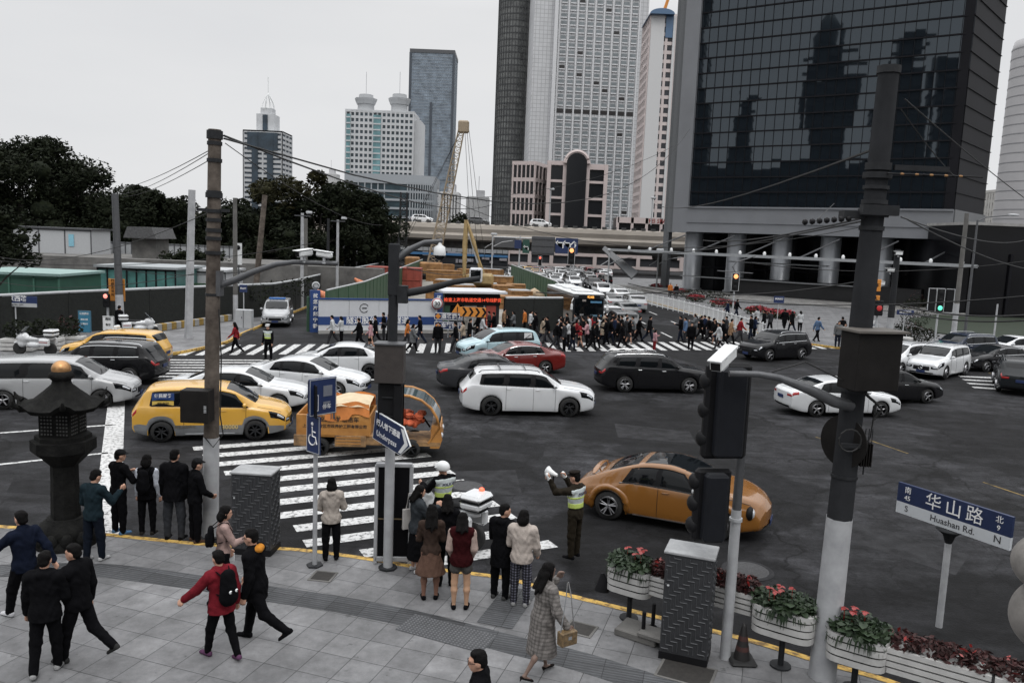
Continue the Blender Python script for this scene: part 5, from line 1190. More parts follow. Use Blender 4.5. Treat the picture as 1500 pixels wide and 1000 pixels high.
# ---------------------------------------------------------------- construction site
flat([(-12.2, 50.6), (-4.8, 53.1), (-.7, 56.2), (7, 62), (3.5, 100), (-2, 150), (-17, 150), (-13, 80)], ROAD+.006, 'site_ground', mat('site_ground', (.13, .12, .105), .9, scale=.3, col2=(.26, .245, .22)))
a, c = Vector(G(466, 488, ROAD)), Vector(G(638, 487, ROAD)); L_ = (c-a).length; ah = math.atan2((c-a).y, (c-a).x); zt = Y(470, 437, a.y)[2]-ROAD
t = thing('hoarding', (a.x, a.y, ROAD), 'white and blue site hoarding with large Chinese lettering and a round emblem', 'hoarding', ah)
M_hw = mat('hoarding_white', (.50, .51, .53), .5, var=.06, scale=.6); M_hb = mat('hoarding_blue', (.015, .045, .16), .5, var=.1, scale=1)
for k in range(4): b = MB(); b.box((L_*(k+.5)/4, 0, zt/2+.05), (L_/4-.02, .08, zt-.1)); b.build('panel', M_hw, t)
b = MB(); b.box((L_/2, -.045, zt*.36), (L_, .02, zt*.24)); b.box((L_/2, -.03, zt-.02), (L_, .14, .10)); b.build('blue_band', M_hb, t); b = MB(); b.box((L_/2, -.1, .10), (L_, .35, .2)); b.build('plinth', M_conc, t)
text('lettering', '隧道股份', .50, mat('letter_white', (.7, .7, .7), .5), t, face_M((L_*.355, -.06, zt*.355)), .01, True); text('lettering', '上海隧道', .50, mat('letter_white'), t, face_M((L_*.63, -.06, zt*.355)), .01, True)
for px in (.375, .62):
 b = MB(); b.tube([(L_*px+.28*math.cos(q), -.055, zt*.73+.28*math.sin(q)) for q in [(.5+i*.30) for i in range(18)]], .022, 6); b.box((L_*px+.02, -.055, zt*.73), (.30, .02, .07)); b.build('emblem', M_dgrey, t)
a = Vector(G(461, 486, ROAD)); zt2 = Y(461, 425, a.y)[2]-ROAD; t = thing('sign_pillar', (a.x, a.y, ROAD), 'blue square pillar with a vertical line of white characters and a round badge', 'sign pillar', ah)
b = MB(); b.box((0, 0, zt2/2), (.62, .45, zt2)); b.build('pillar', M_hb, t)
for i, ch in enumerate('扰您片刻宁静'): text('lettering', ch, .30, mat('letter_white'), t, face_M((0, -.24, zt2*.87-i*.39)), .008, True)
b = MB(); b.sph((.05, 0, zt2+.30), (.26, .06, .26), 0, 20, 12); b.build('badge', M_pale, t); b = MB(); b.tube([(.05+.16*math.cos(q), -.075, zt2+.3+.16*math.sin(q)) for q in [i*.4 for i in range(15)]], .015, 5); b.build('badge_ring', M_dgrey, t)
b = MB(); b.box((-.4, .3, zt2*.42), (.14, .3, zt2*.84)); b.build('green_post', M_green, t)
wallrun('green_fence', [G(478, 487, ROAD), (-11.6, 62), (-12.4, 80), (-14.5, 125)], 2.7, M_green, 'green site fence running back behind the white hoarding', 'fence', M_pale, .07)
wallrun('green_fence', [(4.0, 60), (4.0, 76), (2.5, 92), (-.5, 120)], 2.6, M_green, 'green site fence along the queue of cars', 'fence', M_pale, .07)
a, c = G(738, 486, ROAD), G(822, 484, ROAD); t, q = wallrun('black_fence', [a, c], Y(740, 437, a[1])[2]-ROAD, M_hedge, 'tall black site fence with a pale top rail left of the bus', 'fence', M_pale, .09)
# LED cabin
a, c = Vector(G(650, 486, ROAD)), Vector(G(733, 486, ROAD)); L_ = (c-a).length; ah2 = math.atan2((c-a).y, (c-a).x); zt = Y(690, 429, (a.y+c.y)/2)[2]-ROAD
t = thing('gatehouse', (a.x, a.y+.1, ROAD), 'site gatehouse with a red lit Chinese text line under its white roof', 'gatehouse', ah2); M_pf = mat('gate_dark', (.02, .021, .023), .5, var=.3)
b = MB(); b.box((L_/2, 1.8, zt/2), (L_-.1, 3, zt-.1)); b.build('wall', M_pf, t); b = MB(); b.box((L_/2, 1.5, zt+.05), (L_+.5, 4, .14)); b.build('roof', M_hw, t)
b = MB(); b.box((L_/2, .22, zt-.50), (L_-.1, .14, .72)); b.build('display', M_black, t); text('display_text', '检查上海市轨道交通14号线静安', .295, mat('led_red', (.5, .02, .01), .5, emit=(1, .12, .05), es=.75), t, face_M((L_/2, .13, zt-.52)), .005, True)
for x, w_, m_ in ((.25, .35, M_green), (.9, .8, M_glass), (1.9, .9, mat('gate_poster', (.35, .33, .3), .6, col2=(.10, .09, .08), scale=4)), (2.9, .12, M_pale), (3.4, .7, mat('gate_red', (.35, .06, .04)))): b = MB(); b.box((x, .26, zt*.36), (w_, .06, zt*.62)); b.build('panel', m_, t)
a = G(641, 486, ROAD); zt3 = Y(641, 429, a[1])[2]-ROAD; t = thing('sign_pillar', (a[0], a[1]-.2, ROAD), 'blue pillar behind the round 30 sign', 'sign pillar', ah); b = MB(); b.box((0, 0, zt3/2), (.5, .4, zt3)); b.build('pillar', M_hb, t); text('lettering', '还', .32, mat('letter_white'), t, face_M((0, -.21, zt3-.3)), .008, True)
t = thing('speed_sign', (a[0]-.02, a[1]-.7, ROAD), 'round speed limit 30 sign with a red ring', 'road sign', ah); z = Y(640, 445, a[1]-.7)[2]-ROAD
for r_, m_, y_ in ((.40, M_white, 0), (.385, M_red, -.012), (.32, M_white, -.022)): b = MB(); b.lathe([(0, -.01), (r_, -.01), (r_, .01), (0, .01)], n=28, M=Matrix.Translation((0, y_, z)) @ Matrix.Rotation(math.pi/2, 4, 'X')); b.build('disc', m_, t)
text('number', '30', .40, M_black, t, face_M((0, -.04, z)), .003, True); b = MB(); b.tube([(0, .04, 0), (0, .04, z)], .035, 8); b.build('post', M_pale, t)
def panel_sign(nm, pxl, pxr, pyt, pyb, Yd, label, lines, m=M_blue, mt=None, size=.22, rz=0, frame=M_white, post=True, lw=None):
 a, c, d_ = Y(pxl, pyt, Yd), Y(pxr, pyt, Yd), Y((pxl+pxr)/2, pyb, Yd); W = c[0]-a[0]; zt = (a[2]+c[2])/2; h = zt-d_[2]; cx = (a[0]+c[0])/2
 t = thing(nm, (cx, Yd, 0), label, 'sign', rz); b = MB(); b.box((0, 0, zt-h/2), (W, .05, h), b=.01); b.build('plate', m, t)
 if frame: b = MB(); e = .02*max(1, W); [b.box(cc, s) for cc, s in (((0, -.028, zt-e), (W-.02, .008, e)), ((0, -.028, zt-h+e), (W-.02, .008, e)), ((-W/2+e, -.028, zt-h/2), (e, .008, h-.04)), ((W/2-e, -.028, zt-h/2), (e, .008, h-.04)))]; b.build('border', frame, t)
 for s, dx, dz, sz in lines: text('lettering', s, sz, mt or mat('letter_white'), t, face_M((dx*W, -.032, zt-h/2+dz*h)), .004, True)
 if post: b = MB(); b.tube([(0, .05, ROAD), (0, .05, zt-.05)], .035, 8); b.build('post', M_pale, t)
 return t, W, h, zt
t, W, h, zt = panel_sign('works_sign', 636, 678, 458, 469, 51.0, 'upper blue sign reading road works, with an orange diamond', [('道路施工', .12, 0, .34)])
b = MB(); b.box((-W*.36, -.04, zt-h/2), (.26, .02, .26), M=None); b.v = [tuple(Matrix.Translation((-W*.36, 0, zt-h/2)) @ Matrix.Rotation(R_(45), 4, 'Y') @ Matrix.Translation((W*.36, 0, -(zt-h/2))) @ Vector(v)) for v in b.v]; b.build('diamond', M_orange, t)
t, W, h, zt = panel_sign('works_sign', 636, 678, 471, 483, 50.6, 'lower blue sign telling vehicles to go slowly, with an orange arrow', [('车辆慢行', .12, 0, .34)], post=False); b = MB(); b.box((-W*.36, -.04, zt-h/2), (.26, .02, .26)); b.v = [tuple(Matrix.Translation((-W*.36, 0, zt-h/2)) @ Matrix.Rotation(R_(45), 4, 'Y') @ Matrix.Translation((W*.36, 0, -(zt-h/2))) @ Vector(v)) for v in b.v]; b.build('diamond', M_orange, t)
b = MB(); [b.box((x, .06, zt-.8), (.05, .05, 1.4+.2)) for x in (-W*.4, W*.4)]; b.build('leg_pair', M_pale, t)
t, W, h, zt = panel_sign('chevron_board', 674, 712, 450, 464, 49.6, 'orange board with four black chevrons', [], m=M_orange, frame=None)
for k in range(4):
 b = MB(); x = -W*.42+k*W*.25; pts = [(x, h*.45), (x+W*.09, h*.45), (x+W*.20, 0), (x+W*.09, -h*.45), (x, -h*.45), (x+W*.11, 0)]; b.prism(pts, 0, .01, 0, Matrix(((1, 0, 0, 0), (0, 0, -1, -.027), (0, 1, 0, zt-h/2), (0, 0, 0, 1)))); b.build('chevron', M_black, t)
p = Y(670, 458, 50.2); t = thing('warning_triangle', (p[0], 50.2, p[2]), 'orange warning triangle left of the chevron board', 'sign'); b = MB(); M_ = Matrix(((1, 0, 0, 0), (0, 0, -1, 0), (0, 1, 0, 0), (0, 0, 0, 1))); b.prism([(-.36, 0), (.36, 0), (0, .6)], 0, .03, 0, M_); b.build('plate', M_orange, t); b = MB(); b.box((0, -.04, .25), (.06, .01, .26)); b.box((0, -.04, .08), (.06, .01, .06)); b.build('mark', M_black, t); b = MB(); b.tube([(0, .03, -p[2]+ROAD), (0, .03, .1)], .03, 6); b.build('post', M_grey, t)
# machines and stores in the site
M_mach = mat('machine_orange', (.16, .075, .025), .7, scale=1.2, col2=(.36, .19, .07)); M_rust = mat('red_steel', (.22, .04, .025), .6, var=.2, scale=1)
def ribbed(nm, px, py, w_, d_, h, m, label, rz=0, cat_='container', n=8, lidm=None):
 x, y = G(px, py, ROAD); t = thing(nm, (x, y, ROAD), label, cat_, R_(rz)); b = MB(); b.box((0, 0, h/2), (w_, d_, h))
 for k in range(n+1): b.box((-w_/2+w_*k/n, -d_/2-.03, h/2), (.09, .07, h));
 for zz in (.06, h/2, h-.06): b.box((0, -d_/2-.04, zz), (w_, .09, .1))
 b.build('frame', m, t)
 if lidm: b = MB(); b.box((0, 0, h+.05), (w_*.9, d_*.9, .1)); b.build('cover', lidm, t)
 return t
ribbed('red_container', 578, 425, 6.2, 3, 2.7, M_rust, 'rusty red steel container behind the hoarding', 3)
rnd = random.Random(21); k = 0
words_ = ['nearest the gatehouse roof', 'by the green fence bend', 'beside the excavator', 'left of the excavator cab', 'right of the excavator cab', 'in the middle of the yard', 'against the right green fence', 'behind the first row', 'below the flyover', 'half hidden by the speed dome', 'beneath the crane boom', 'next to the site cabin', 'farthest to the rear', 'with the widest white cover', 'turned across the yard', 'lowest of its row', 'left of the tent cloth', 'in front of the tent cloth']
for px, py, w_, h in ((652, 446, 3.2, 1.3), (676, 440, 2.6, 1.6), (700, 446, 2.4, 1.2), (722, 447, 2.6, 1.3), (745, 452, 2.4, 1.2), (760, 446, 2.2, 1.4), (735, 436, 2.4, 1.4), (712, 432, 2.6, 1.3), (755, 432, 2.2, 1.3), (660, 428, 3.6, 1.4), (700, 420, 4, 1.5), (735, 420, 3, 1.4), (650, 412, 5, 1.6), (770, 456, 2.2, 1.1), (640, 402, 5.5, 1.8), (786, 452, 2.0, 1.0), (690, 408, 4, 1.5), (718, 408, 4, 1.5)):
 ribbed('steel_rack', px, py, w_, 1.8, h, M_mach, 'orange steel rack in the site yard, '+words_[k], rnd.uniform(-25, 25), 'rack', 5, M_pale if k % 2 else None); k += 1
b = MB(); b.tube([(0, 0, 0), (.2, 0, .6), (1, 0, 1.0), (1.8, 0, .5), (2, 0, 0)], [.5, .8, .9, .8, .4], 10, sq=.6); x, y = G(782, 443, ROAD); tag(b.build('tarpaulin_heap', mat('tarp_tan', (.36, .27, .18), .8, var=.2), None, (x-1, y, ROAD)), 'tan tarpaulin heap beside the right green fence', 'tarpaulin')
for px, py, lb, r_ in ((487, 428, 'orange cloth bundle hung on the left green fence, nearer one', .8), (536, 410, 'orange cloth bundle hung on the left green fence, farther one', .7), (540, 432, 'red tank on the ground by the green fence', .75)):
 p = Y(px, py, 62 if px < 500 else 72); t = thing('cloth_bundle' if 'cloth' in lb else 'tank', (p[0], p[1], p[2]-.5 if 'cloth' in lb else ROAD), lb, 'bundle' if 'cloth' in lb else 'tank')
 b = MB(); b.tube([(-r_*1.5, 0, .6), (-r_*.6, 0, .1), (r_*.4, 0, 0), (r_*1.3, 0, .7)], [.1, r_*.5, r_*.6, .12], 10); b.build('shell', mat('bundle_orange', (.45, .16, .08), .8, var=.3), t)
def lattice(nm, p0, p1, w0, w1, n, m, label, cat_, r=.07, extra=None):
 p0, p1 = Vector(p0), Vector(p1); t = thing(nm, tuple(p0), label, cat_); d = p1-p0; up = Vector((0, 1, 0)); sd = d.cross(up).normalized(); o2 = sd.cross(d).normalized(); b = MB(); C4 = [(-1, -1), (1, -1), (1, 1), (-1, 1)]
 P_ = lambda k, c: d*(k/n)+(sd*c[0]+o2*c[1])*((w0+(w1-w0)*k/n)/2)
 for c in C4: b.tube([P_(0, c), P_(n, c)], r, 5)
 for k in range(n):
  for i in range(4): b.tube([P_(k, C4[i]), P_(k+1, C4[(i+1) % 4])], r*.55, 4, cap=False); b.tube([P_(k, C4[i]), P_(k, C4[(i+1) % 4])], r*.5, 4, cap=False)
 b.build('lattice_boom', m, t); return t, d
M_cr = mat('crane_beige', (.26, .205, .14), .6, var=.2)
pA, pB = Y(633, 395, 120), Y(676, 190, 120); t, d = lattice('crane', (pA[0], 120, max(1.5, pA[2])), pB, 1.7, .8, 24, M_cr, 'tall beige lattice crane leaning right over the site', 'crane', .07)
b = MB(); b.box(tuple(d+Vector((.3, 0, .4))), (1.6, 1, 1.8), b=.2); b.build('boom_head', M_cr, t)
b = MB(); [b.tube([tuple(d+Vector((.5+k*.3, 0, 0))), (6+k, -1, 1)], .03, 4) for k in range(3)]; [b.tube([tuple(d), (-5-k*.5, 1, 2)], .03, 4) for k in range(2)]; b.build('hoist_cable', M_wire, t)
b = MB(); b.box((-1, 0, -.2), (5, 3, 2.2), b=.2); b.box((-3, 0, .9), (2, 2.8, 1.4), b=.2); b.build('cab', M_mach, t); b = MB(); [b.box((-1, s*1.7, -1.2), (5.5, .7, .9), b=.25) for s in (-1, 1)]; b.build('track', M_black, t)
pA, pB = Y(589, 388, 130), Y(592, 282, 130); lattice('drill_mast', (pA[0], 130, pA[2]), pB, 1.3, 1.0, 12, M_dgrey, 'dark lattice drilling mast left of the beige crane', 'mast', .1)
pA = Y(706, 398, 88); t = thing('excavator', (pA[0], 88, ROAD), 'yellow excavator with its arm folded high like an upside-down V', 'excavator'); M_ex = mat('excavator_yellow', (.22, .15, .06), .6, scale=2, col2=(.36, .26, .12))
f = lambda px, py: Vector(Y(px, py, 88))-Vector((pA[0], 88, ROAD))
b = MB(); b.tube([f(706, 400), f(694, 355), f(684, 324)], [.32, .36, .20], 6, sq=.7); b.build('boom', M_ex, t); b = MB(); b.tube([f(683, 322), f(681, 360), f(680, 405)], [.22, .28, .18], 6, sq=.7); b.build('dipper_arm', M_ex, t)
b = MB(); b.tube([f(700, 385), f(688, 345)], .12, 6); b.build('ram', M_pale, t); b = MB(); b.box((-.2, .5, 1.9), (3.0, 2.2, 1.3), b=.25); b.build('house', M_ex, t); b = MB(); b.box((-.6, -.9, 2.4), (1.4, 1.2, 1.6), b=.15); b.build('cab', M_hw, t); b = MB(); b.box((-.6, -1.52, 2.5), (1.1, .05, .9)); b.build('cab_window', M_glass, t)
for s in (-1, 1): b = MB(); b.tube([(-2, s*1.1, .45), (2, s*1.1, .45)], .45, 10); b.build('track', M_black, t)
# ---------------------------------------------------------------- gantry signs and lamps far along the street
def ytop(px, py, Yd): return Y(px, py, Yd)
def gantry(px, pyt, pyb, Yd, nm, label, r=.14, m=M_pale):
 a = Y(px, pyt, Yd); t = thing(nm, (a[0], Yd, ROAD), label, 'post'); b = MB(); b.tube([(0, 0, 0), (0, 0, a[2]-ROAD)], [r, r*.7], 8); b.build('post', m, t); return t, a[2]-ROAD
t, z = gantry(762, 345, 420, 130, 'sign_gantry', 'sign gantry with a grey-backed board and small blue and green signs')
x_ = lambda px: Y(px, 350, 130)[0]-t.location.x
b = MB(); b.tube([(x_(722), 0, z-.4), (x_(815), 0, z-.4)], .12, 8); b.build('beam', M_pale, t); b = MB(); b.box((x_(796), -.1, z-1.5), (x_(813)-x_(779), .15, 3.0), b=.05); [b.box((x_(796), -.22, z-.4-k*1.1), (x_(813)-x_(779), .12, .15)) for k in range(3)]; b.build('sign_back', M_grey, t)
b = MB(); b.box((x_(771), -.15, z-1.7), (1.1, .1, 2.2)); b.build('green_sign', mat('sign_green', (.015, .06, .045), .5), t); b = MB(); b.box((x_(759), -.15, z-1.4), (1.1, .1, 1.4)); b.build('blue_sign', M_blue, t); text('arrow', '↰', 1.0, mat('letter_white'), t, face_M((x_(771), -.22, z-2.0)), .01, True)
b = MB(); b.box((x_(740), -.1, z-1.2), (3.4, .12, 1.6)); b.build('sign_back', M_grey, t)
t, z = gantry(842, 350, 420, 122, 'lane_sign', 'large blue lane sign with three white arrows'); b = MB(); W = Y(848, 350, 122)[0]-Y(815, 350, 122)[0]; b.box((-1.2, -.2, z-1.1), (W, .12, 2.35), b=.04); b.build('plate', M_blue, t)
for k, ch in enumerate('↰↰↑'): text('arrow', ch, 1.5, mat('letter_white'), t, face_M((-1.2-W*.32+k*W*.32, -.28, z-1.0)), .01, True)
def signal(px, py, Yd, label, lit, nl=3, hgt=1.25, wdt=.42, post=True, arm=None, back=False, rz=0, border=True):
 a = Y(px, py, Yd); t = thing('traffic_light', (a[0], Yd, 0), label, 'traffic light', rz); z = a[2]
 b = MB(); b.box((0, 0, z), (wdt, .25, hgt), b=.04); b.build('housing', M_black, t)
 if border: b = MB(); [b.box(c, s) for c, s in (((0, .0, z+hgt/2+.03), (wdt+.12, .1, .05)), ((0, 0, z-hgt/2-.03), (wdt+.12, .1, .05)), ((wdt/2+.04, 0, z), (.05, .1, hgt+.1)), ((-wdt/2-.04, 0, z), (.05, .1, hgt+.1)))]; b.build('border', M_pale, t)
 for i in range(nl):
  zz = z+hgt*(.33-i*.33); on = lit and lit[0] == i; b = MB(); b.sph((0, -.12, zz), (wdt*.36, .04, wdt*.36), 0, 14, 8); b.build('lens', mat('lit_%d' % int(lit[1][0]*100+lit[1][1]*10), lit[1], .4, var=0, emit=lit[1], es=lit[2]) if on else M_black, t)
 if post: b = MB(); b.tube([(0, .12, 0), (0, .12, z-hgt/2)], .07, 8); b.build('post', M_pale, t)
 return t, z
AMB = (.9, .33, .12)
signal(837, 375, 112, 'traffic light with a lit orange lamp before the blue lane sign', (0, AMB, 1.6), hgt=2.3, wdt=.85)
signal(791, 382, 125, 'small red traffic light left of the orange one', (0, (.9, .12, .08), 1.6), hgt=1.4, wdt=.5)
for px, pyt, Yd, lb in ((722, 343, 128, 'slim pale post at the left end of the sign gantry'), (893, 366, 110, 'lamp pole with square head right of the orange traffic light'), (965, 366, 112, 'lamp pole with square head near the pavement railing'), (807, 277, 160, 'slim white lamp on the flyover'), (956, 290, 160, 'slim white lamp post on the flyover before the pink tower')):
 z0 = ROAD if Yd < 150 else Y(px, 330, Yd)[2]; a = Y(px, pyt, Yd); t = thing('lamp_post', (a[0], Yd, z0), lb, 'lamp post'); b = MB(); b.tube([(0, 0, 0), (0, 0, a[2]-z0)], .11, 6); b.build('post', M_pale, t); b = MB(); b.box((.2, 0, a[2]-z0), (1.0, .5, .4), b=.1); b.build('lamp_head', M_pale, t)
 if Yd < 150: b = MB(); b.tube([(0, 0, a[2]-z0-2), (1.5, 0, a[2]-z0-1.2), (3.2, 0, a[2]-z0-.9)], .06, 6); b.tube([(0, 0, a[2]-z0-1.4), (-1.2, 0, a[2]-z0-2.2)], .05, 6); b.build('arm', M_pale, t)
# glass canopies of the metro entrance
p = Y(905, 395, 105)
b = MB(); b.add([Y(882, 365, 118), Y(925, 408, 100), Y(935, 398, 104), Y(886, 360, 122)], [(0, 1, 2, 3)]); b.add([(x, y, z-.15) for x, y, z in b.v], [(3, 2, 1, 0)]); o = b.build('canopy', mat('canopy_glass', (.03, .032, .035), .5)); tag(o, 'slanted grey glass canopy over the metro stair', 'canopy')
# ---------------------------------------------------------------- white railing and flower beds on the right
RL = smooth([(11.2, 110), G(932, 443), G(1000, 461), G(1060, 480), G(1108, 497)], 9); RL = [(x+.55, y) for x, y in RL]
t = thing('railing', (RL[0][0], RL[0][1], 0), 'white pavement railing with thin bars along the kerb before the glass building', 'railing'); q = [(x-RL[0][0], y-RL[0][1]) for x, y in RL]
b = MB(); [b.tube([(x, y, z) for x, y in q], .03, 6) for z in (.15, 1.1)]; b.build('rail', M_white, t); b = MB(); cum = 0
for a_, c_ in zip(q[:-1], q[1:]):
 n = max(1, int((Vector(c_)-Vector(a_)).length/.16))
 for k in range(n): x, y = a_[0]+(c_[0]-a_[0])*k/n, a_[1]+(c_[1]-a_[1])*k/n; b.box((x, y, .62), (.022, .022, .95))
 b.box((a_[0], a_[1], .6), (.07, .07, 1.25))
o = b.build('baluster', M_white, t); o['kind'] = 'stuff'
def clump(nm, loc, r, h, m, label, n=500, s=.10, cat_='flower bed', parts=None, seed=1, group=None):
 rnd = random.Random(seed); mb = MB(); leafcloud(mb, [((0, 0, h*.5), (r[0], r[1], h*.55))], n, s, rnd); t = thing(nm, loc, label, cat_, 0, group); mb.build('foliage', m, t)
 if parts:
  fb = MB(); leafcloud(fb, [((0, 0, h*.75), (r[0]*.85, r[1]*.85, h*.45))], parts[1], s*1.1, rnd); fb.build('blossom', parts[0], t)
 return t
M_rfl = mat('red_flowers', (.14, .012, .016), .8, scale=8, col2=(.26, .02, .028)); M_fg = mat('plant_green', (.008, .019, .008), .6, scale=5, col2=(.024, .044, .016)); M_dred = mat('dark_red_leaves', (.014, .008, .006), .75, scale=9, col2=(.055, .010, .010))
for i, (px, py, w_, lb) in enumerate(((955, 424, 3.0, 'red flower bed farthest along the railing'), (983, 432, 2.4, 'red flower bed where two people sit'), (1006, 442, 2.2, 'red flower bed with a dark hedge behind the railing'), (1045, 450, 3.0, 'red flower bed in the middle of the railing'), (1095, 461, 2.4, 'red flower bed left of the black planter wall'), (1118, 466, 2.0, 'red flower bed before the black planter wall'), (1136, 468, 1.8, 'red flower bed nearest the blue street sign'))):
 x, y = G(px, py); clump('flower_bed', (x+1.2, y+.8, 0), (w_*.55, .8), .7, M_fg, lb, 260, .13, parts=(M_rfl, 380), seed=i)
x, y = G(1030, 438); clump('hedge', (x, y+2, 0), (3.6, .8), .9, M_leaf, 'low dark hedge behind the railing flower beds', 500, .14, 'hedge', seed=44)
# ---------------------------------------------------------------- near poles
M_tim = mat('weathered_pole', (.040, .032, .027), .85, scale=2.5, col2=(.14, .118, .10), spec=.15, bump=.6, bscale=14)
M_steel = mat('pole_dark', (.020, .021, .023), .7, .1, scale=2, col2=(.030, .031, .034), bump=.2, spec=.1)
M_wp = mat('pole_pale_paint', (.26, .265, .275), .6, scale=2, col2=(.40, .405, .415))
M_bx = mat('box_dark', (.012, .011, .0105), .6, spec=.12, var=.25, scale=3)
def pole(loc, zt, r0, r1, m, label, zw=None, n=14, top=None, bands=(), lean=(0, 0), nm='utility_pole', cat_='pole'):
 t = thing(nm, (loc[0], loc[1], 0), label, cat_); f = lambda z: (lean[0]*z/zt, lean[1]*z/zt, z); rr = lambda z: r0+(r1-r0)*z/zt
 if zw: b = MB(); b.tube([f(0), f(zw)], [rr(0)+.006, rr(zw)+.006], n); b.build('painted_base', M_wp, t)
 b = MB(); zs_ = [0 if not zw else zw-.01]+[zt*k/6 for k in range(1, 7) if zt*k/6 > (zw or 0)+.2]; b.tube([f(z) for z in zs_], [rr(z) for z in zs_], n); b.build('shaft', m, t)
 for z, h, ex_ in bands: b = MB(); b.tube([f(z), f(z+h)], [rr(z)+ex_]*2, n); b.build('band', M_dgrey, t)
 return t, f
P0 = G(308, 783)
zz = lambda px, py, y: Y(px, py, y)[2]
t, f = pole(P0, zz(318, 190, P0[1]), .160, .122, M_tim, 'weathered brown timber-like pole with iron bands and a white base', zw=zz(310, 640, P0[1]), lean=(.16, 0), bands=[(zz(318, y, P0[1]), .07, .02) for y in (213, 238, 285, 312, 325, 340, 352, 373)]+[(zz(318, 204, P0[1]), .16, .03), (zz(318, 290, P0[1]), .10, .035), (zz(312, 433, P0[1]), .05, .012)])
b = MB(); z_ = zz(316, 308, P0[1]); b.box((.12, 0, z_), (.62, .08, .06)); b.build('cross_bar', M_dgrey, t)
b = MB(); z0_, z1_ = zz(300, 612, P0[1]), zz(300, 566, P0[1]); b.box((-.12, -.30, (z0_+z1_)/2), (.56, .34, z1_-z0_), b=.01); b.build('junction_box', M_bx, t)
b = MB(); [b.box((.10, -.475, (z0_+z1_)/2-.1+k*.03), (.05, .01, .015)) for k in range(5)]; b.build('louvre', M_pale, t)
b = MB(); b.tube([(.25, -.1, z1_+1.6), (.30, -.12, z1_+.6), (.26, -.1, z0_+.1), (.32, -.1, z0_-.3), (.15, -.2, z0_-.55), (-.02, -.2, z0_-.35)], .014, 5); b.build('loose_cable', M_wire, t)
b = MB(); X0 = P0[0]; b.tube([(Y(px, py, P0[1])[0]-X0, 0, Y(px, py, P0[1])[2]) for px, py in ((322, 418), (345, 410), (372, 398), (405, 387), (430, 384), (495, 386))], [.07, .07, .06, .055, .05, .045], 8); b.box((.22, 0, zz(322, 415, P0[1])), (.12, .2, .5)); b.build('bracket_arm', M_grey, t)
def bullet(loc, label, rz, L_=.42, r=.075, tilt=0, m=M_white):
 t = thing('security_camera', loc, label, 'security camera', rz); b = MB(); Mx = Matrix.Rotation(tilt, 4, 'Y'); b.box((0, 0, 0), (L_, r*2, r*1.8), M=Mx, b=.03); b.build('housing', m, t)
 b = MB(); b.box((.03, 0, r*1.05), (L_*1.12, r*2.4, .02), M=Mx, b=.008); b.build('sun_shield', m, t); b = MB(); b.box((L_/2+.004, 0, 0), (.012, r*1.5, r*1.3), M=Mx); b.build('lens_window', M_black, t); b = MB(); b.tube([(0, 0, -r), (0, 0, -r-.10)], .03, 8); b.box((0, 0, -r-.10), (.1, .1, .03)); b.build('mount', M_pale, t); return t
p = Y(446, 371, P0[1]); bullet(p, 'left one of two white cameras on the arm of the timber pole', R_(-125), .36, .07, .12)
p = Y(475, 373, P0[1]); bullet(p, 'right one of two white cameras on the arm of the timber pole', R_(165), .34, .062, -.1)
# centre pole
P1 = G(568, 832); t, f = pole(P1, zz(577, 360, P1[1]), .085, .092, M_steel, 'grey square steel pole carrying the Underpass sign and a dome camera', zw=zz(570, 655, P1[1]), n=8, lean=(0, 0))
X0 = P1[0]; ff = lambda px, py, dy=0: (Y(px, py, P1[1])[0]-X0, dy, Y(px, py, P1[1])[2])
b = MB(); b.box((0, 0, zz(577, 395, P1[1])), (.19, .18, .95), b=.02); b.build('upper_box_section', M_steel, t)
b = MB(); b.tube([ff(583, 378), ff(600, 366), ff(622, 355), ff(648, 353)], [.07, .06, .045, .04], 8); b.build('upper_arm', M_grey, t); b = MB(); b.tube([ff(585, 431), ff(625, 424), ff(665, 413), ff(703, 408)], [.075, .07, .055, .05], 8); b.box((ff(590, 431)[0], 0, ff(590, 431)[2]), (.18, .2, .32)); b.build('lower_arm', M_dgrey, t)
p = ff(571, 501); q_ = ff(571, 556); b = MB(); b.box((.0, -.22, (p[2]+q_[2])/2), (.52, .36, p[2]-q_[2]), b=.01); b.build('control_box', mat('box_brown', (.045, .038, .035), .5, .2, var=.15), t); b = MB(); b.box((0, -.22, p[2]+.012), (.56, .42, .025)); b.build('box_lid', M_grey, t)
b = MB(); b.tube([(0, 0, 0), (0, 0, .04)], .18, 8); b.build('base_plate', M_dgrey, t)
p = ff(576, 557); q_ = ff(576, 626); p2 = (X0+.02, P1[1]-.15, 0); t2 = thing('traffic_light', p2, 'dark rear side of a signal head under the control box', 'traffic light'); b = MB(); h = p[2]-q_[2]; b.box((0, 0, q_[2]+h/2), (.46, .22, h), b=.03); b.box((.15, -.06, q_[2]+h/2), (.16, .3, h*.98), b=.02); b.build('housing', M_black, t2); b = MB(); [b.box((0, -.13, q_[2]+h*k), (.3, .03, .02)) for k in (.3, .7)]; b.build('clamp', M_dgrey, t2)
p = ff(644, 370); t2 = thing('dome_camera', (X0+p[0], P1[1], p[2]), 'white dome camera hanging from the upper arm', 'security camera'); b = MB(); b.lathe([(.03, .2), (.04, .14), (.10, .10), (.115, -.02), (.11, -.05)], n=20); b.build('housing', M_white, t2); b = MB(); b.lathe([(.10, -.05), (.09, -.10), (.04, -.14), (0, -.145)], n=20); b.build('dome', M_glass, t2)
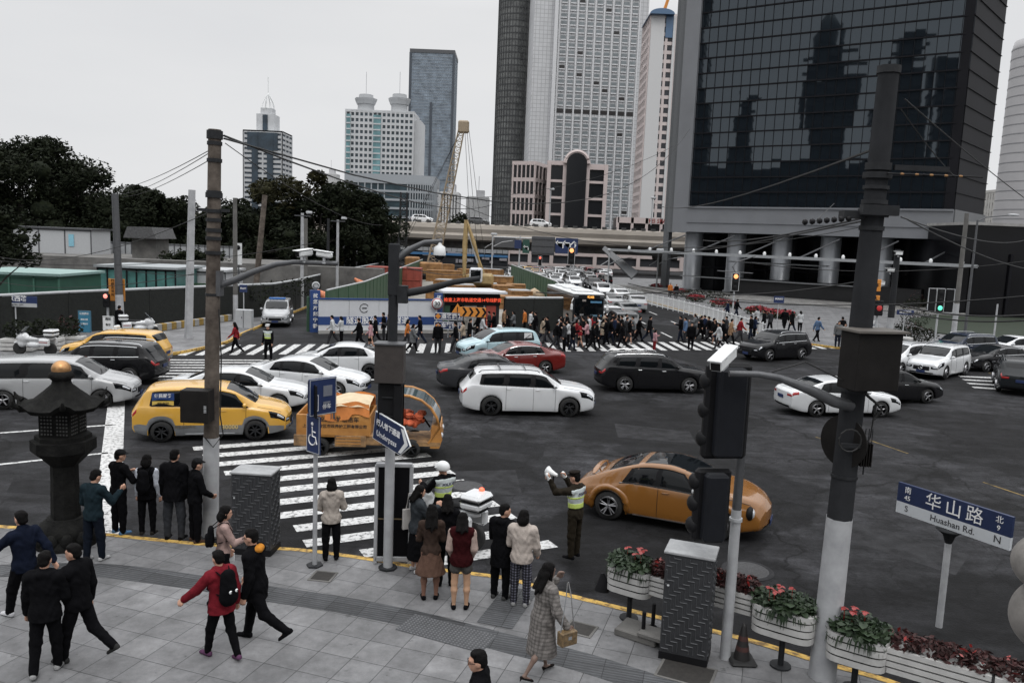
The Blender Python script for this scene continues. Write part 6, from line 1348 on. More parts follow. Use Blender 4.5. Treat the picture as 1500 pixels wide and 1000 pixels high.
# underpass sign: an arrow plate
def plate_from(pl, pr, z, h, y0=None): # world ends of a plate whose top corners are seen at pl, pr at height z
 a, c = Vector((*G(*pl, z), z)), Vector((*G(*pr, z), z)); return a, c, math.atan2((c-a).y, (c-a).x), (c-a).length
zt = zz(568, 612, P1[1]-.2); zl = Y(546, 598, P1[1]-.15)[2]
a, c = Vector(Y(545, 598, P1[1]-.02)), Vector(Y(610, 636, P1[1]-.30)); zl = 3.02; a = Vector((*G(545, 598, zl), zl)); c = Vector((*G(592, 622, zl), zl)); ang_ = math.atan2((c-a).y, (c-a).x)
cx_ = Vector((X0, P1[1]-.22, 0)); ang_ = R_(-46); W, h = 1.16, .54; t = thing('underpass_sign', (cx_.x+.10, cx_.y-.28, zz(575, 631, P1[1]-.25)), 'blue arrow sign reading Underpass, pointing right', 'direction sign', ang_)
b = MB(); Mq = Matrix(((1, 0, 0, 0), (0, 0, -1, 0), (0, 1, 0, 0), (0, 0, 0, 1))); pts = lambda e: [(-W*.46+e, -h/2+e), (W*.30, -h/2+e), (W*.52-e*1.2, 0), (W*.30, h/2-e), (-W*.46+e, h/2-e)]
b.prism(pts(0), 0, .03, 0, Mq); b.build('plate', M_white, t); b = MB(); b.prism(pts(.014), .03, .034, 0, Mq); b.build('blue_field', mat('sign_blue2', (.012, .022, .065), .4), t)
t.rotation_euler = (0, R_(9), ang_); text('lettering', '行人地下通道', .128, mat('letter_white'), t, face_M((-W*.075, -.036, h*.15)), .002, True, sx=.98); text('lettering', 'Underpass', .15, mat('letter_white'), t, face_M((-W*.09, -.036, -h*.22)), .002, sx=1.0)
b = MB(); b.prism([(W*.25, -h*.42), (W*.32, -h*.42), (W*.47, 0), (W*.32, h*.42), (W*.25, h*.42), (W*.38, 0)], .034, .038, 0, Mq); b.build('arrow_mark', M_white, t)
# pole with disabled-parking signs
P2 = G(461, 828); t, f = pole(P2, zz(467, 560, P2[1]), .045, .04, M_wp, 'slim pale pole with two blue signs by the kerb', n=10, nm='sign_pole'); b = MB(); b.tube([(0, 0, 0), (0, 0, .03)], .16, 6); b.build('base_plate', M_dgrey, t)
for (pl, pt, pb, w_, an, lb, ch, dx) in (((452), 606, 662, .40, -38, 'blue wheelchair sign, lower on the slim pole', 1, -.02), (472, 552, 606, .62, 50, 'blue parking information sign facing right', 0, .14), (459, 560, 607, .62, -62, 'blank dark rear of a sign on the slim pole', 2, -.05)):
 zt, zb_ = zz(pl, pt, P2[1]), zz(pl, pb, P2[1]); h = zt-zb_; t2 = thing('parking_sign', (P2[0]+dx, P2[1]-.08, zb_+h/2), lb, 'sign', R_(an)); b = MB(); b.box((0, 0, 0), (w_, .03, h), b=.01); b.build('plate', M_blue if ch < 2 else M_black, t2)
 if ch < 2:
  b = MB(); e = .012; [b.box(cc, s) for cc, s in (((0, -.018, h/2-.02), (w_-.03, .006, e)), ((0, -.018, -h/2+.02), (w_-.03, .006, e)), ((-w_/2+.02, -.018, 0), (e, .006, h-.04)), ((w_/2-.02, -.018, 0), (e, .006, h-.04)))]; b.build('border', M_pale, t2)
 if ch == 1:
  b = MB(); ci = lambda cx, cz, r, a0, a1, n=12: [(cx+r*math.cos(a0+(a1-a0)*k/n), -.02, cz+r*math.sin(a0+(a1-a0)*k/n)) for k in range(n+1)]
  b.tube(ci(-.02, -.10, .10, 2.1, 6.0), .013, 5); b.sph((-.02, -.02, .20), (.035, .012, .035)); b.tube([(-.02, -.02, .15), (-.01, -.02, -.03), (.08, -.02, -.04), (.12, -.02, -.17)], .015, 5); b.tube([(-.02, -.02, .06), (.08, -.02, .05)], .012, 5); b.build('symbol', mat('letter_white'), t2)
 if ch == 0: text('symbol', '▯', .3, mat('letter_white'), t2, face_M((-.15, -.02, -.08)), .002); b = MB(); b.box((.1, -.02, .1), (.2, .006, .2)); b.box((.08, -.02, -.12), (.16, .006, .04)); b.build('picture_patch', mat('sign_pict', (.14, .15, .18), .5), t2); text('lettering', '停车', .1, mat('letter_white'), t2, face_M((.08, -.022, -.2)), .002)
# black notice board in a white frame
a, c = Vector(G(546, 832)), Vector(G(593, 823)); W = .66; zt = zz(568, 684, a.y+.1); t = thing('notice_board', ((a.x+c.x)/2+.05, (a.y+c.y)/2+.1, 0), 'tall black notice board in a white frame behind the centre pole', 'board', R_(4))
b = MB(); b.box((0, 0, zt/2+.06), (W-.06, .05, zt-.12)); b.build('panel', mat('board_black', (.004, .004, .005), .7, spec=.1), t); b = MB(); [b.box(cc, s, b=.012) for cc, s in (((0, 0, zt), (W+.03, .10, .08)), ((0, 0, .10), (W+.03, .10, .10)), ((-W/2, 0, zt/2), (.07, .10, zt)), ((W/2, 0, zt/2), (.07, .10, zt)))]; b.build('frame', M_wp, t); b = MB(); b.box((0, -.03, zt*.46), (W-.08, .012, .02)); b.build('strap', mat('strap_tan', (.15, .11, .06)), t)
# zig-zag cabinets
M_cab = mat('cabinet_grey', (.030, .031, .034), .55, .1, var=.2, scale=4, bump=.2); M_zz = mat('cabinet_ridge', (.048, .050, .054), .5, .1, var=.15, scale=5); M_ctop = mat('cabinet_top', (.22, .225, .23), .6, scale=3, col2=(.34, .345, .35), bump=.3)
def cabinet(pf, pl, pr, ptop, label, seed=1):
 F_, L2, Rr_ = Vector(G(*pf)), Vector(G(*pl)), Vector(G(*pr)); H_ = zz(ptop[0], ptop[1], F_.y); dx = (F_-L2); W = dx.length; dirx = dx.normalized(); dy = Vector((-dirx.y, dirx.x)); D = max(.45, (Rr_-F_).dot(dy))
 org = F_-dirx*W/2+dy*D/2; t = thing('utility_cabinet', (org.x, org.y, 0), label, 'utility cabinet', math.atan2(dirx.y, dirx.x))
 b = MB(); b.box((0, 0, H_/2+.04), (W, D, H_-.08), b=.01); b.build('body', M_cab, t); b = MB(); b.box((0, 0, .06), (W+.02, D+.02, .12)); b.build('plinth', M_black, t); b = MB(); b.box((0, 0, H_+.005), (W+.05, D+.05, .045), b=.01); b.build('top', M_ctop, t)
 for face, ln in (('f', W), ('r', D)):
  b = MB(); st = .13; off = -6*st
  def seg(u0, z0, u1, z1):
   u0, u1 = sorted((max(-ln/2+.03, min(ln/2-.03, u0)), max(-ln/2+.03, min(ln/2-.03, u1)))); z0, z1 = sorted((max(.16, min(H_-.06, z0)), max(.16, min(H_-.06, z1))))
   w1 = .016
   if u1-u0 < .004 and z1-z0 < .004: return
   if abs(u1-u0) < .004 and (abs(u0) >= ln/2-.031): return
   if abs(z1-z0) < .004 and (z0 <= .161 or z0 >= H_-.061): return
   cu, cz = (u0+u1)/2, (z0+z1)/2
   if face == 'f': b.box((cu, -D/2-.006, cz), (u1-u0+w1, .022, z1-z0+w1), b=.006)
   else: b.box((W/2+.006, cu, cz), (.022, u1-u0+w1, z1-z0+w1), b=.006)
  for k in range(-34, 34):
   u, z = -ln/2+k*.066, H_*.5+k*.066; u -= .11*8; z += .16*8
   for s in range(17): seg(u, z, u, z-.16); z -= .16; seg(u, z, u+.11, z); u += .11
  b.build('ridge_relief', M_zz, t)
 b = MB(); b.sph((-W/2+.07, -D/2-.02, H_*.70), .018); b.build('lock', M_pale, t); return t
cabinet((396, 815), (339, 811), (421, 801), (396, 696), 'grey zigzag-patterned cabinet on the left, beside the timber pole')
cabinet((1034, 978), (965, 963), (1054, 958), (1044, 820), 'grey zigzag-patterned cabinet on the right, between two flower planters')
# signal pole on the right
P3 = G(1062, 963); t, f = pole(P3, zz(1086, 560, P3[1]), .082, .062, M_grey, 'slim signal pole beside the right zigzag cabinet', zw=zz(1066, 745, P3[1]), n=12, nm='signal_pole'); b = MB(); b.tube([(0, 0, zz(1069, 762, P3[1])), (0, 0, zz(1069, 762, P3[1])+.05)], .10, 12); b.build('clamp', M_pale, t)
def backs(px0, px1, py0, py1, Yd, label, nm='traffic_light'):
 a, c = Y(px0, py0, Yd), Y(px1, py1, Yd); W, h = c[0]-a[0], a[2]-c[2]; t = thing(nm, ((a[0]+c[0])/2, Yd, c[2]), label, 'traffic light', R_(8)); b = MB(); b.box((0, 0, h/2), (W, .16, h), b=.05); b.build('backboard', M_black, t); b = MB(); b.box((0, -.14, h/2), (W*.62, .22, h*.92), b=.04); b.build('housing', mat('signal_rear', (.010, .011, .014), .55, spec=.15, var=.15), t)
 for k in range(3): b = MB(); b.sph((-W*.44, .06, h*(.2+.3*k)), (.1, .14, .13), 0, 12, 8); b.build('lens_hood', M_black, t)
 return t
backs(1034, 1092, 530, 672, P3[1]-.25, 'large dark signal head seen from behind, upper one on the right'); backs(1018, 1064, 684, 792, P3[1]-.2, 'lower dark signal head seen from behind, before the brown car')
# big right pole
P4 = G(1204, 990); zt = zz(1300, 100, P4[1]); lx = Y(1304, 100, P4[1])[0]-P4[0]
t, f = pole(P4, zt, .205, .145, M_steel, 'massive octagonal dark pole with a pale painted base on the right', zw=zz(1215, 757, P4[1]), n=8, lean=(lx*.9, 0), bands=[(zz(1290, y, P4[1]), h_, e_) for y, h_, e_ in ((108, .10, .02), (250, .10, .03), (262, .08, .05), (278, .05, .03), (300, .06, .03), (318, .10, .06), (338, .06, .02), (540, .05, .02), (575, .05, .02), (700, .04, .015))])
b = MB(); z_ = zz(1290, 250, P4[1]); q0 = f(z_)
b.box((q0[0]+.55, -.1, z_+.04), (.75, .06, .07)); b.build('wire_bracket', M_dgrey, t); b = MB(); b.box((q0[0], -.17, z_-.55), (.5, .12, .14)); b.box((q0[0]-.3, 0, z_-.62), (.3, .2, .1)); b.build('wire_bracket', M_dgrey, t)
X0 = P4[0]; fp = lambda px, py, dy=0: (Y(px, py, P4[1]+dy)[0]-X0, dy, Y(px, py, P4[1]+dy)[2])
a, c = fp(1240, 485, -.35), fp(1312, 572, -.35); b = MB(); W, h = c[0]-a[0]-.08, a[2]-c[2]; cx_ = (a[0]+c[0])/2; b.box((cx_, -.30, (a[2]+c[2])/2), (W, .42, h), rz=R_(12), b=.012); b.build('equipment_box', M_bx, t); b = MB(); b.box((cx_, -.30, a[2]+.02), (W+.10, .54, .03), rz=R_(12)); b.build('box_lid', mat('lid_brown', (.10, .09, .08), .5), t)
b = MB()
for zf in (.80, .30):
 for k in range(4): b.box((cx_-W*.34, -.56+.04, c[2]+h*zf+k*.035), (.09, .012, .014), rz=R_(12))
b.build('louvre', M_pale, t)
b = MB(); b.tube([fp(1246, 594, -.1), fp(1222, 588, -.25), fp(1185, 570, -.25), fp(1140, 553, -.25), fp(1110, 548, -.25), fp(1068, 547, -.25)], [.085, .085, .075, .05, .045, .045], 10); b.build('camera_arm', M_grey, t)
b = MB(); b.tube([fp(1240, 560, -.3), fp(1180, 530, -.25), fp(1130, 545, -.2)], .012, 5); b.tube([fp(1265, 575, -.3), fp(1283, 590, -.3), fp(1292, 600, -.3), fp(1280, 615, -.3)], .02, 5); b.tube([fp(1283, 590, -.3), fp(1275, 640, -.2), fp(1266, 655, -.2)], .010, 5)
b.tube([tuple(Vector(fp(1245, 645, -.32))+Vector((.16*math.cos(q), 0, .16*math.sin(q)))) for q in [i*.5 for i in range(14)]], .012, 5); b.build('loose_cable', M_wire, t)
p = fp(1212, 648, -.12); b = MB(); b.lathe([(0, 0), (.37, 0), (.38, .03), (0, .06)], n=40, sm=False, M=Matrix.Translation((p[0]+.29, .24, p[2])) @ Matrix.Rotation(R_(-58), 4, 'Z') @ Matrix.Rotation(math.pi/2, 4, 'X')); tt = thing('round_mirror', (X0, P4[1]-.25, 0), 'dark round sign disc seen from behind on the big right pole', 'sign'); b.build('disc', M_bx, tt); b = MB(); b.box((p[0]+.3, -.0, p[2]), (.3, .05, .06)); b.build('bracket', M_dgrey, tt)
a = fp(1265, 665, -.1); tt = thing('antenna_unit', (X0+a[0]+.02, P4[1]-.1, a[2]), 'small finned radio unit with four spikes on the right pole', 'radio unit'); b = MB(); [b.box((-.07+k*.035, 0, 0), (.012, .14, .34)) for k in range(5)]; b.box((0, .02, 0), (.16, .09, .32)); b.build('body', M_bx, tt); b = MB(); [b.tube([(-.07+k*.05, 0, .17), (-.07+k*.05, 0, .38)], .007, 5) for k in range(4)]; b.tube([(0, 0, -.16), (0, 0, -.30)], .012, 5); b.build('antenna', M_dgrey, tt)
a, c = Vector(Y(1045, 540, P4[1]-.75)), Vector(Y(1074, 512, P4[1]-.15)); d = (a-c); t = thing('security_camera', tuple((a+c)/2), 'large white box camera pointing towards the viewer on the right signal arm', 'security camera')
Mx = d.to_track_quat('X', 'Z').to_matrix().to_4x4(); b = MB(); b.box((0, 0, 0), (.60, .17, .15), M=Mx, b=.02); b.build('housing', M_white, t); b = MB(); b.box((.02, 0, .09), (.66, .20, .025), M=Mx, b=.008); b.build('sun_shield', M_white, t); b = MB(); b.box((.301, 0, -.005), (.012, .135, .105), M=Mx); b.build('lens_window', M_black, t); b = MB(); b.box((0, 0, -.10), (.2, .07, .08), M=Mx); b.build('mount', M_pale, t)
# Huashan Rd street sign
P5 = G(1375, 957); zt = 2.30; a, c = Vector((*G(1318, 705, zt), 0)), Vector((*G(1486, 757, zt), 0)); W = (c-a).length; an = math.atan2((c-a).y, (c-a).x); h = .60*W/2.0*.92
t = thing('street_sign', (P5[0], P5[1], 0), 'blue and white street name sign reading Huashan Rd. on a pale post', 'street sign', an); ctr = Matrix.Rotation(-an, 3, 'Z') @ ((a+c)/2-Vector((P5[0], P5[1], 0))); cx_, cy_ = ctr.x, ctr.y
b = MB(); b.box((cx_, cy_, zt-h*.31), (W, .06, h*.62)); b.build('blue_field', mat('sign_blue2'), t); b = MB(); b.box((cx_, cy_, zt-h*.81), (W, .06, h*.38)); b.build('white_field', mat('sign_white', (.46, .48, .50), .5, var=.03), t)
yy = cy_-.034; LW = mat('letter_white'); LB = mat('letter_black', (.02, .02, .022), .5)
for s, x, z, sz, mm_ in (('华', -.16, .33, .30, LW), ('山', .02, .33, .30, LW), ('路', .20, .33, .30, LW), ('南', -.40, .20, .13, LW), ('45', -.40, .45, .12, LW), ('北', .40, .20, .13, LW), ('9', .40, .45, .12, LW), ('S', -.40, .80, .15, LB), ('N', .40, .80, .17, LB), ('Huashan Rd.', .02, .81, .155, LB)):
 text('lettering', s, sz*W/2, mm_, t, face_M((cx_+x*W, yy, zt-h*z)), .002)
b = MB(); b.tube([(cx_, cy_, 0), (cx_, cy_, zt-h-.22)], .055, 12); b.build('post', M_wp, t); b = MB(); b.lathe([(.055, 0), (.10, .14), (.17, .20), (.22, .235), (0, .236)], (cx_, cy_, zt-h-.24), 16); b.build('bracket', M_dgrey, t)
# stone lantern
P6 = G(98, 795); y6 = P6[1]; zl = lambda py: zz(98, py, y6); t = thing('stone_lantern', (P6[0], y6, 0), 'dark ornate pagoda-shaped stone lantern with a gilded ball on top', 'lantern'); M_st = mat('lantern_dark', (.006, .006, .006), .8, scale=5, col2=(.015, .015, .014), bump=.7, bscale=20, spec=.08)
b = MB(); b.lathe([(.56, 0), (.58, .12), (.50, .22), (.55, .30), (.46, .44), (.36, .52), (.34, .56)], n=24); b.build('base', M_st, t)
for k in range(12): a_ = k*math.pi/6; b = MB(); b.sph((.50*math.cos(a_), .50*math.sin(a_), .20), (.13, .13, .16), 0, 8, 6); b.build('lotus_petal', M_st, t)
b = MB(); b.lathe([(.27, .50), (.25, zl(700)), (.25, zl(668))], n=8, sm=False, ang=.4); b.build('column', M_st, t)
z0_, z1_ = zl(672), zl(640); b = MB(); b.lathe([(.27, z0_-.1), (.48, z0_+.12), (.58, z0_+.20), (.58, z1_-.03), (.50, z1_-.02), (.50, z1_+.06), (.38, z1_+.07)], n=8, sm=False, ang=.4); b.build('ledge', M_st, t)
z2_ = zl(600); b = MB(); b.box((0, 0, (z1_+z2_)/2+.03), (.60, .60, z2_-z1_+.1)); b.build('light_chamber', M_st, t)
for s in (-1, 1):
 for dx, dy, q in ((.15*s, -.304, 0), (.304*1, .15*s, 1), (-.304, .15*s, 1)):
  b = MB();
  for i in range(4):
   for j in range(6): b.box((dx+(0 if q else (-.09+i*.06)), dy+((-.09+i*.06) if q else 0), z1_+.12+j*.07), (.012 if q else .03, .03 if q else .012, .03))
  b.build('lattice_window', mat('lattice_light', (.06, .06, .058), .6), t)
z3_ = zl(575); b = MB(); vs = []; prof = [(.86, z2_+.10), (.80, z2_+.02), (.55, z2_+.16), (.36, z2_+.34), (.20, z2_+.50), (.17, z2_+.62)]
n_ = 48
for r_, z_ in prof:
 for k in range(n_):
  a_ = 2*math.pi*k/n_+.26; lift = (abs(math.cos(a_*3))**6)*.16*(r_/.86)**3; rr_ = r_*(.86+.14*abs(math.cos(a_*3))**3)+.012*math.cos(a_*24)*(r_ > .3); vs.append((rr_*math.cos(a_), rr_*math.sin(a_), z_+lift))
b.add(vs, [(i*n_+k, i*n_+(k+1) % n_, (i+1)*n_+(k+1) % n_, (i+1)*n_+k) for i in range(len(prof)-1) for k in range(n_)], 0, True); b.add([(0, 0, z2_)]+vs[n_:2*n_], [(0, 1+(k+1) % n_, 1+k) for k in range(n_)]); b.build('roof', M_st, t)
for k in range(6): a_ = k*math.pi/3+.0; b = MB(); b.tube([(.78*math.cos(a_), .78*math.sin(a_), z2_+.16), (.90*math.cos(a_), .90*math.sin(a_), z2_+.22), (.93*math.cos(a_), .93*math.sin(a_), z2_+.32)], [.05, .05, .015], 8); b.build('eave_tip', M_st, t)
zb_ = zl(541); b = MB(); b.lathe([(.16, z2_+.58), (.24, z2_+.66), (.20, z2_+.74), (.14, z2_+.80), (.13, zb_-.15)], n=16); b.build('neck', M_st, t); b = MB(); b.sph((0, 0, zb_), .175, 0, 24, 14); b.build('gilded_ball', mat('gilt', (.42, .23, .10), .35, .7, var=.15), t)
# planters -----------------------------------------------------------------
M_slat = mat('planter_white', (.36, .355, .345), .6, scale=3, col2=(.50, .495, .48)); M_anth = mat('anthurium_red', (.22, .018, .015), .4, var=.3)
def petal(mb, c, r, tilt, az, mi=0):
 M = Matrix.Translation(c) @ Matrix.Rotation(az, 4, 'Z') @ Matrix.Rotation(tilt, 4, 'Y'); pts = [(0, 0, 0), (.35*r, .55*r, .05*r), (.9*r, .45*r, .08*r), (1.25*r, 0, -.05*r), (.9*r, -.45*r, .08*r), (.35*r, -.55*r, .05*r)]; mb.add(pts+[(.6*r, 0, -.03*r)], [(6, i, (i+1) % 6) for i in range(6)], mi, True, M)
def plantbox(ctr, L_, D, zt, rz, label, seed, post=True, kind=0, curved=True, H_=.46):
 rnd = random.Random(seed); t = thing('planter', (ctr[0], ctr[1], 0), label, 'planter', rz)
 def outl(e=0): return [(L_/2*(abs(math.cos(q))**.4)*(1 if math.cos(q) > 0 else -1)*(1-e), D/2*(abs(math.sin(q))**.7)*(1 if math.sin(q) > 0 else -1)*(1-e)) for q in [i*math.pi/12 for i in range(24)]] if curved else [(-L_/2+e, -D/2+e), (L_/2-e, -D/2+e), (L_/2-e, D/2-e), (-L_/2+e, D/2-e)]
 for k in range(4): b = MB(); z = zt-H_+k*H_/4; b.prism(outl(.02*(3-k)/3), z, z+H_/4-.026, 0); b.build('slat', M_slat, t)
 b = MB(); b.prism(outl(.055), zt-H_-.01, zt-.03); b.build('trough', M_black, t)
 if post: b = MB(); b.tube([(0, 0, .02), (0, 0, zt-H_)], .045, 10); b.build('post', M_dgrey, t); b = MB(); b.tube([(0, 0, 0), (0, 0, .03)], .16, 12); b.build('foot', M_dgrey, t)
 p = thing('plant', (ctr[0], ctr[1], zt-.05), ['', 'red-flowered plants left of the right cabinet', 'dark red leaves half hidden behind the right cabinet', 'dark red leaves behind the traffic cone', 'red-flowered plants between the cone and the big pole', 'red-flowered plants just right of the big pole', '', 'dark red leaves under the street sign', 'dark red leaves towards the lower right corner'][seed], 'plant', rz); b = MB()
 if kind == 0:
  leafcloud(b, [((x, 0, .07), (L_*.30, D*.5, .17)) for x in (-L_*.25, 0, L_*.25)], 1000, .045, rnd)
  for k in range(160): a_ = rnd.random()*6.28; q = rnd.random()**.5; petal(b, (L_*.42*q*math.cos(a_), D*.5*q*math.sin(a_), .08+.24*rnd.random()*(1.1-q)), .075+.05*rnd.random(), rnd.uniform(-.2, 1.0), a_+rnd.uniform(-.6, .6))
  for k in range(130): a_ = rnd.random()*6.28; x, y = L_*.48*math.cos(a_), D*.52*math.sin(a_); b.tube([(x*.8, y*.8, .05), (x*1.06, y*1.1, .02-.05*rnd.random()), (x*1.15, y*1.3, -.04-.16*rnd.random())], [.006, .010, .002], 4, cap=False)
  b.build('foliage', M_fg, p);
  for k in range(5): f_ = MB(); x, y = rnd.uniform(-.26, .26)*L_, rnd.uniform(-.4, .25)*D; c_ = (x, y, .30+.08*rnd.random()); [petal(f_, c_, .062, rnd.uniform(.0, .5), j*2.1+rnd.random()) for j in range(3)]; f_.tube([(x, y, .1), c_], .005, 4); f_.build('flower', M_anth, p)
 else:
  leafcloud(b, [((x, 0, .09), (L_*.2, D*.5, .17)) for x in (-L_*.35, -L_*.1, L_*.15, L_*.38)], 1300, .045, rnd); b.build('foliage', M_dred, p); f_ = MB(); leafcloud(f_, [((x, 0, .16), (L_*.2, D*.5, .12)) for x in (-L_*.3, L_*.3)], 26, .05, rnd); f_.build('blossom', M_anth, p)
 return t
kz = lambda px, py: zz(px, py, G(px, 905)[1])
c1 = G(921, 905); c2 = G(1143, 975); kd = Vector(c2)-Vector(c1); ka = math.atan2(kd.y, kd.x); kd.normalize()
z1p = zz(920, 826, c1[1]);
plantbox(c1, .80, .50, z1p, ka, 'white slatted planter on a post left of the right cabinet', 1)
plantbox(Vector(c1)+kd*.68+Vector((0, .05)), .62, .34, z1p-.03, ka, 'short white trough planter half hidden behind the right cabinet', 2, False, 1, False, .36)
plantbox(Vector(c2)-kd*.80+Vector((0, .10)), .75, .34, zz(1143, 878, c2[1])-.03, ka, 'white trough planter behind the traffic cone', 3, False, 1, False, .36)
plantbox(c2, .95, .55, zz(1143, 884, c2[1]), ka, 'white slatted planter on a post between the cone and the big pole', 4)
c3 = Vector(G(1250, 1008)); z3p = zz(1250, 922, c3.y); plantbox(c3, .85, .55, z3p, ka, 'white slatted planter on a post right of the big pole', 5)
kd2 = (Vector(G(1500, 1085))-c3).normalized();
for k, lb in enumerate(('first red-leaved white trough planter under the street sign', 'second red-leaved white trough planter towards the lower right corner')): cc = c3+kd2*(1.05+1.32*k)+Vector((0, .03)); plantbox(cc, 1.28, .36, z3p-.05, math.atan2(kd2.y, kd2.x), lb, 7+k, True, 1, False, .40)
# cone, concrete block with two posts, black bag
P = G(1086, 968); t = thing('traffic_cone', (P[0], P[1], 0), 'dirty dark traffic cone with faded stripes beside the signal pole', 'traffic cone'); b = MB(); b.lathe([(.13, .05), (.04, .56), (.02, .62), (0, .63)], n=20); b.build('cone', mat('cone_dark', (.010, .009, .009), .6, var=.3, scale=10), t); b = MB(); b.box((0, 0, .03), (.40, .40, .06), b=.03); b.build('base', M_rubber, t)
for z in (.2, .36): b = MB(); b.lathe([(.134-.085*(z/.5)+.004, z), (.134-.085*((z+.07)/.5)+.004, z+.07)], n=20); b.build('stripe', mat('cone_red', (.05, .018, .015), .6, var=.4, scale=14), t)
P = G(938, 930); t = thing('concrete_block', (P[0], P[1], 0), 'flat concrete slab beside the right cabinet', 'slab', ka); b = MB(); b.box((0, 0, .06), (.72, .50, .12), b=.015); b.build('slab', M_conc2, t); b = MB(); b.box((.30, -.10, .15), (.5, .35, .08), b=.015); b.build('upper_slab', M_conc2, t)
for dx, dy, lb, hh in ((942, 932, 'left one of two short black stub posts on the slab', .34), (956, 925, 'right one of two short black stub posts on the slab', .40)): Pq = G(dx, dy-6, .12); t = thing('stub_post', (Pq[0], Pq[1], .13), lb, 'post'); b = MB(); b.tube([(0, 0, 0), (0, 0, hh)], .032, 10); b.build('post', M_black, t); b = MB(); b.tube([(0, 0, 0), (0, 0, .02)], .07, 10); b.build('foot', M_black, t)
P = Y(882, 852, c1[1]+.1); b = MB(); b.tube([(0, 0, .16), (.02, 0, 0), (0, 0, -.16)], [.03, .10, .13], 10, sq=.6); tag(b.build('bag', M_black, None, P), 'black plastic bag hanging on the left end of the planter', 'bag')
# pale rounded knob of the footbridge rail at the right edge, very near
p = Y(1556, 866, 2.4); V, Fq = field([ell((0, 0, .085), (.155, .13, .105)), ell((.01, 0, -.085), (.155, .12, .13)), cap_((.05, 0, -.1), (.10, 0, -.5), .12, .10)], .008, .012); tag(link('rail_knob', npmesh('knob', V, Fq, mat('knob_pale', (.15, .14, .13), .8, var=.25, scale=14)), None, p), 'pale rounded railing knob close to the viewer at the right edge', 'railing knob')
# ---------------------------------------------------------------- far left pavement furniture
def farpole(px, pyb, pyt, r, m, label, Yd=None, zw=None, lean=0, n=12):
 if Yd: a = Y(px, pyt, Yd); loc = (a[0], Yd)
 else: loc = G(px, pyb)
 z = zz(px, pyt, loc[1]); return pole(loc, z, r, r*.8, m, label, zw=zw, lean=(lean, 0), n=n)
farpole(177, 490, 284, .22, M_grey, 'grey pole carrying the orange sign', lean=-.15, zw=2.3)
farpole(276, 495, 278, .25, M_wp, 'white leaning square pole on the far left pavement', lean=.30, n=4)
farpole(345, 470, 290, .17, M_conc2, 'grey concrete pole right of the timber one', zw=1.8)
farpole(372, 0, 285, .26, M_tim, 'brown leaning pole beyond the dark wall', 66, lean=.9)
farpole(443, 0, 312, .16, M_wp, 'pale lamp pole behind the two white cameras', 66)
farpole(448, 0, 320, .20, M_conc2, 'dull concrete pole close beside the pale lamp pole', 70)
farpole(495, 0, 322, .14, M_wp, 'slim pale lamp pole before the end of the dark wall', 72)
farpole(481, 0, 320, .16, M_dgrey, 'dark thin pole left of the slim pale lamp pole', 80)
for px, Yd, lb in ((443, 66, 'floodlight arm on the pale lamp pole'), (495, 72, 'floodlight arm on the slim pale lamp pole')):
 p = Y(px, 316 if px < 450 else 324, Yd-.1); t = thing('floodlight', p, lb, 'floodlight'); b = MB(); b.box((0, 0, 0), (1.3, .08, .08)); b.build('arm', M_grey, t); b = MB(); b.box((.55, 0, .28), (.5, .2, .22), b=.05); b.build('lamp', M_pale, t)
a = G(177, 488); z = zz(177, 409, a[1]); t = thing('orange_sign', (a[0], a[1]-.35, z-1.2), 'orange sign with two columns of black characters on the grey pole', 'sign'); b = MB(); b.box((0, 0, .6), (.95, .05, 1.28), b=.02); b.build('plate', mat('sign_orange', (.42, .17, .03), .5, var=.08), t)
for c_, s in ((-.22, '行经此处时'), (.22, '车辆礼让行人')):
 for i, ch in enumerate(s): text('lettering', ch, .185, M_black, t, face_M((c_, -.03, 1.13-i*.205)), .003, True)
signal(156, 440, 45.2, 'red pedestrian light left of the orange sign', (0, (.9, .25, .2), 1.4), nl=2, hgt=.75, wdt=.35, border=False)
t, W, h, z = panel_sign('street_sign', -12, 54, 433, 449, 42, 'blue and white street name sign for Nanjing West Road at the left edge', [('南京西路', 0, .22, .34), ('Nanjing Rd. (W)', 0, -.32, .15)], size=.3, frame=None)
b = MB(); b.box((0, -.03, z-h*.82), (W, .012, h*.34)); b.build('white_field', M_pale, t)
panel_sign('info_board', 114, 133, 455, 487, 43.5, 'light blue information board with white text on two posts', [('公交提示', 0, .36, .13), ('请您注意', 0, .1, .10), ('文明出行', 0, -.1, .10)], m=mat('board_cyan', (.03, .15, .24), .5), frame=M_grey)
t, W, h, z = panel_sign('info_board', 150, 167, 463, 491, 43, 'white leaning notice board left of the person in black', [('通知', 0, .35, .16), ('告示', -.0, .05, .14), ('注意', 0, -.25, .14)], m=M_white, mt=M_dgrey, frame=M_grey, post=False)
for px, py, h_, lb in ((240, 508, .75, 'tall red and white bollard on the far left corner'), (218, 496, .35, 'short red stub bollard on the far left corner')):
 x, y = G(px, py); t = thing('bollard', (x, y, 0), lb, 'bollard'); n = 4 if h_ > .5 else 2
 for k in range(n): b = MB(); b.lathe([(.07, h_*k/n), (.07, h_*(k+1)/n)], n=14); b.build('band', M_red if k % 2 == 0 else M_white, t)
x, y = G(347, 480); t = thing('meter_box', (x+.5, y, 0), 'pale metal cupboard by the grey concrete pole', 'cabinet'); b = MB(); b.box((0, 0, .6), (1.0, .5, 1.2), b=.02); b.build('body', M_pale, t); b = MB(); b.box((0, -.26, .6), (.02, .02, 1.1)); b.box((-.1, -.26, .7), (.03, .03, .12)); b.build('door_line', M_dgrey, t)
panel_sign('street_sign', 351, 362, 417, 428, 52, 'small blue and white street sign by the pale cupboard', [('华山路', 0, 0, .14)], frame=None)
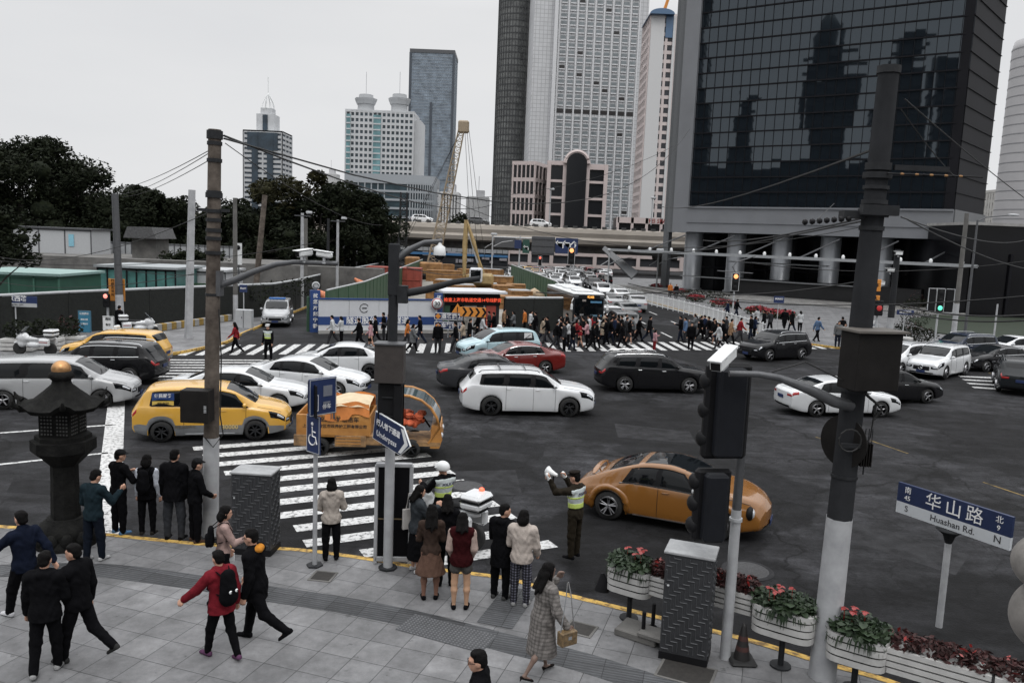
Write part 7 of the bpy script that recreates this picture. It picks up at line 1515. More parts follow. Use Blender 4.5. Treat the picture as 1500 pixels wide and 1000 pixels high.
x, y = G(359, 0) if 0 else (Y(300, 395, 58)[0], 58); p = Y(349, 372, 56); t = thing('camera_box', (p[0], 56, p[2]), 'white upright sign with a round dark emblem behind the timber pole', 'sign'); b = MB(); b.box((0, 0, 0), (.5, .1, 1.5)); b.build('plate', M_white, t); b = MB(); b.lathe([(0, 0), (.17, 0), (.17, .02), (0, .02)], n=16, M=Matrix.Translation((0, -.06, .45)) @ Matrix.Rotation(math.pi/2, 4, 'X')); b.build('emblem', M_black, t); b = MB(); b.tube([(0, .08, -p[2]), (0, .08, 0)], .05, 6); b.build('post', M_grey, t)
for k, (px, py) in enumerate(((18, 516), (60, 514), (93, 511))):
 x, y = G(px, py); t = thing('planter', (x, y+.5, 0), ['white slatted planter at the left edge behind the grey van', 'white slatted planter behind the white scooter', 'white slatted planter right of the white scooter'][k], 'planter', R_(6))
 for j in range(3): b = MB(); b.box((0, 0, .12+j*.2), (1.5, .6, .17), b=.02); b.build('slat', M_slat, t)
 clump('shrub', (x, y+.5, .6), (.75, .4), .9, M_leaf, ['dark shrub in the leftmost far planter', 'dark shrub above the white scooter', 'shrub with reddish tips in the far planter by the blue board'][k], 350, .09, 'shrub', parts=(M_dred, 50) if k == 2 else None, seed=70+k)
for k in range(6):
 x, y = Y(385+k*14, 430, 57.5+k*1.8)[0], 57.0+k*2; clump('climber', (x, y-.3, 1.0), (.8, .25), 1.5, M_leaf, 'patch of ivy on the dark wall behind the silver minivan, number %s from the left' % ('one', 'two', 'three', 'four', 'five', 'six')[k], 120, .1, 'climbing plant', seed=80+k)
# ---------------------------------------------------------------- right far side furniture
def farlight(px, py, pyb, label, lit, **k):
 y = G(px, pyb)[1]; return signal(px, py, y, label, lit, **k)
t, z = farlight(1077, 413, 471, 'traffic light with a lit amber lamp in front of the glass building', (0, AMB, 2.0), hgt=1.45, wdt=.55)
b = MB(); b.tube([(0, .1, z+.8), (-.3, .1, z+1.3), (0, .1, z+1.7), (1.6, .1, z+2.3)], .05, 6); b.tube([(-1.6, .1, z+.9), (1.5, .1, z+.8)], .035, 5); b.build('arm', M_grey, t)
t, z = farlight(1377, 440, 508, 'three-part traffic light with a lit green lamp', (2, (.12, .75, .5), .9), hgt=1.6, wdt=.48, nl=3)
for s, lb in ((-.62, 1), (.62, 1)): b = MB(); b.box((s, 0, z), (.5, .25, 1.6), b=.04); b.build('housing', M_black, t); b = MB(); [b.box(cc, ss) for cc, ss in (((s, -.13, z+.83), (.6, .05, .04)), ((s, -.13, z-.83), (.6, .05, .04)), ((s*1.45, -.13, z), (.04, .05, 1.66)))]; b.build('border', M_pale, t)
panel_sign('street_sign', 1134, 1149, 434, 444, G(1141, 485)[1], 'small blue and white street sign by the end of the railing', [('南京西路', 0, .1, .16)], frame=None)
panel_sign('street_sign', 1314, 1339, 454, 461, G(1325, 514)[1], 'thin blue street sign right of the big dark box', [('南京西路', 0, 0, .2)], frame=None)
P = G(1412, 500); t, f = pole(P, zz(1418, 322, P[1]), .11, .07, M_grey, 'tall street lamp with a curved arm at the right', nm='street_lamp', cat_='street lamp'); z = zz(1418, 322, P[1]); b = MB(); b.tube([(0, 0, z-.1), (.6, -.1, z+.25), (2.2, -.2, z+.45)], .05, 6); b.build('arm', M_grey, t); b = MB(); b.sph((2.5, -.2, z+.48), (.45, .18, .09)); b.build('lamp_head', M_pale, t)
P = G(1395, 505); pole(P, zz(1405, 312, P[1]), .18, .14, M_conc2, 'dull concrete pole left of the tall street lamp', zw=3)
P = G(1300, 515); t, f = pole(P, zz(1308, 365, P[1]), .22, .18, M_steel, 'dark pole with small cameras right behind the big pole', zw=zz(1300, 465, P[1]))
for px, py, lb in ((1316, 371, 'upper small white camera on the dark pole'), (1304, 396, 'lower small white camera on the dark pole'), (1290, 415, 'small white camera above the orange plates')): p = Y(px, py, P[1]-.3); bullet(p, lb, R_(190), .5, .12)
p = Y(1284, 425, P[1]-2); t = thing('orange_sign', p, 'orange plates with black characters beside the big pole', 'sign')
for dz, ch in ((.3, '车让'), (-.55, '人')):
 b = MB(); b.box((0, 0, dz), (.5, .05, .75 if dz > 0 else .45), b=.02); b.build('plate', M_orange, t); text('lettering', ch[0], .3, M_black, t, face_M((0, -.03, dz)), .003, True)
signal(1287, 451, P[1]-2.2, 'red pedestrian light right behind the big pole', (1, (.30, .02, .02), .5), nl=2, hgt=.95, wdt=.5, border=False)
p = G(1281, 512); panel_sign('info_board', 1275, 1286, 470, 482, p[1], 'small white notice with two blue prints by the big pole', [('告示', 0, 0, .2)], m=M_white, mt=M_blue)
P = G(1455, 500); t, f = pole(P, zz(1455, 445, P[1]), .07, .06, M_wp, 'short pale post on the lawn at the far right', nm='post')
for px, py, Yd, r_, lb, sd, h_ in ((1335, 485, 57, 1.6, 'dark plants spilling over the planter by the kerb', 51, 1.1), (1352, 488, 57, 1.5, 'dark plants in the long kerb planter at right', 52, .9), (1346, 470, 62, 1.3, 'reddish shrub beside the pale pole base', 53, 2.6)):
 x, y = G(px, py+20); clump('shrub', (x, y+1, .3), (r_, .6), h_, M_leaf, lb, 900, .075, 'shrub', parts=(M_dred, 40), seed=sd)
x, y = G(1325, 510); t = thing('planter', (x, y+.8, 0), 'white slatted planter by the kerb right of the big dark box', 'planter'); [MBk.build('slat', M_slat, t) for MBk in [MB().box((0, 0, .15+.22*j), (1.6, .6, .19), b=.02) for j in range(3)]]
# ---------------------------------------------------------------- wires
def wire(a, c, sag, label, r=.012, n=14):
 r = r*.6+.002
 a, c = Vector(a), Vector(c); b = MB(); b.tube([tuple((a+(c-a)*k/n-a)+Vector((0, 0, -sag*4*(k/n)*(1-k/n)))) for k in range(n+1)], r, 5); return tag(b.build('overhead_wire', M_wire, None, tuple(a)), label, 'wire')
wt = lambda px, py, y: Y(px, py, y)
A = lambda py: wt(318, py, P0[1])
for (a, c, sg, lb, r) in ((A(214), wt(150, 277, 46), .3, 'upper wire from the timber pole down to the left', .012), (A(217), wt(178, 284, 45.5), .2, 'middle wire from the timber pole down to the left', .012), (A(228), wt(180, 288, 45.5), .2, 'lowest wire from the timber pole to the grey pole', .012),
 (wt(328, 199, P0[1]), wt(720, 300, 70), .8, 'thick cable from the timber pole top to the right', .035), (wt(328, 203, P0[1]), wt(1010, 190, 80), 3.6, 'cable from the timber pole that rises again towards the glass building', .03), (wt(330, 210, P0[1]), wt(560, 330, 40), .4, 'thin wire sloping from the timber pole to the flyover end', .012),
 (wt(660, 292, 60), wt(985, 215, 90), 1.2, 'wire rising right in front of the dark round tower', .03), (wt(655, 290, 60), wt(1275, 330, 40), 2.2, 'sagging wire from the crane to the big pole', .03), (wt(1270, 318, P4[1]), wt(1030, 352, 30), .15, 'upper cable running left from the big pole', .022), (wt(1272, 322, P4[1]), wt(920, 368, 40), .25, 'lower cable running left from the big pole', .020), (wt(1195, 324, 14), wt(1222, 298, 30), 0, 'short stay wire before the panel frame', .012),
 (wt(1330, 322, P4[1]), wt(1510, 395, 20), .1, 'cable running right from the big pole, upper', .015), (wt(1320, 318, P4[1]), wt(1500, 352, 30), .2, 'cable running right from the big pole, lower', .015), (wt(1325, 145, P4[1]), wt(1560, 330, 25), .1, 'steep wire from the pole top to the right', .012), (wt(1320, 160, P4[1]), wt(1400, 260, 18), .05, 'short steep wire beside the pole top', .012), (wt(1290, 215, P4[1]), wt(960, 300, 60), .5, 'thin wire across the glass front', .03),
 (wt(-20, 372, 30), wt(330, 300, 16.5), .6, 'thin wire crossing before the white container', .012), (wt(-20, 380, 34), wt(460, 356, 30), .5, 'wire across the site cabins', .018), (wt(180, 395, 45), wt(420, 388, 40), .4, 'wire behind the timber pole at cabin height', .025), (wt(0, 413, 30), wt(300, 398, 20), .3, 'thin wire before the green shed', .012),
 (wt(920, 415, 40), wt(1260, 412, 26), .5, 'dark wire in front of the columns', .035), (wt(940, 425, 45), wt(1520, 432, 30), .6, 'dark wire at traffic light height on the right', .04), (wt(1100, 385, 34), wt(1520, 380, 30), .4, 'thin wire over the awnings', .02), (wt(1320, 447, 30), wt(1520, 460, 24), .2, 'thick cable crossing the green traffic light', .045), (wt(1318, 455, 30), wt(1520, 468, 24), .2, 'second thick cable crossing below the green traffic light', .04),
 (wt(785, 428, 60), wt(1010, 424, 70), .3, 'thick dark cable above the queue of cars', .07), (wt(596, 392, 15), wt(700, 395, 40), .2, 'thin wire behind the dome camera', .012)): wire(a, c, sg, lb, r)
b = MB(); p = wt(1240, 320, P4[1]-.1); [b.lathe([(.03, 0), (.045, .03), (.03, .06)], n=8, M=Matrix.Translation((k*-.10, 0, -.012*k)) @ Matrix.Rotation(math.pi/2, 4, 'Y')) for k in range(7)]; tag(b.build('insulator_string', M_black, None, p), 'string of dark insulators left of the big pole', 'insulator')
b = MB(); p = wt(1300, 254, P4[1]-.2); [b.sph((.10*k+.2, 0, .0), (.035, .016, .016), k % 2) for k in range(9)]; b.tube([(0, 0, 0), (1.3, 0, 0)], .012, 5, 1); tag(b.build('insulator_string', [M_mach, M_black], None, p), 'row of yellowish cable fittings right of the big pole', 'insulator')
# ---------------------------------------------------------------- the vehicles in the photograph
PW = (.56, .57, .58); PS = (.26, .265, .275); PB = (.008, .008, .009); PY = (.54, .30, .045)
def putcar(kind, fw, rw, side, label, col, sc=None, **k):
 sp = dict(SPECS[kind]); sp.update(sc or {}); loc, hd = place(fw, rw, sp['wb'], sp['W'], sp['fo'], sp['L'], side); k.setdefault('plate_c', M_blue)
 return car(kind, loc, hd, label, col=col, scale=sc, **k)
t, b_ = putcar('suv', (836, 611), (716, 609), -1, 'white SUV with roof rails in the middle of the junction, nose to the right', PW, dict(L=4.88, W=1.88, wb=2.90, fo=.93), spokes=5, darkrim=True, double=True, cat='suv', name='suv', rails=True)
m = MB(); [m.tube([b_.surf(u, 7.3), b_.surf(u, 8.2), (b_.surf(u, 8.2)[0], -b_.surf(u, 8.2)[1], b_.surf(u, 8.2)[2]), (b_.surf(u, 7.3)[0], -b_.surf(u, 7.3)[1], b_.surf(u, 7.3)[2])], .02, 5) for u in (.53, .72)]; m.v = [(x, y, z+.05) for x, y, z in m.v]; m.build('roof_bar', M_grey, t)
putcar('suv', (1009, 577), (915, 575), -1, 'glossy black SUV with chrome window lines right of the white SUV', PB, dict(L=4.85, W=1.94, wb=2.90, fo=.92), spokes=5, chrome=True, cat='suv', name='suv', double=True)
t, b_ = putcar('beetle', (1046, 790), (893, 762), -1, 'bronze rounded two-door car with a dark glass roof and rear spoiler', (.20, .082, .015), roofdark=M_glass, spokes=5, double=True, mirror=M_pale, tail=(.45, .08, .09), cladding=True, two=mat('sill_dark', (.02, .015, .01), .5))
m = MB(); [m.tube([(lambda p: (p[0], (p[1]+.02)*s, p[2]))(b_.surf(u, .35)) for u in np.linspace(.36, .66, 8)], .016, 5) for s in (-1, 1)]; m.build('sill_chrome', M_chrome, t)
m = MB(); [m.tube([(lambda p: (p[0], (p[1]+.008)*s, p[2]))(b_.surf(u, 4.95)) for u in np.linspace(.33, .74, 12)], .014, 5) for s in (-1, 1)]; m.build('window_line', M_chrome, t)
m = MB(); pts = [(b_.surf(.885, 8)[0]-.05, y, b_.surf(.885, 9)[2]+.10-.10*(abs(y)/.6)**2) for y in np.linspace(-.62, .62, 9)]; m.tube(pts, [.03]+[.07]*7+[.03], 8, sq=.3); [m.tube([(pts[k][0]+.05, pts[k][1], pts[k][2]), (pts[k][0]+.12, pts[k][1], pts[k][2]-.15)], .02, 5) for k in (2, 6)]; m.build('spoiler', paint((.20, .082, .015)), t)
m = MB(); p = b_.surf(.70, 9); m.tube([(p[0], 0, p[2]-.01), (p[0]-.07, 0, p[2]+.05)], [.02, .008], 6); m.build('antenna', M_black, t)
putcar('sedan', (1292, 612), (1193, 611), -1, 'white sedan passing behind the big right pole, blue plate at its tail', PW, dict(L=4.63, W=1.76, wb=2.70), spokes=5, name='sedan')
t, b_ = putcar('mpv', (376, 645), (234, 648), -1, 'yellow taxi with grey lower body and adverts, nearest one', PY, dict(L=4.40, W=1.80), two=mat('taxi_grey', (.14, .145, .15), .4, coat=.4), spokes=7, darkrim=True, cat='taxi', name='taxi', rails=False)
side_x = lambda u, v, o=.012: (lambda p: (p[0], -(p[1]+o), p[2]))(b_.surf(u, v))
m = MB(); m.tube([(lambda p: (p[0], -(p[1]+.012), p[2]))(b_.surf(u, .55)) for u in np.linspace(.34, .66, 8)], .012, 5); m.build('sill_line', M_pale, t)
text('lettering', '30000', .19, mat('letter_gold', (.50, .38, .16), .5), t, face_M((side_x(.37, 1.65)[0], side_x(.37, 1.65, .02)[1], side_x(.37, 1.65)[2])), .003, True); text('lettering', '强生出租汽车', .10, mat('letter_dim', (.12, .10, .06), .5), t, face_M((side_x(.66, 1.7)[0], side_x(.66, 1.7, .02)[1], side_x(.66, 1.7)[2])), .002)
p = side_x(.80, 5.5, .016); m = MB(); m.box((p[0], p[1]+.01, p[2]+.06), (.62, .012, .22), M=None); m.build('advert', M_hb, t); text('lettering', '便民服务', .12, mat('letter_white'), t, face_M((p[0], p[1]-.002, p[2]+.09)), .002, True); m = MB(); m.box((p[0], p[1]-.012, p[2]-.13), (.60, .012, .13)); m.build('advert_strip', mat('strip_yellow', (.55, .38, .08), .5), t); text('lettering', '400-8620', .085, M_black, t, face_M((p[0], p[1]-.022, p[2]-.13)), .002, True)
p = side_x(.55, 5.4, .014); m = MB(); m.box((p[0], p[1], p[2]), (.14, .01, .14)); m.build('sticker', mat('sticker_teal', (.07, .13, .14)), t)
def roofsign(t, b_, m1):
 p = b_.surf(.50, 9); m = MB(); m.box((p[0], 0, p[2]+.11), (.16, .40, .14), b=.04); m.box((p[0], 0, p[2]+.02), (.2, .5, .03)); m.build('roof_sign', m1, t)
roofsign(t, b_, M_white)
putcar('sedan', (495, 584), (392, 578), -1, 'white sedan in front of two others, dark window glass, behind the slim sign pole', PW, dict(L=4.72, W=1.82), spokes=7, name='sedan')
putcar('sedan', (452, 552), (541, 554), 1, 'white sedan facing left, farthest of the white group, behind the control box', PW, dict(L=4.6), darkrim=True, spokes=5, name='sedan')
putcar('sedan', (398, 604), (300, 603), -1, 'white sedan half hidden behind the nearest yellow taxi', PW, dict(L=4.7), spokes=6, name='sedan')
putcar('van', (137, 598), (16, 600), -1, 'silver passenger van at the left edge behind the stone lantern', (.30, .305, .31), dict(L=5.15, W=1.85), chrome=True, rails=False, two=None, cat='van', name='van')
putcar('suv', (88, 561), (184, 564), 1, 'black SUV with chrome roof line between the silver van and a yellow taxi', PB, dict(L=4.70), chrome=True, cat='suv', name='suv')
t, b_ = putcar('mpv', (116, 538), (205, 541), 1, 'yellow taxi behind the black SUV by the far pavement', PY, two=mat('taxi_grey'), cat='taxi', name='taxi', rails=False); roofsign(t, b_, M_white)
t, b_ = putcar('mpv', (703, 530), (777, 528), 1, 'pale blue taxi behind the dark red sedan', (.33, .46, .50), cat='taxi', name='taxi', rails=False, two=mat('taxi_silver', (.30, .33, .35), .35, coat=.4)); roofsign(t, b_, M_white)
p = b_.surf(.80, 5.5); m = MB(); m.box((p[0], p[1]+.02, p[2]), (.45, .012, .36)); m.build('advert', M_white, t); m = MB(); [m.box((p[0]-.1+.07*k, p[1]+.03, p[2]+.06-.05*k), (.10, .006, .03)) for k in range(4)]; m.build('advert_print', M_dgrey, t)
putcar('sedan', (716, 549), (803, 548), 1, 'dark red sedan facing left between the pale blue taxi and the white SUV', (.13, .012, .010), name='sedan', chrome=True)
putcar('sedan', (775, 574), (681, 574), -1, 'dark grey sedan whose red tail light shows left of the white SUV', (.030, .031, .034), name='sedan')
t, b_ = putcar('suv', (1122, 530), (1180, 527), 1, 'black SUV at the far crossing, headlights towards the viewer', PB, dict(L=4.4, wb=2.65, H=1.6), chrome=True, cat='suv', name='suv')
putcar('sedan', (1368, 591), (1273, 593), -1, 'black sedan half hidden by the box on the big pole', PB, chrome=True, name='sedan')
def putc(kind, px, py, hd, label, col, **k): return car(kind, GR(px, py), hd, label, col=col, **k)
t, b_ = putc('suv', 1374, 549, 222, 'white SUV with a wide chrome grille facing left at the right side', PW, chrome=True, cat='suv', name='suv', cladding=True)
m = MB(); p = b_.surf(0, 3.7, 0); m.lathe([(.13, -.01), (.13, .01), (.11, .02), (.11, -.01)], n=20, M=Matrix.Translation((p[0]+.06, 0, p[2])) @ Matrix.Rotation(math.pi/2, 4, 'Y')); [m.tube([(p[0]+.06, 0, p[2]), (p[0]+.06, .12*math.cos(a), p[2]+.12*math.sin(a))], .012, 5) for a in (math.pi/2, math.pi/2+2.09, math.pi/2-2.09)]; m.build('grille_badge', M_chrome, t)
putc('suv', 1408, 526, 200, 'dark blue SUV with a chrome roof line behind the white SUV on the right', (.012, .018, .035), chrome=True, cat='suv', name='suv')
putc('sedan', 1455, 541, 196, 'black sedan with one orange lamp lit, right of the white SUV', PB, chrome=True, name='sedan')
putc('sedan', 1482, 524, 190, 'white sedan behind the black cars at the right edge', PW, name='sedan')
putc('suv', 1487, 570, 62, 'dark hatchback seen from the rear at the right edge', (.012, .014, .016), cat='car', name='hatchback', chrome=False)
putc('suv', 1318, 545, 214, 'small white car whose side shows right of the big box', PW, name='hatchback')
t, b_ = putc('van', 407, 474, 282, 'silver police minivan with blue roof lights by the dark wall', (.28, .285, .295), rails=False, cat='van', name='van', scale=dict(L=4.6, wb=2.8))
p = b_.surf(.42, 9); m = MB(); m.box((p[0], 0, p[2]+.08), (.25, 1.1, .13), b=.04); m.build('light_bar', mat('blue_lens', (.03, .12, .35), .2), t)
# orange open utility truck ----------------------------------------------------------------
loc, hd = place((606, 671), (478, 668), 2.35, 1.5, .9, 4.2, -1)
t = thing('utility_truck', (loc[0], loc[1], ROAD), 'orange three-seat utility truck with a curved windscreen and an orange tarpaulin', 'utility truck', R_(hd))
M_ot = mat('truck_orange', (.30, .125, .025), .55, scale=1.6, col2=(.46, .21, .045), bump=.1, coat=.2); M_rt = mat('truck_rust', (.10, .06, .035), .8, scale=4, col2=(.38, .22, .09))
m = MB(); [m.box((-1.05, s*.73, .93), (2.1, .05, .62), b=.02) for s in (-1, 1)]; m.box((-2.08, 0, .93), (.05, 1.5, .62), b=.02); m.box((.0, 0, .93), (.05, 1.5, .62)); m.box((-1.05, 0, .62), (2.1, 1.46, .08)); m.build('cargo_box', M_ot, t)
for s in (-1, 1):
 for x in (-.55, -1.92): m = MB(); m.box((x, s*.745, .47), (.9 if x > -1.3 else .5, .05, .34), b=.02); m.build('side_skirt', M_rt, t)
m = MB(); m.box((1.2, .0, .42), (1.7, 1.42, .12)); m.box((.1, 0, .50), (.5, 1.46, .3), b=.03); m.build('cab_floor', M_rt, t)
m = MB(); [m.box((-.6, s*.775, .40+.09*k), (.7, .02, .03)) for s in (-1, 1) for k in range(3)]; m.build('side_rib', M_ot, t)
m = MB(); [m.box((-2.12, s*.55, .55), (.05, .25, .12), b=.02) for s in (-1, 1)]; m.build('tail_light', M_red, t)
m = MB(); prf = [(2.02, .30), (2.10, .55), (2.05, .95), (1.78, .98), (1.75, .30)]; m.prism(prf, -.70, .70, 0, Matrix(((1, 0, 0, 0), (0, 0, 1, 0), (0, 1, 0, 0), (0, 0, 0, 1)))); m.build('front_panel', M_ot, t)
m = MB(); arc = [(2.04, .92), (1.96, 1.22), (1.78, 1.50), (1.50, 1.72), (1.15, 1.84), (.85, 1.86)]; n_ = len(arc)
vs = [(x, y, z) for x, z in arc for y in (-.66, .66)]; m.add(vs, [(2*i, 2*i+1, 2*i+3, 2*i+2) for i in range(n_-1)], 0, True); m.add([(x-.02, y, z-.012) for x, y, z in vs], [(2*i, 2*i+2, 2*i+3, 2*i+1) for i in range(n_-1)], 0, True); m.build('windscreen', mat('screen_teal', (.03, .05, .055), .08, spec=.8), t)
for s in (-1, 1): m = MB(); m.tube([(1.70, s*.70, .45)]+[(x-.03, s*.69, z) for x, z in arc]+[(.75, s*.69, 1.84)], .04, 8); m.build('cab_tube', M_ot, t); m = MB(); m.sph((2.07, s*.52, .66), (.06, .12, .09), 0, 14, 8); m.build('headlight', M_lamp, t)
m = MB(); [m.box((x, s*.35, .75), (.45, .5, .22), b=.06) for x in (.75, ) for s in (-1, 1)]; [m.box((.52, s*.35, 1.05), (.12, .5, .5), b=.05) for s in (-1, 1)]; m.build('seat', M_black, t); m = MB(); m.tube([(1.7, .3, .7), (1.45, .3, 1.05)], .03, 6); m.tube([(1.45+.05*math.sin(q), .3+.17*math.cos(q), 1.05+.13*math.sin(q)) for q in [i*.5 for i in range(14)]], .014, 5); m.build('steering_wheel', M_black, t)
for x in (-1.44, 1.2): [wheel(.27, .17, 5, t, x, s*.64, -s, dark=True) for s in (-1, 1)]
text('lettering', '市政设施养护保洁车', .165, mat('letter_brown', (.03, .02, .015), .6), t, face_M((-1.05, -.762, 1.10)), .003, True); text('lettering', '上海市静安区市政养护工程有限公司', .115, mat('letter_brown'), t, face_M((-1.0, -.762, .90)), .002, True)
tp = link('tarpaulin', None, None, (loc[0], loc[1], ROAD), R_(hd)); tag(tp, 'orange and cream tarpaulin draped over the truck bed', 'tarpaulin');
def drape(x0, x1, zt, m_, nm, dz):
 m = MB(); vs = []; nx_, ny_ = 14, 12
 for i in range(nx_+1):
  for j in range(ny_+1):
   x = x0+(x1-x0)*i/nx_; y = -.80+1.6*j/ny_; e = abs(y)/.80; z = zt-max(0, e-.55)*dz-.10*abs(2*i/nx_-1)**3+.018*math.sin(9*x+4*y)+.014*math.sin(17*y); vs.append((x, y*(1-.0*e), z))
 m.add(vs, [(i*(ny_+1)+j, (i+1)*(ny_+1)+j, (i+1)*(ny_+1)+j+1, i*(ny_+1)+j+1) for i in range(nx_) for j in range(ny_)], 0, True); m.build(nm, m_, tp)
drape(-1.15, -.02, 1.66, mat('tarp_cream', (.52, .42, .28), .8, var=.12, scale=3), 'top_sheet', .3); M_tpo = mat('tarp_orange', (.58, .20, .05), .8, var=.15, scale=3, bump=.3, bscale=8)
for s in (-1, 1):
 vs = []; m = MB()
 for i in range(13):
  for j in range(7): x = -1.22+1.2*i/12; z = 1.60-.50*j/6*(1-.25*(i > 6)); vs.append((x+.03*j*.4*(-1 if i < 6 else .2), s*(.76+.03*math.sin(i*1.3)+.02*j/6), z-.05*math.sin(i*.6)))
 m.add(vs, [(i*7+j, (i+1)*7+j, (i+1)*7+j+1, i*7+j+1) for i in range(12) for j in range(6)], 0, True); m.build('side_sheet', M_tpo, tp)
m = MB(); m.box((-1.02, -.80, 1.38), (.05, .02, .50)); m.box((-1.10, -.80, 1.38), (.02, .02, .50)); m.build('grey_strap', M_grey, tp)
cl = link('overalls', None, None, (loc[0], loc[1], ROAD), R_(hd)); tag(cl, 'crumpled orange work clothes heaped behind the truck windscreen', 'clothes'); rnd = random.Random(4); V_, F_ = field([ell((1.1+rnd.uniform(-.3, .4), rnd.uniform(-.5, .5), 1.0+rnd.uniform(-.1, .25)), (rnd.uniform(.05, .14), rnd.uniform(.05, .16), rnd.uniform(.03, .1))) for _ in range(46)], .02, .02, wr=.012); link('cloth', npmesh('clothes', V_, F_, mat('overalls_orange', (.50, .10, .04), .8, var=.3, scale=6)), cl)
# bus --------------------------------------------------------------------------------------
bx_ = Vector(GR(857, 487)); dr = Vector((-.10, 1)).normalized(); t = thing('bus', (bx_.x+dr.x*5.5, bx_.y+dr.y*5.5, ROAD), 'dark fronted city bus with a white roof and amber number 924B', 'bus', math.atan2(-dr.x, dr.y)+.05); t.scale = (.93, .93, .93)
m = MB(); m.box((0, 0, 1.62), (2.5, 11, 2.5), b=.12); m.build('body', mat('bus_dark', (.015, .017, .02), .4, coat=.4), t); m = MB(); m.box((0, 0, 2.93), (2.46, 10.9, .16), b=.06); [m.box((0, y, 3.08), (1.5, 1.8, .16), b=.05) for y in (-3, .5, 3.5)]; m.build('roof', mat('bus_roof', (.55, .56, .56), .6, var=.08, scale=1), t)
m = MB(); m.box((0, -5.52, 1.95), (2.25, .04, 1.35), b=.03); m.build('windshield', M_glass, t); m = MB(); m.box((0, -5.54, 2.72), (1.7, .04, .26)); m.build('display', M_black, t); text('route_number', '924B', .26, mat('led_amber', (.5, .2, .02), .5, emit=(1, .45, .1), es=1.3), t, face_M((.1, -5.57, 2.72)), .005, True)
for s in (-1, 1):
 m = MB(); m.box((s*1.255, 0, 2.0), (.03, 10.2, 1.0)); m.build('side_window', M_glass, t); m = MB(); m.box((s*.9, -5.54, .85), (.4, .05, .18), b=.02); m.build('headlight', M_lamp, t); m = MB(); m.tube([(s*1.25, -5.5, 2.6), (s*1.42, -5.75, 2.4), (s*1.42, -5.75, 1.9)], .03, 5); m.box((s*1.42, -5.75, 1.95), (.18, .08, .45), b=.03); m.build('wing_mirror', M_white, t)
 for y in (-3.2, 2.6): wl_ = wheel(.48, .28, 8, t, s*1.05, y, -s, dark=True); wl_.rotation_euler = (0, 0, R_(90))
for x, z, c_ in ((.55, 2.35, (.08, .20, .32)), (.6, 1.30, (.10, .18, .24)), (-.55, 1.34, (.2, .2, .2)), (-.4, 2.45, (.25, .22, .2))): m = MB(); m.box((x, -5.555, z), (.9 if x > 0 else .3, .01, .15)); m.build('sticker', mat('stk%.2f' % (c_[0]+z), c_, .3), t)
# queue along the far street: built once per kind, then copied -------------------------------
protos = {}
for kd in ('sedan', 'suv', 'mpv', 'van'):
 t, _ = car(kd, (0, -300), 0, 'x', col=(.5, .5, .5), detail=1, rails=False); protos[kd] = (t, kids_of(t))
cols = {'white': (.60, .61, .62), 'silver': (.28, .285, .29), 'black': (.010, .010, .011), 'dark grey': (.05, .052, .055), 'orange': (.50, .22, .04), 'dark red': (.16, .012, .012), 'yellow': (.58, .33, .05)}
street = math.degrees(math.atan2(1, -.13)); Q = [(926, 455, 'suv', 'silver', 1, 'silver SUV seen from the rear, first in the rightmost lane by the yellow kerb'), (914, 466, 'sedan', 'dark grey', 1, 'dark grey sedan with a blue rear plate right of the bus'), (895, 452, 'sedan', 'silver', 1, 'silver sedan with a red tail lamp just right of the bus roof'), (893, 480, 'suv', 'white', 0, 'white car whose bonnet shows behind the crossing crowd, beside the bus'), (909, 487, 'suv', 'dark grey', 1, 'dark grey SUV with a pale roof at the rear of the crossing crowd'), (905, 441, 'sedan', 'white', 1, 'white sedan behind the silver SUV near the railing'), (815, 430, 'van', 'white', 0, 'white van with a wide windscreen beyond the bus'), (786, 424, 'sedan', 'white', 0, 'white sedan beside the green fence beyond the bus'), (881, 434, 'mpv', 'white', 0, 'white minivan at the rear end of the bus'), (840, 421, 'suv', 'white', 0, 'white SUV right of the wide-windscreened van'), (868, 424, 'suv', 'black', 0, 'black SUV behind the bus, before the dark figures')]
rnd = random.Random(17)
for y, xs in ((417.5, (768, 790, 812, 836, 862, 886)), (413, (758, 778, 797, 816, 836, 856, 878)), (409.5, (752, 770, 788, 806, 825, 843, 862, 882)), (406.5, (752, 768, 784, 800, 817, 833, 849, 866, 884)), (404, (757, 772, 787, 802, 818, 833, 848, 863)), (402, (765, 779, 793, 808, 823, 837, 851))):
 for x in xs: c_ = rnd.choices(list(cols), (10, 4, 4, 2, 2, 1, 1))[0]; kd = rnd.choice(('sedan', 'sedan', 'suv', 'mpv', 'van')); Q.append((x+rnd.uniform(-2, 2), y, kd, c_, 1 if x > 850 else 0, None))
for i, (px, py, kd, c_, away, lb) in enumerate(Q):
 t0, kd_ = protos[kd]; c = copy_tree(t0, kd_); x, y = GR(px, py); c.location = (x, y, ROAD); c.rotation_euler = (0, 0, R_(street+(0 if away else 180)+rnd.uniform(-2, 2))); c.name = 'car'
 tag(c, lb or '%s %s in the dense queue under the flyover' % (c_, {'mpv': 'minivan', 'suv': 'SUV', 'van': 'van', 'sedan': 'sedan'}[kd]), 'car', None if lb else 'cars queuing far along the street')
 for ch in kids_of(c)[c.name]:
  if ch.name.startswith('body'): slotmat(ch, paint(cols[c_]))
for t0, kd_ in protos.values():
 st = [t0]; al = []
 while st: a = st.pop(); al.append(a); st += kd_.get(a.name, [])
 for a in al: bpy.data.objects.remove(a)
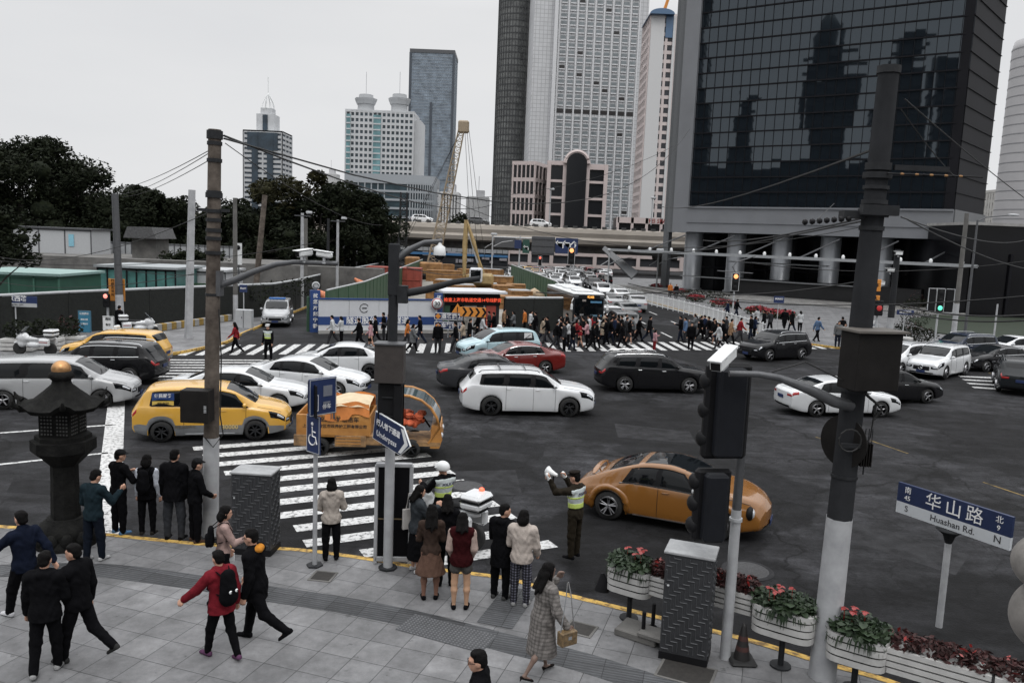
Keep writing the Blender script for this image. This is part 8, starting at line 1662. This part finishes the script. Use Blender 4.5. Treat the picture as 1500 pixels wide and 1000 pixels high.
for px, Yd, c_, lb in ((552, 163.5+3, 'white', 'white car on the left part of the flyover'), (617, 166.5, 'white', 'white van on the flyover above the site'), (792, 166.5, 'white', 'white car on the flyover before the arched building'), (700, 166.5, 'dark grey', 'dark car on the flyover left of the dark round tower')):
 z = Y(px, 322, 165)[2]; t, _ = car('mpv', (Y(px, 325, Yd)[0], Yd+1.5), 0, lb, col=cols[c_], detail=1, rails=False); t.location.z = bpy.data.objects['flyover'].children[0].data.vertices[6].co.z if 0 else Y(750, 325.5, 165)[2]-.75
# motorcycles --------------------------------------------------------------------------------
def motorcycle(loc, hd, label, z=0):
 t = thing('motorcycle', (*loc, z), label, 'motorcycle', R_(hd)); Wm = M_white
 for x in (-.72, .74):
  w_ = link('wheel', None, t, (x, 0, .31)); a = MB(); a.lathe([(.22, -.05), (.29, -.055), (.31, 0), (.29, .055), (.22, .05)], n=24, M=Matrix.Rotation(math.pi/2, 4, 'X')); a.build('tyre', M_rubber, w_); a = MB(); a.lathe([(.22, -.03), (.22, .03)], n=20, M=Matrix.Rotation(math.pi/2, 4, 'X')); [a.tube([(0, 0, 0), (.22*math.cos(q), 0, .22*math.sin(q))], .015, 5) for q in [k*1.047 for k in range(6)]]; a.build('rim', M_rim, w_)
 V, Fq = field([ell((.05, 0, .78), (.42, .17, .14)), ell((.55, 0, .82), (.26, .24, .26)), ell((.60, 0, .55), (.18, .20, .2)), ell((-.55, 0, .80), (.35, .15, .09)), cap_((.74, 0, .62), (.95, 0, .56), .09, .05), ell((.05, 0, .50), (.35, .20, .16))], .02, .08); link('fairing', npmesh('fairing', V, Fq, paint(PW)), t)
 m = MB(); m.tube([(.1, 0, .90), (-.2, 0, .88), (-.55, 0, .93)], [.12, .15, .13], 10, sq=.4); m.build('seat', M_black, t); m = MB(); [m.tube([(.72, s*.11, .31), (.52, s*.1, .95)], .03, 6) for s in (-1, 1)]; m.tube([(.38, -.36, 1.06), (.48, -.2, 1.08), (.50, .2, 1.08), (.38, .36, 1.06)], .016, 6); m.build('fork', M_dgrey, t)
 m = MB(); vs = [];
 for i in range(7):
  for j in range(6): a_ = (i/6-.5)*2.2; vs.append((.66+.06*math.cos(a_)-.05*j-.02*j, .26*math.sin(a_)*(1-.05*j), .98+.075*j))
 m.add(vs, [(i*6+j, (i+1)*6+j, (i+1)*6+j+1, i*6+j+1) for i in range(6) for j in range(5)], 0, True); m.build('windscreen', mat('clear_screen', (.18, .20, .21), .15), t)
 m = MB(); m.box((-.78, 0, 1.03), (.50, .56, .16), b=.05); m.box((-.78, 0, 1.19), (.52, .58, .14), b=.06); m.build('top_box', paint(PW), t); m = MB(); m.box((-.78, 0, 1.112), (.50, .56, .02)); m.box((-.78, 0, .93), (.4, .3, .06)); m.build('box_seam', M_black, t)
 for s in (-1, 1): m = MB(); m.box((-.62, s*.31, .66), (.48, .20, .34), b=.05); m.build('side_box', paint(PW), t); m = MB(); m.box((-.62, s*.415, .68), (.40, .012, .03)); m.build('reflector', M_red, t); m = MB(); m.sph((.42, s*.42, 1.20), (.03, .08, .05)); m.tube([(.40, s*.3, 1.07), (.42, s*.40, 1.18)], .01, 5); m.build('wing_mirror', M_black, t)
 m = MB(); m.sph((.80, 0, .80), (.06, .10, .08)); m.build('headlight', M_lamp, t)
 return t
ml = GR(650, 795); motorcycle(ml, 150, 'white police motorcycle with a large top box behind the group at the kerb', ROAD)
p = GR(690, 800); t = thing('beacon', (p[0]-.05, p[1]-.1, ROAD), 'black pole with a lit red lamp on the white motorcycle', 'beacon'); zt = Y(707, 722, p[1])[2]-ROAD; dx = Y(707, 722, p[1])[0]-p[0]; m = MB(); m.tube([(-.05, 0, .7), (dx*.5, 0, zt*.7), (dx+.03, 0, zt)], .022, 8); m.build('pole', M_black, t); m = MB(); m.lathe([(.05, 0), (.06, .05), (.055, .13), (.03, .15), (0, .15)], (dx+.03, 0, zt), 14); m.build('lamp', mat('beacon_red', (.8, .12, .06), .3, emit=(1, .14, .07), es=1.3), t)
motorcycle(G(52, 520), 180, 'white motorcycle parked before the far planters at the left edge', 0)
x, y = G(188, 492); motorcycle((x+.6, y), 30, 'dark-looking parked scooter by the person in black at the wall', 0)
# ---------------------------------------------------------------- people near the viewer, placed by the top of the head
def ph(px, pyt, h, *a, **k): return person(0, 0, *a, at=G(px, pyt, h), h=h, **k)
VX = .0115
BK = (.0045, .0045, .0055); NV = (.012, .016, .028)
W1 = dict(legL=(22, 8), legR=(-16, 22), armL=(-22, 8, 18, 0), armR=(20, 8, 28, 0)); W2 = dict(legL=(-18, 28), legR=(20, 6), armL=(20, 8, 28, 0), armR=(-22, 8, 15, 0)); ST = dict(legL=(0, 2), legR=(2, 4), armL=(2, 7, 14, 0), armR=(0, 7, 12, 0))
ph(33, 748, 1.78, 62, 'man in a navy jacket striding left with white shoes, at the left edge', pose=dict(W1, armL=(45, 25, 20, 0), armR=(-35, 14, 20, 0), legR=(-25, 35)), wear=dict(top='jacket', hair='short', collar=True), top=(.007, .010, .021), bottom=BK, shoe=(.5, .5, .52), vx=VX)
ph(63, 812, 1.74, 12, 'person all in black seen from behind in the lower left corner', pose=dict(W2, legL=(-8, 10), legR=(8, 4), armL=(4, 8, 14, 0), armR=(10, 8, 30, 10)), wear=dict(top='puffy', hair='short', hood=True, them=-.06), top=BK, bottom=BK, shoe=(.3, .3, .3), vx=VX)
r, J, _ = ph(112, 798, 1.76, 78, 'man in a black jacket walking left past the stone lantern, heel raised', pose=dict(W1, legL=(16, 8), legR=(-20, 34), turn=15, armR=(-8, 8, 20, 0), armL=(40, 6, 50, 20)), wear=dict(top='puffy', hair='short', collar=True), top=BK, bottom=BK, shoe=(.03, .03, .03), vx=VX); eyes(r, J, 1.76)
ph(135, 691, 1.73, -12, 'man in a dark teal jacket looking at his phone beside the lantern', pose=dict(ST, legL=(-3, 4), legR=(6, 4), armR=(28, 16, 95, 10), armL=(8, 12, 40, 30), nod=18, turn=-15), wear=dict(top='jacket', hair='short', tflare=.1), top=(.012, .022, .028), bottom=(.008, .011, .018), shoe=(.4, .4, .4), vx=VX)
ph(172, 661, 1.74, -30, 'man in black with arms folded, waiting next to the teal jacket', pose=dict(ST, armR=(25, 22, 85, 60), armL=(25, 22, 85, 60), turn=-20), wear=dict(top='jacket', hair='cap'), top=BK, bottom=BK, shoe=(.08, .16, .28), vx=VX)
r, J, _ = ph(214, 668, 1.66, 4, 'woman with white sleeves and black boots waiting at the kerb', fem=True, pose=ST, wear=dict(top='sweater', hair='bob', bottom='slim', boots=True, sleeves=True, them=-.06), top=BK, sleeves=(.55, .58, .64), bottom=BK, shoe=(.02, .018, .016), vx=VX)
backpack(J, r, BK, 'black backpack on the woman with white sleeves', 1.62, 1.05)
ph(254, 661, 1.84, -4, 'broad man in a black jacket and grey trousers waiting at the kerb', pose=dict(ST, abd=6), wear=dict(top='puffy', hair='short', them=-.07), top=BK, bottom=(.035, .037, .042), shoe=BK, vx=VX)
ph(285, 674, 1.70, -48, 'young man in black with a peaked cap beside the timber pole', pose=dict(ST, armR=(14, 8, 40, 30)), wear=dict(top='jacket', hair='cap', collar=True), top=BK, bottom=BK, shoe=(.06, .035, .025), vx=VX)
r, J, _ = ph(326, 743, 1.67, -62, 'woman in a pink sweater walking right with a phone in her hand', fem=True, pose=dict(legL=(10, 6), legR=(-8, 14), armL=(5, 8, 15, 0), armR=(28, 10, 75, 20)), wear=dict(top='sweater', hair='bob', bottom='trousers'), top=(.30, .21, .19), bottom=BK, shoe=BK, vx=VX); eyes(r, J, 1.67)
backpack(J, r, BK, 'small black backpack on the woman in the pink sweater', 1.6, .8)
def held(nm, r, p, size, m, label, rz=0, part='case'):
 c = Matrix.Rotation(r.rotation_euler[2], 3, 'Z') @ Vector(p); t = thing(nm, (r.location.x+c.x, r.location.y+c.y, r.location.z+c.z), label, nm.replace('_', ' '), r.rotation_euler[2]+rz); b = MB(); b.box((0, 0, 0), size, b=.008); b.build(part, m, t); return t
held('phone', r, J['wrL']+J['hdL']*.11*1.67, (.02, .09, .15), M_white, 'white phone held by the woman in the pink sweater')
r, J, _ = ph(324, 808, 1.64, 52, 'person in a red jacket walking left, purple shoes', pose=dict(legL=(18, 6), legR=(-10, 18), armL=(35, 22, 12, 0), armR=(-10, 10, 20, 0), lean=5), wear=dict(top='puffy', hair='short', bottom='slim', them=-.06), top=(.15, .013, .020), bottom=BK, shoe=(.09, .04, .08), vx=VX)
backpack(J, r, BK, 'black backpack with two white eyes on the red jacket', 1.62, 1.15, True)
r, J, _ = ph(375, 776, 1.80, 84, 'man in black with an orange hood and glasses striding left', pose=dict(legL=(-24, 34), legR=(16, 6), armL=(-6, 6, 20, 0), armR=(12, 6, 20, 0), lean=4), wear=dict(top='coat', hair='short', them=-.12, tflare=.085, hood=True), top=BK, bottom=BK, shoe=BK, vx=VX); eyes(r, J, 1.80, True)
V, Fq = field([ell(J['neck']-J['fw']*.05*1.8+J['up']*.012, (.118, .075, .065)), cap_(J['neck']-J['side']*.07+J['fw']*.01, J['neck']+J['side']*.07+J['fw']*.01, .056, .056), cap_(J['neck']+J['fw']*.05-J['up']*.03, J['neck']+J['fw']*.02, .04, .05)], VX, .03, wr=.004); link('hood', npmesh('hood', V, Fq, cloth((.50, .20, .03))), r)
ph(486, 703, 1.60, 14, 'woman in a beige hoodie standing by the slim sign pole', fem=True, pose=dict(ST, armL=(15, 16, 50, 25), armR=(15, 16, 60, 30)), wear=dict(top='puffy', hair='bob', hood=True, bottom='trousers'), top=(.40, .355, .315), bottom=BK, shoe=BK, vx=VX)
r, J, _ = ph(612, 713, 1.66, -62, 'woman in a grey leather jacket looking right, white tote bag on her arm', fem=True, pose=dict(ST, armL=(20, 12, 60, 20), armR=(35, 8, 95, 25)), wear=dict(top='puffy', hair='mid', bottom='skirt', hem=.16, flare=.13), top=(.035, .04, .045), bottom=BK, shoe=(.5, .5, .5), vx=VX); eyes(r, J, 1.66)
t = held('tote_bag', r, J['hipL']+np.array([-.18, -.02, .10]), (.06, .34, .40), mat('tote_white', (.42, .40, .38), .8), 'white tote bag with a black pattern on the leather-jacketed woman', part='bag_body'); b = MB(); [b.box((-.032, -.10+.05*i, -.12+.05*j), (.006, .032, .032)) for i in range(5) for j in range(5)]; b.build('print', M_black, t); b = MB(); b.tube([(0, -.10, .2), (0, -.05, .50), (0, .05, .50), (0, .10, .2)], .012, 6); b.build('strap', mat('tote_white'), t)
ph(656, 727, 1.68, 5, 'long-haired person all in black standing before the white motorcycle', fem=True, pose=ST, wear=dict(top='coat', hair='mid', bottom='trousers', them=-.1), top=BK, bottom=BK, shoe=BK, vx=VX)
ph(633, 742, 1.68, 6, 'woman in a brown pleated dress seen from behind', fem=True, pose=dict(ST, armL=(10, 8, 60, 30), armR=(10, 8, 60, 30)), wear=dict(top='sweater', hair='long', bottom='skirt', hem=.285, flare=.165), top=(.045, .030, .024), bottom=(.105, .062, .046), shoe=BK, vx=VX, skin=mat('tights_brown', (.18, .09, .06), .7))
r, J, _ = ph(678, 754, 1.67, 0, 'woman in a cream and maroon jacket and grey shorts', fem=True, pose=dict(ST, armL=(4, 8, 30, 20), armR=(4, 8, 30, 20)), wear=dict(top='puffy', hair='mid', bottom='shorts', sleeves=True), top=(.030, .005, .006), sleeves=(.42, .32, .28), bottom=(.07, .068, .065), shoe=BK, vx=VX, skin=mat('tan_tights', (.40, .24, .15), .6))
ph(737, 741, 1.70, -28, 'young man in a black hooded coat turning his head right', pose=dict(ST, turn=-45, armL=(12, 6, 40, 30), armR=(12, 6, 40, 30)), wear=dict(top='coat', hair='short', hood=True, them=-.16, tflare=.095), top=BK, bottom=BK, shoe=(.05, .05, .05), vx=VX)
ph(767, 750, 1.69, -14, 'person in a cream fleece jacket and checked dark trousers', pose=dict(ST, armL=(14, 9, 40, 10), armR=(10, 9, 30, 10)), wear=dict(top='puffy', hair='bob', bottom='trousers', collar=True), top=(.44, .385, .345), bottom=mat and (.016, .016, .020), shoe=(.25, .25, .25), vx=VX)
r, J, _ = ph(799, 826, 1.72, -58, 'woman in a grey checked coat and black heels walking right', fem=True, pose=dict(legL=(14, 4), legR=(-14, 24), armL=(40, 14, 110, 30), armR=(6, 19, 25, 0), lean=3), wear=dict(top='coat', hair='long', them=-.30, tflare=.125, bottom='none', heels=True), top=(.20, .185, .175), bottom=BK, shoe=(.012, .010, .010), vx=VX, skin=mat('dark_tights', (.14, .09, .07), .6))
mc = cloth((.20, .185, .175)); n = mc.node_tree;
def checks(m, w_=.055, dk=.72):
 n = m.node_tree; b = n.nodes['Principled BSDF']; src = b.inputs['Base Color'].links[0].from_socket; t_ = n.nodes.new('ShaderNodeTexCoord')
 for d_ in ('X', 'Z'):
  w = n.nodes.new('ShaderNodeTexWave'); w.bands_direction = d_; w.inputs['Scale'].default_value = .31/w_; n.links.new(t_.outputs['Object'], w.inputs[0]); r_ = n.nodes.new('ShaderNodeValToRGB'); r_.color_ramp.elements[0].position = .55; r_.color_ramp.elements[1].position = .75; r_.color_ramp.elements[0].color = (1, 1, 1, 1); r_.color_ramp.elements[1].color = (dk, dk, dk, 1); n.links.new(w.outputs['Fac'], r_.inputs[0])
  mm = n.nodes.new('ShaderNodeMix'); mm.data_type = 'RGBA'; mm.blend_type = 'MULTIPLY'; mm.inputs[0].default_value = 1; n.links.new(src, mm.inputs[6]); n.links.new(r_.outputs[0], mm.inputs[7]); src = mm.outputs[2]
 n.links.new(src, b.inputs['Base Color'])
checks(mc); checks(cloth((.016, .016, .020)), .05, 3.2)
V, Fq = field([cap_(J['waist']-J['up']*.01, J['waist']+J['up']*.012, .142, .142, .80, J['fw'])], .012, .01); link('belt', npmesh('belt', V, Fq, mc), r)
c = J['wrR']+np.array([.05, -.02, -.14]); t = held('handbag', r, c, (.13, .27, .20), mat('handbag_pattern', (.05, .035, .02), .5, scale=18, col2=(.20, .13, .06)), 'brown patterned handbag carried by the woman in the grey coat', part='bag_body'); b = MB(); b.tube([(0, -.12, .09), (-.02, -.04, .60), (-.06, .0, .80)], .008, 5); b.tube([(0, .12, .09), (-.02, .05, .60), (-.06, .02, .80)], .008, 5); b.build('strap', M_chrome, t); b = MB(); b.box((.068, 0, .02), (.01, .06, .05)); b.build('clasp', M_chrome, t)
r, J, _ = ph(846, 693, 1.76, 52, 'traffic officer in brown uniform and reflective vest raising a loudspeaker', pose=dict(ST, armL=(80, 20, 75, 5), armR=(70, 14, 90, 40), turn=10), wear=dict(top='jacket', hair='peaked'), top=(.022, .018, .013), bottom=(.020, .016, .011), capc=(.015, .012, .01), shoe=BK, vx=VX)
def vest(r, J, h, txt):
 m1 = mat('vest_silver', (.42, .46, .46), .6, var=.1, scale=8); m2 = mat('vest_lime', (.42, .52, .12), .6, var=.1); e = .024*h; tt = torso(J, h, False, e)
 z = (J['waist'])[2]-.03; V, Fq = field([p for p in tt], VX, .016*h, cut=[(z+.0, -1), (J['neck'][2]-.02, 1)], wr=.003); o = link('vest', npmesh('vest', V, Fq, m1), r)
 for z0, z1 in ((z-.002, z+.10), (J['chest'][2]-.02, J['chest'][2]+.02)): V, Fq = field([p for p in torso(J, h, False, e+.006)], VX, .016*h, cut=[(z0, -1), (z1, 1)]); link('vest_band', npmesh('vest_band', V, Fq, m2), r)
 q = J['chest']+J['up']*.045*h-J['fw']*(.062*h+e+.012); text('lettering', txt, .085, mat('letter_navy', (.02, .02, .05), .6), r, face_M(tuple(q)), .004, True)
vest(r, J, 1.76, 'POLICE'); c = (J['wrR']+J['wrL'])/2+J['fw']*.14+J['up']*.10; t = thing('loudspeaker', tuple(Vector(r.location)+Matrix.Rotation(r.rotation_euler[2], 3, 'Z') @ Vector(c)), 'white hand loudspeaker raised by the officer in brown', 'loudspeaker', r.rotation_euler[2]); b = MB(); b.lathe([(.03, -.12), (.045, -.04), (.07, .06), (.105, .13), (.09, .13), (.04, 0)], n=20, M=Matrix.Rotation(R_(-80), 4, 'X')); b.build('horn', M_white, t); b = MB(); b.tube([(0, -.02, -.03), (0, -.03, -.16)], .018, 6); b.build('handle', M_black, t)
for L_ in 'LR': V, Fq = field([cap_(J['wr'+L_], J['wr'+L_]+J['hd'+L_]*.13, .042, .040)], .012, .01); link('glove', npmesh('glove', V, Fq, M_white), r)
r, J, _ = person(0, 0, 38, 'motorcycle officer in a white helmet and a vest marked POLICE', at=(ml[0]-.05, ml[1]-.02), h=1.80, pose=dict(legL=(30, 40), legR=(30, 40), abd=22, armL=(40, 14, 60, 20), armR=(45, 14, 60, 10), turn=30, nod=15, lean=-4), wear=dict(top='jacket', hair='helmet'), top=BK, bottom=BK, shoe=BK, vx=VX, z=ROAD+.02)
vest(r, J, 1.80, 'POLICE')
for k, (dx, dz) in enumerate(((-.05, .03), (.0, .06), (.02, -.0))): b = MB(); q = J['head']-J['hf']*.128+J['hs']*dx+J['hu' if 0 else 'hup']*dz; b.sph(tuple(q), (.016, .012, .018), 0, 8, 6); b.build('helmet_mark', M_black, r)
r, J, _ = ph(707, 951, 1.74, 84, 'man with glasses whose head and shoulders show at the bottom edge', pose=dict(W1, turn=10), wear=dict(top='jacket', hair='short', collar=True), top=BK, bottom=BK, vx=.010); eyes(r, J, 1.74, True)
# ---------------------------------------------------------------- people farther off: a few poses built once, garments recoloured
POSES = [('a', False, W1, dict(top='jacket', hair='short')), ('b', False, W2, dict(top='coat', hair='short', them=-.15, tflare=.09)), ('c', True, W1, dict(top='coat', hair='mid', them=-.18, tflare=.11)), ('d', True, W2, dict(top='sweater', hair='long', bottom='slim')), ('e', False, ST, dict(top='puffy', hair='short')), ('f', True, dict(ST, armL=(30, 10, 80, 20)), dict(top='puffy', hair='bob', bottom='slim')), ('g', False, dict(legL=(12, 4), legR=(-9, 12), armL=(25, 8, 80, 20), armR=(-8, 8, 20, 0)), dict(top='puffy', hair='short', hood=True)), ('h', True, dict(legL=(-10, 14), legR=(12, 4), armL=(0, 8, 10, 0), armR=(10, 8, 40, 0)), dict(top='jacket', hair='mid', bottom='skirt', hem=.3, flare=.12))]
GN = {'k': ('black', BK), 'w': ('white', (.45, .46, .47)), 'b': ('beige', (.32, .26, .20)), 'g': ('grey', (.12, .125, .13)), 'n': ('navy', (.012, .018, .04)), 'r': ('red', (.22, .02, .025)), 'o': ('orange', (.45, .15, .04)), 'p': ('pink', (.42, .24, .26)), 'u': ('blue', (.08, .13, .22)), 'd': ('dark grey', (.03, .031, .034)), 't': ('tan', (.24, .15, .09))}
rnd = random.Random(8); seen = {}
def far(px, py, c_, hd=None, v=None, place_='', h=None, bt=None, lb=None, group='people on the far zebra crossing', z=ROAD):
 i = v if v is not None else rnd.randrange(8); k, fem, po, we = POSES[i]; h_ = h or (rnd.uniform(1.56, 1.66) if fem else rnd.uniform(1.66, 1.76)); nm, col = GN[c_]
 hd = hd if hd is not None else rnd.choice((88, -88))+rnd.uniform(-14, 14); gar = {'coat': 'coat', 'jacket': 'jacket', 'sweater': 'sweater', 'puffy': 'padded jacket'}[we['top']]; bot = {'skirt': 'skirt', 'slim': 'slim trousers'}.get(we.get('bottom'), 'trousers')
 lb = lb or '%s in a %s %s%s, walking %s %s' % ('woman' if fem else 'man', nm, gar, ' and skirt' if bot == 'skirt' else '', 'left' if hd > 0 else 'right', place_)
 r, J, _ = person(0, 0, hd, lb, key='far'+k, h=1.65, fem=fem, pose=po, wear=we, vx=.024, top=col, bottom=GN[bt][1] if bt else rnd.choice((BK, BK, (.014, .018, .03), (.03, .03, .033))), at=G(px, py, z), z=z, group=group); s = h_/1.65; r.scale = (s, s, s); return r
far(345, 517, 'r', 95, 3, h=1.62, lb='person in a dark red coat walking alone on the left part of the far crossing', bt='k');
far(175, 492, 'k', -20, 4, h=1.7, lb='person in black standing by the dark wall beside the scooter', group='people on the far left pavement', z=0)
LE = 'before the white hoarding';
for px, py, c_, hd, v in ((487, 504, 'w', 95, 0), (500, 503, 'w', 80, 5), (526, 508, 'k', 90, 1), (543, 512, 'p', 95, 7), (550, 504, 'k', 88, 0), (562, 499, 'k', 92, 4), (570, 502, 'd', 85, 6), (596, 509, 'o', -80, 3), (604, 515, 'g', -85, 2), (615, 504, 'k', 92, 0), (641, 517, 'k', 175, 4)): far(px, py, c_, hd, v, LE)
LG = 'before the gatehouse'
for px, py, c_, hd, v in ((667, 516, 'k', 85, 0), (678, 511, 'b', 95, 5), (687, 508, 'k', -90, 6), (700, 497, 'k', 80, 1), (706, 500, 'w', -85, 0), (716, 494, 'd', 95, 4), (723, 496, 'k', 85, 6)): far(px, py, c_, hd, v, LG)
LF = 'before the black fence'
for px, py, c_, hd, v in ((737, 489, 't', -85, 4), (752, 491, 'g', 90, 5), (768, 489, 'o', 85, 4), (776, 491, 'w', -90, 6), (784, 494, 'k', 88, 1), (794, 500, 'b', -88, 2), (801, 503, 'k', 90, 0), (744, 496, 'k', 90, 7)): far(px, py, c_, hd, v, LF)
LB = 'in the dense crowd before the bus'
for px, py, c_, v in ((814, 511, 'k', 0), (821, 506, 'k', 1), (826, 514, 'd', 4), (832, 507, 'w', 5), (838, 513, 'k', 6), (843, 505, 'r', 3), (849, 509, 'r', 7), (854, 503, 'k', 1), (859, 507, 'p', 5), (867, 513, 'k', 2), (872, 510, 'k', 1), (876, 501, 'w', 4), (882, 502, 'b', 2), (887, 505, 'k', 6), (893, 504, 'k', 0), (899, 501, 'n', 4), (905, 507, 'k', 1), (911, 509, 'k', 2), (916, 503, 'd', 6), (921, 504, 'k', 7), (926, 500, 'g', 0), (935, 500, 'k', 0), (818, 498, 'w', 5), (830, 497, 'k', 4), (842, 497, 'g', 6), (853, 497, 'k', 3), (864, 498, 'r', 5), (874, 496, 'k', 6), (884, 495, 'b', 1), (895, 495, 'k', 4), (905, 496, 'k', 5), (915, 496, 'w', 6), (823, 502, 'k', 7), (862, 501, 'w', 4), (888, 498, 'k', 1), (910, 500, 'k', 0)): far(px, py, c_, None, v, LB)
LR_ = 'right of the bus'
for px, py, c_, hd, v in ((950, 501, 'k', -80, 1), (996, 500, 'k', 90, 6), (1003, 502, 'u', 92, 4), (1011, 512, 'k', 175, 4), (1017, 494, 'g', 90, 5), (1025, 497, 'k', -90, 0), (1031, 497, 'n', 88, 6), (1037, 500, 'k', 92, 0), (1043, 501, 'k', -88, 1), (1052, 510, 'w', 90, 2), (1058, 506, 'k', 85, 0), (1063, 498, 'd', 90, 4), (1069, 504, 't', -88, 1), (1083, 500, 'r', -85, 0), (1099, 498, 'k', 90, 6), (1104, 497, 'n', -90, 5), (1047, 504, 'k', 95, 7)): far(px, py, c_, hd, v, LR_)
r = far(958, 514, 'p', -75, 5, h=1.30, lb='child in a pink hood and red trousers on the far crossing', bt='r')
PP = 'people on the right plaza'
for px, py, c_, hd, v, lb in ((1118, 488, 'k', 60, 4, 'person in black at the end of the white railing'), (1127, 487, 'd', 40, 6, 'person in dark grey beside the end of the railing'), (1148, 484, 'k', 0, 1, 'person in a black coat left of the blue street sign post'), (1159, 486, 'k', 20, 2, 'woman in black right of the blue street sign post'), (1171, 487, 'w', 10, 5, 'person in a white jacket with dark spots on the plaza'), (1196, 500, 'u', -70, 0, 'person in a pale blue jacket walking right on the plaza'), (1226, 508, 'g', 170, 4, 'person in grey, left of the pair by the big pole'), (1236, 508, 'w', 150, 5, 'person in white, right of the pair by the big pole'), (1232, 500, 'k', 10, 6, 'person in black behind the pair by the big pole'), (1065, 468, 'n', 80, 1, 'person in navy walking behind the railing'), (1078, 466, 'k', -80, 0, 'person in black walking behind the railing'), (981, 435, 'o', 180, 4, 'person in orange by the far flower bed'), (990, 437, 'k', 170, 4, 'person in black by the far flower bed'), (1108, 480, 'w', 30, 5, 'person in white just inside the railing')): far(px, py, c_, hd, v, lb=lb, group=PP, z=0)
r, J, _ = person(0, 0, 168, 'traffic officer in a pale vest and white cap on the left crossing', key='officer', h=1.76, pose=dict(ST, abd=7), wear=dict(top='jacket', hair='peaked'), vx=.02, top=BK, bottom=BK, capc=(.5, .5, .5), at=G(393, 527, ROAD), z=ROAD); vest(r, J, 1.76, 'POLICE')
bpy.data.scenes.remove(TMP)
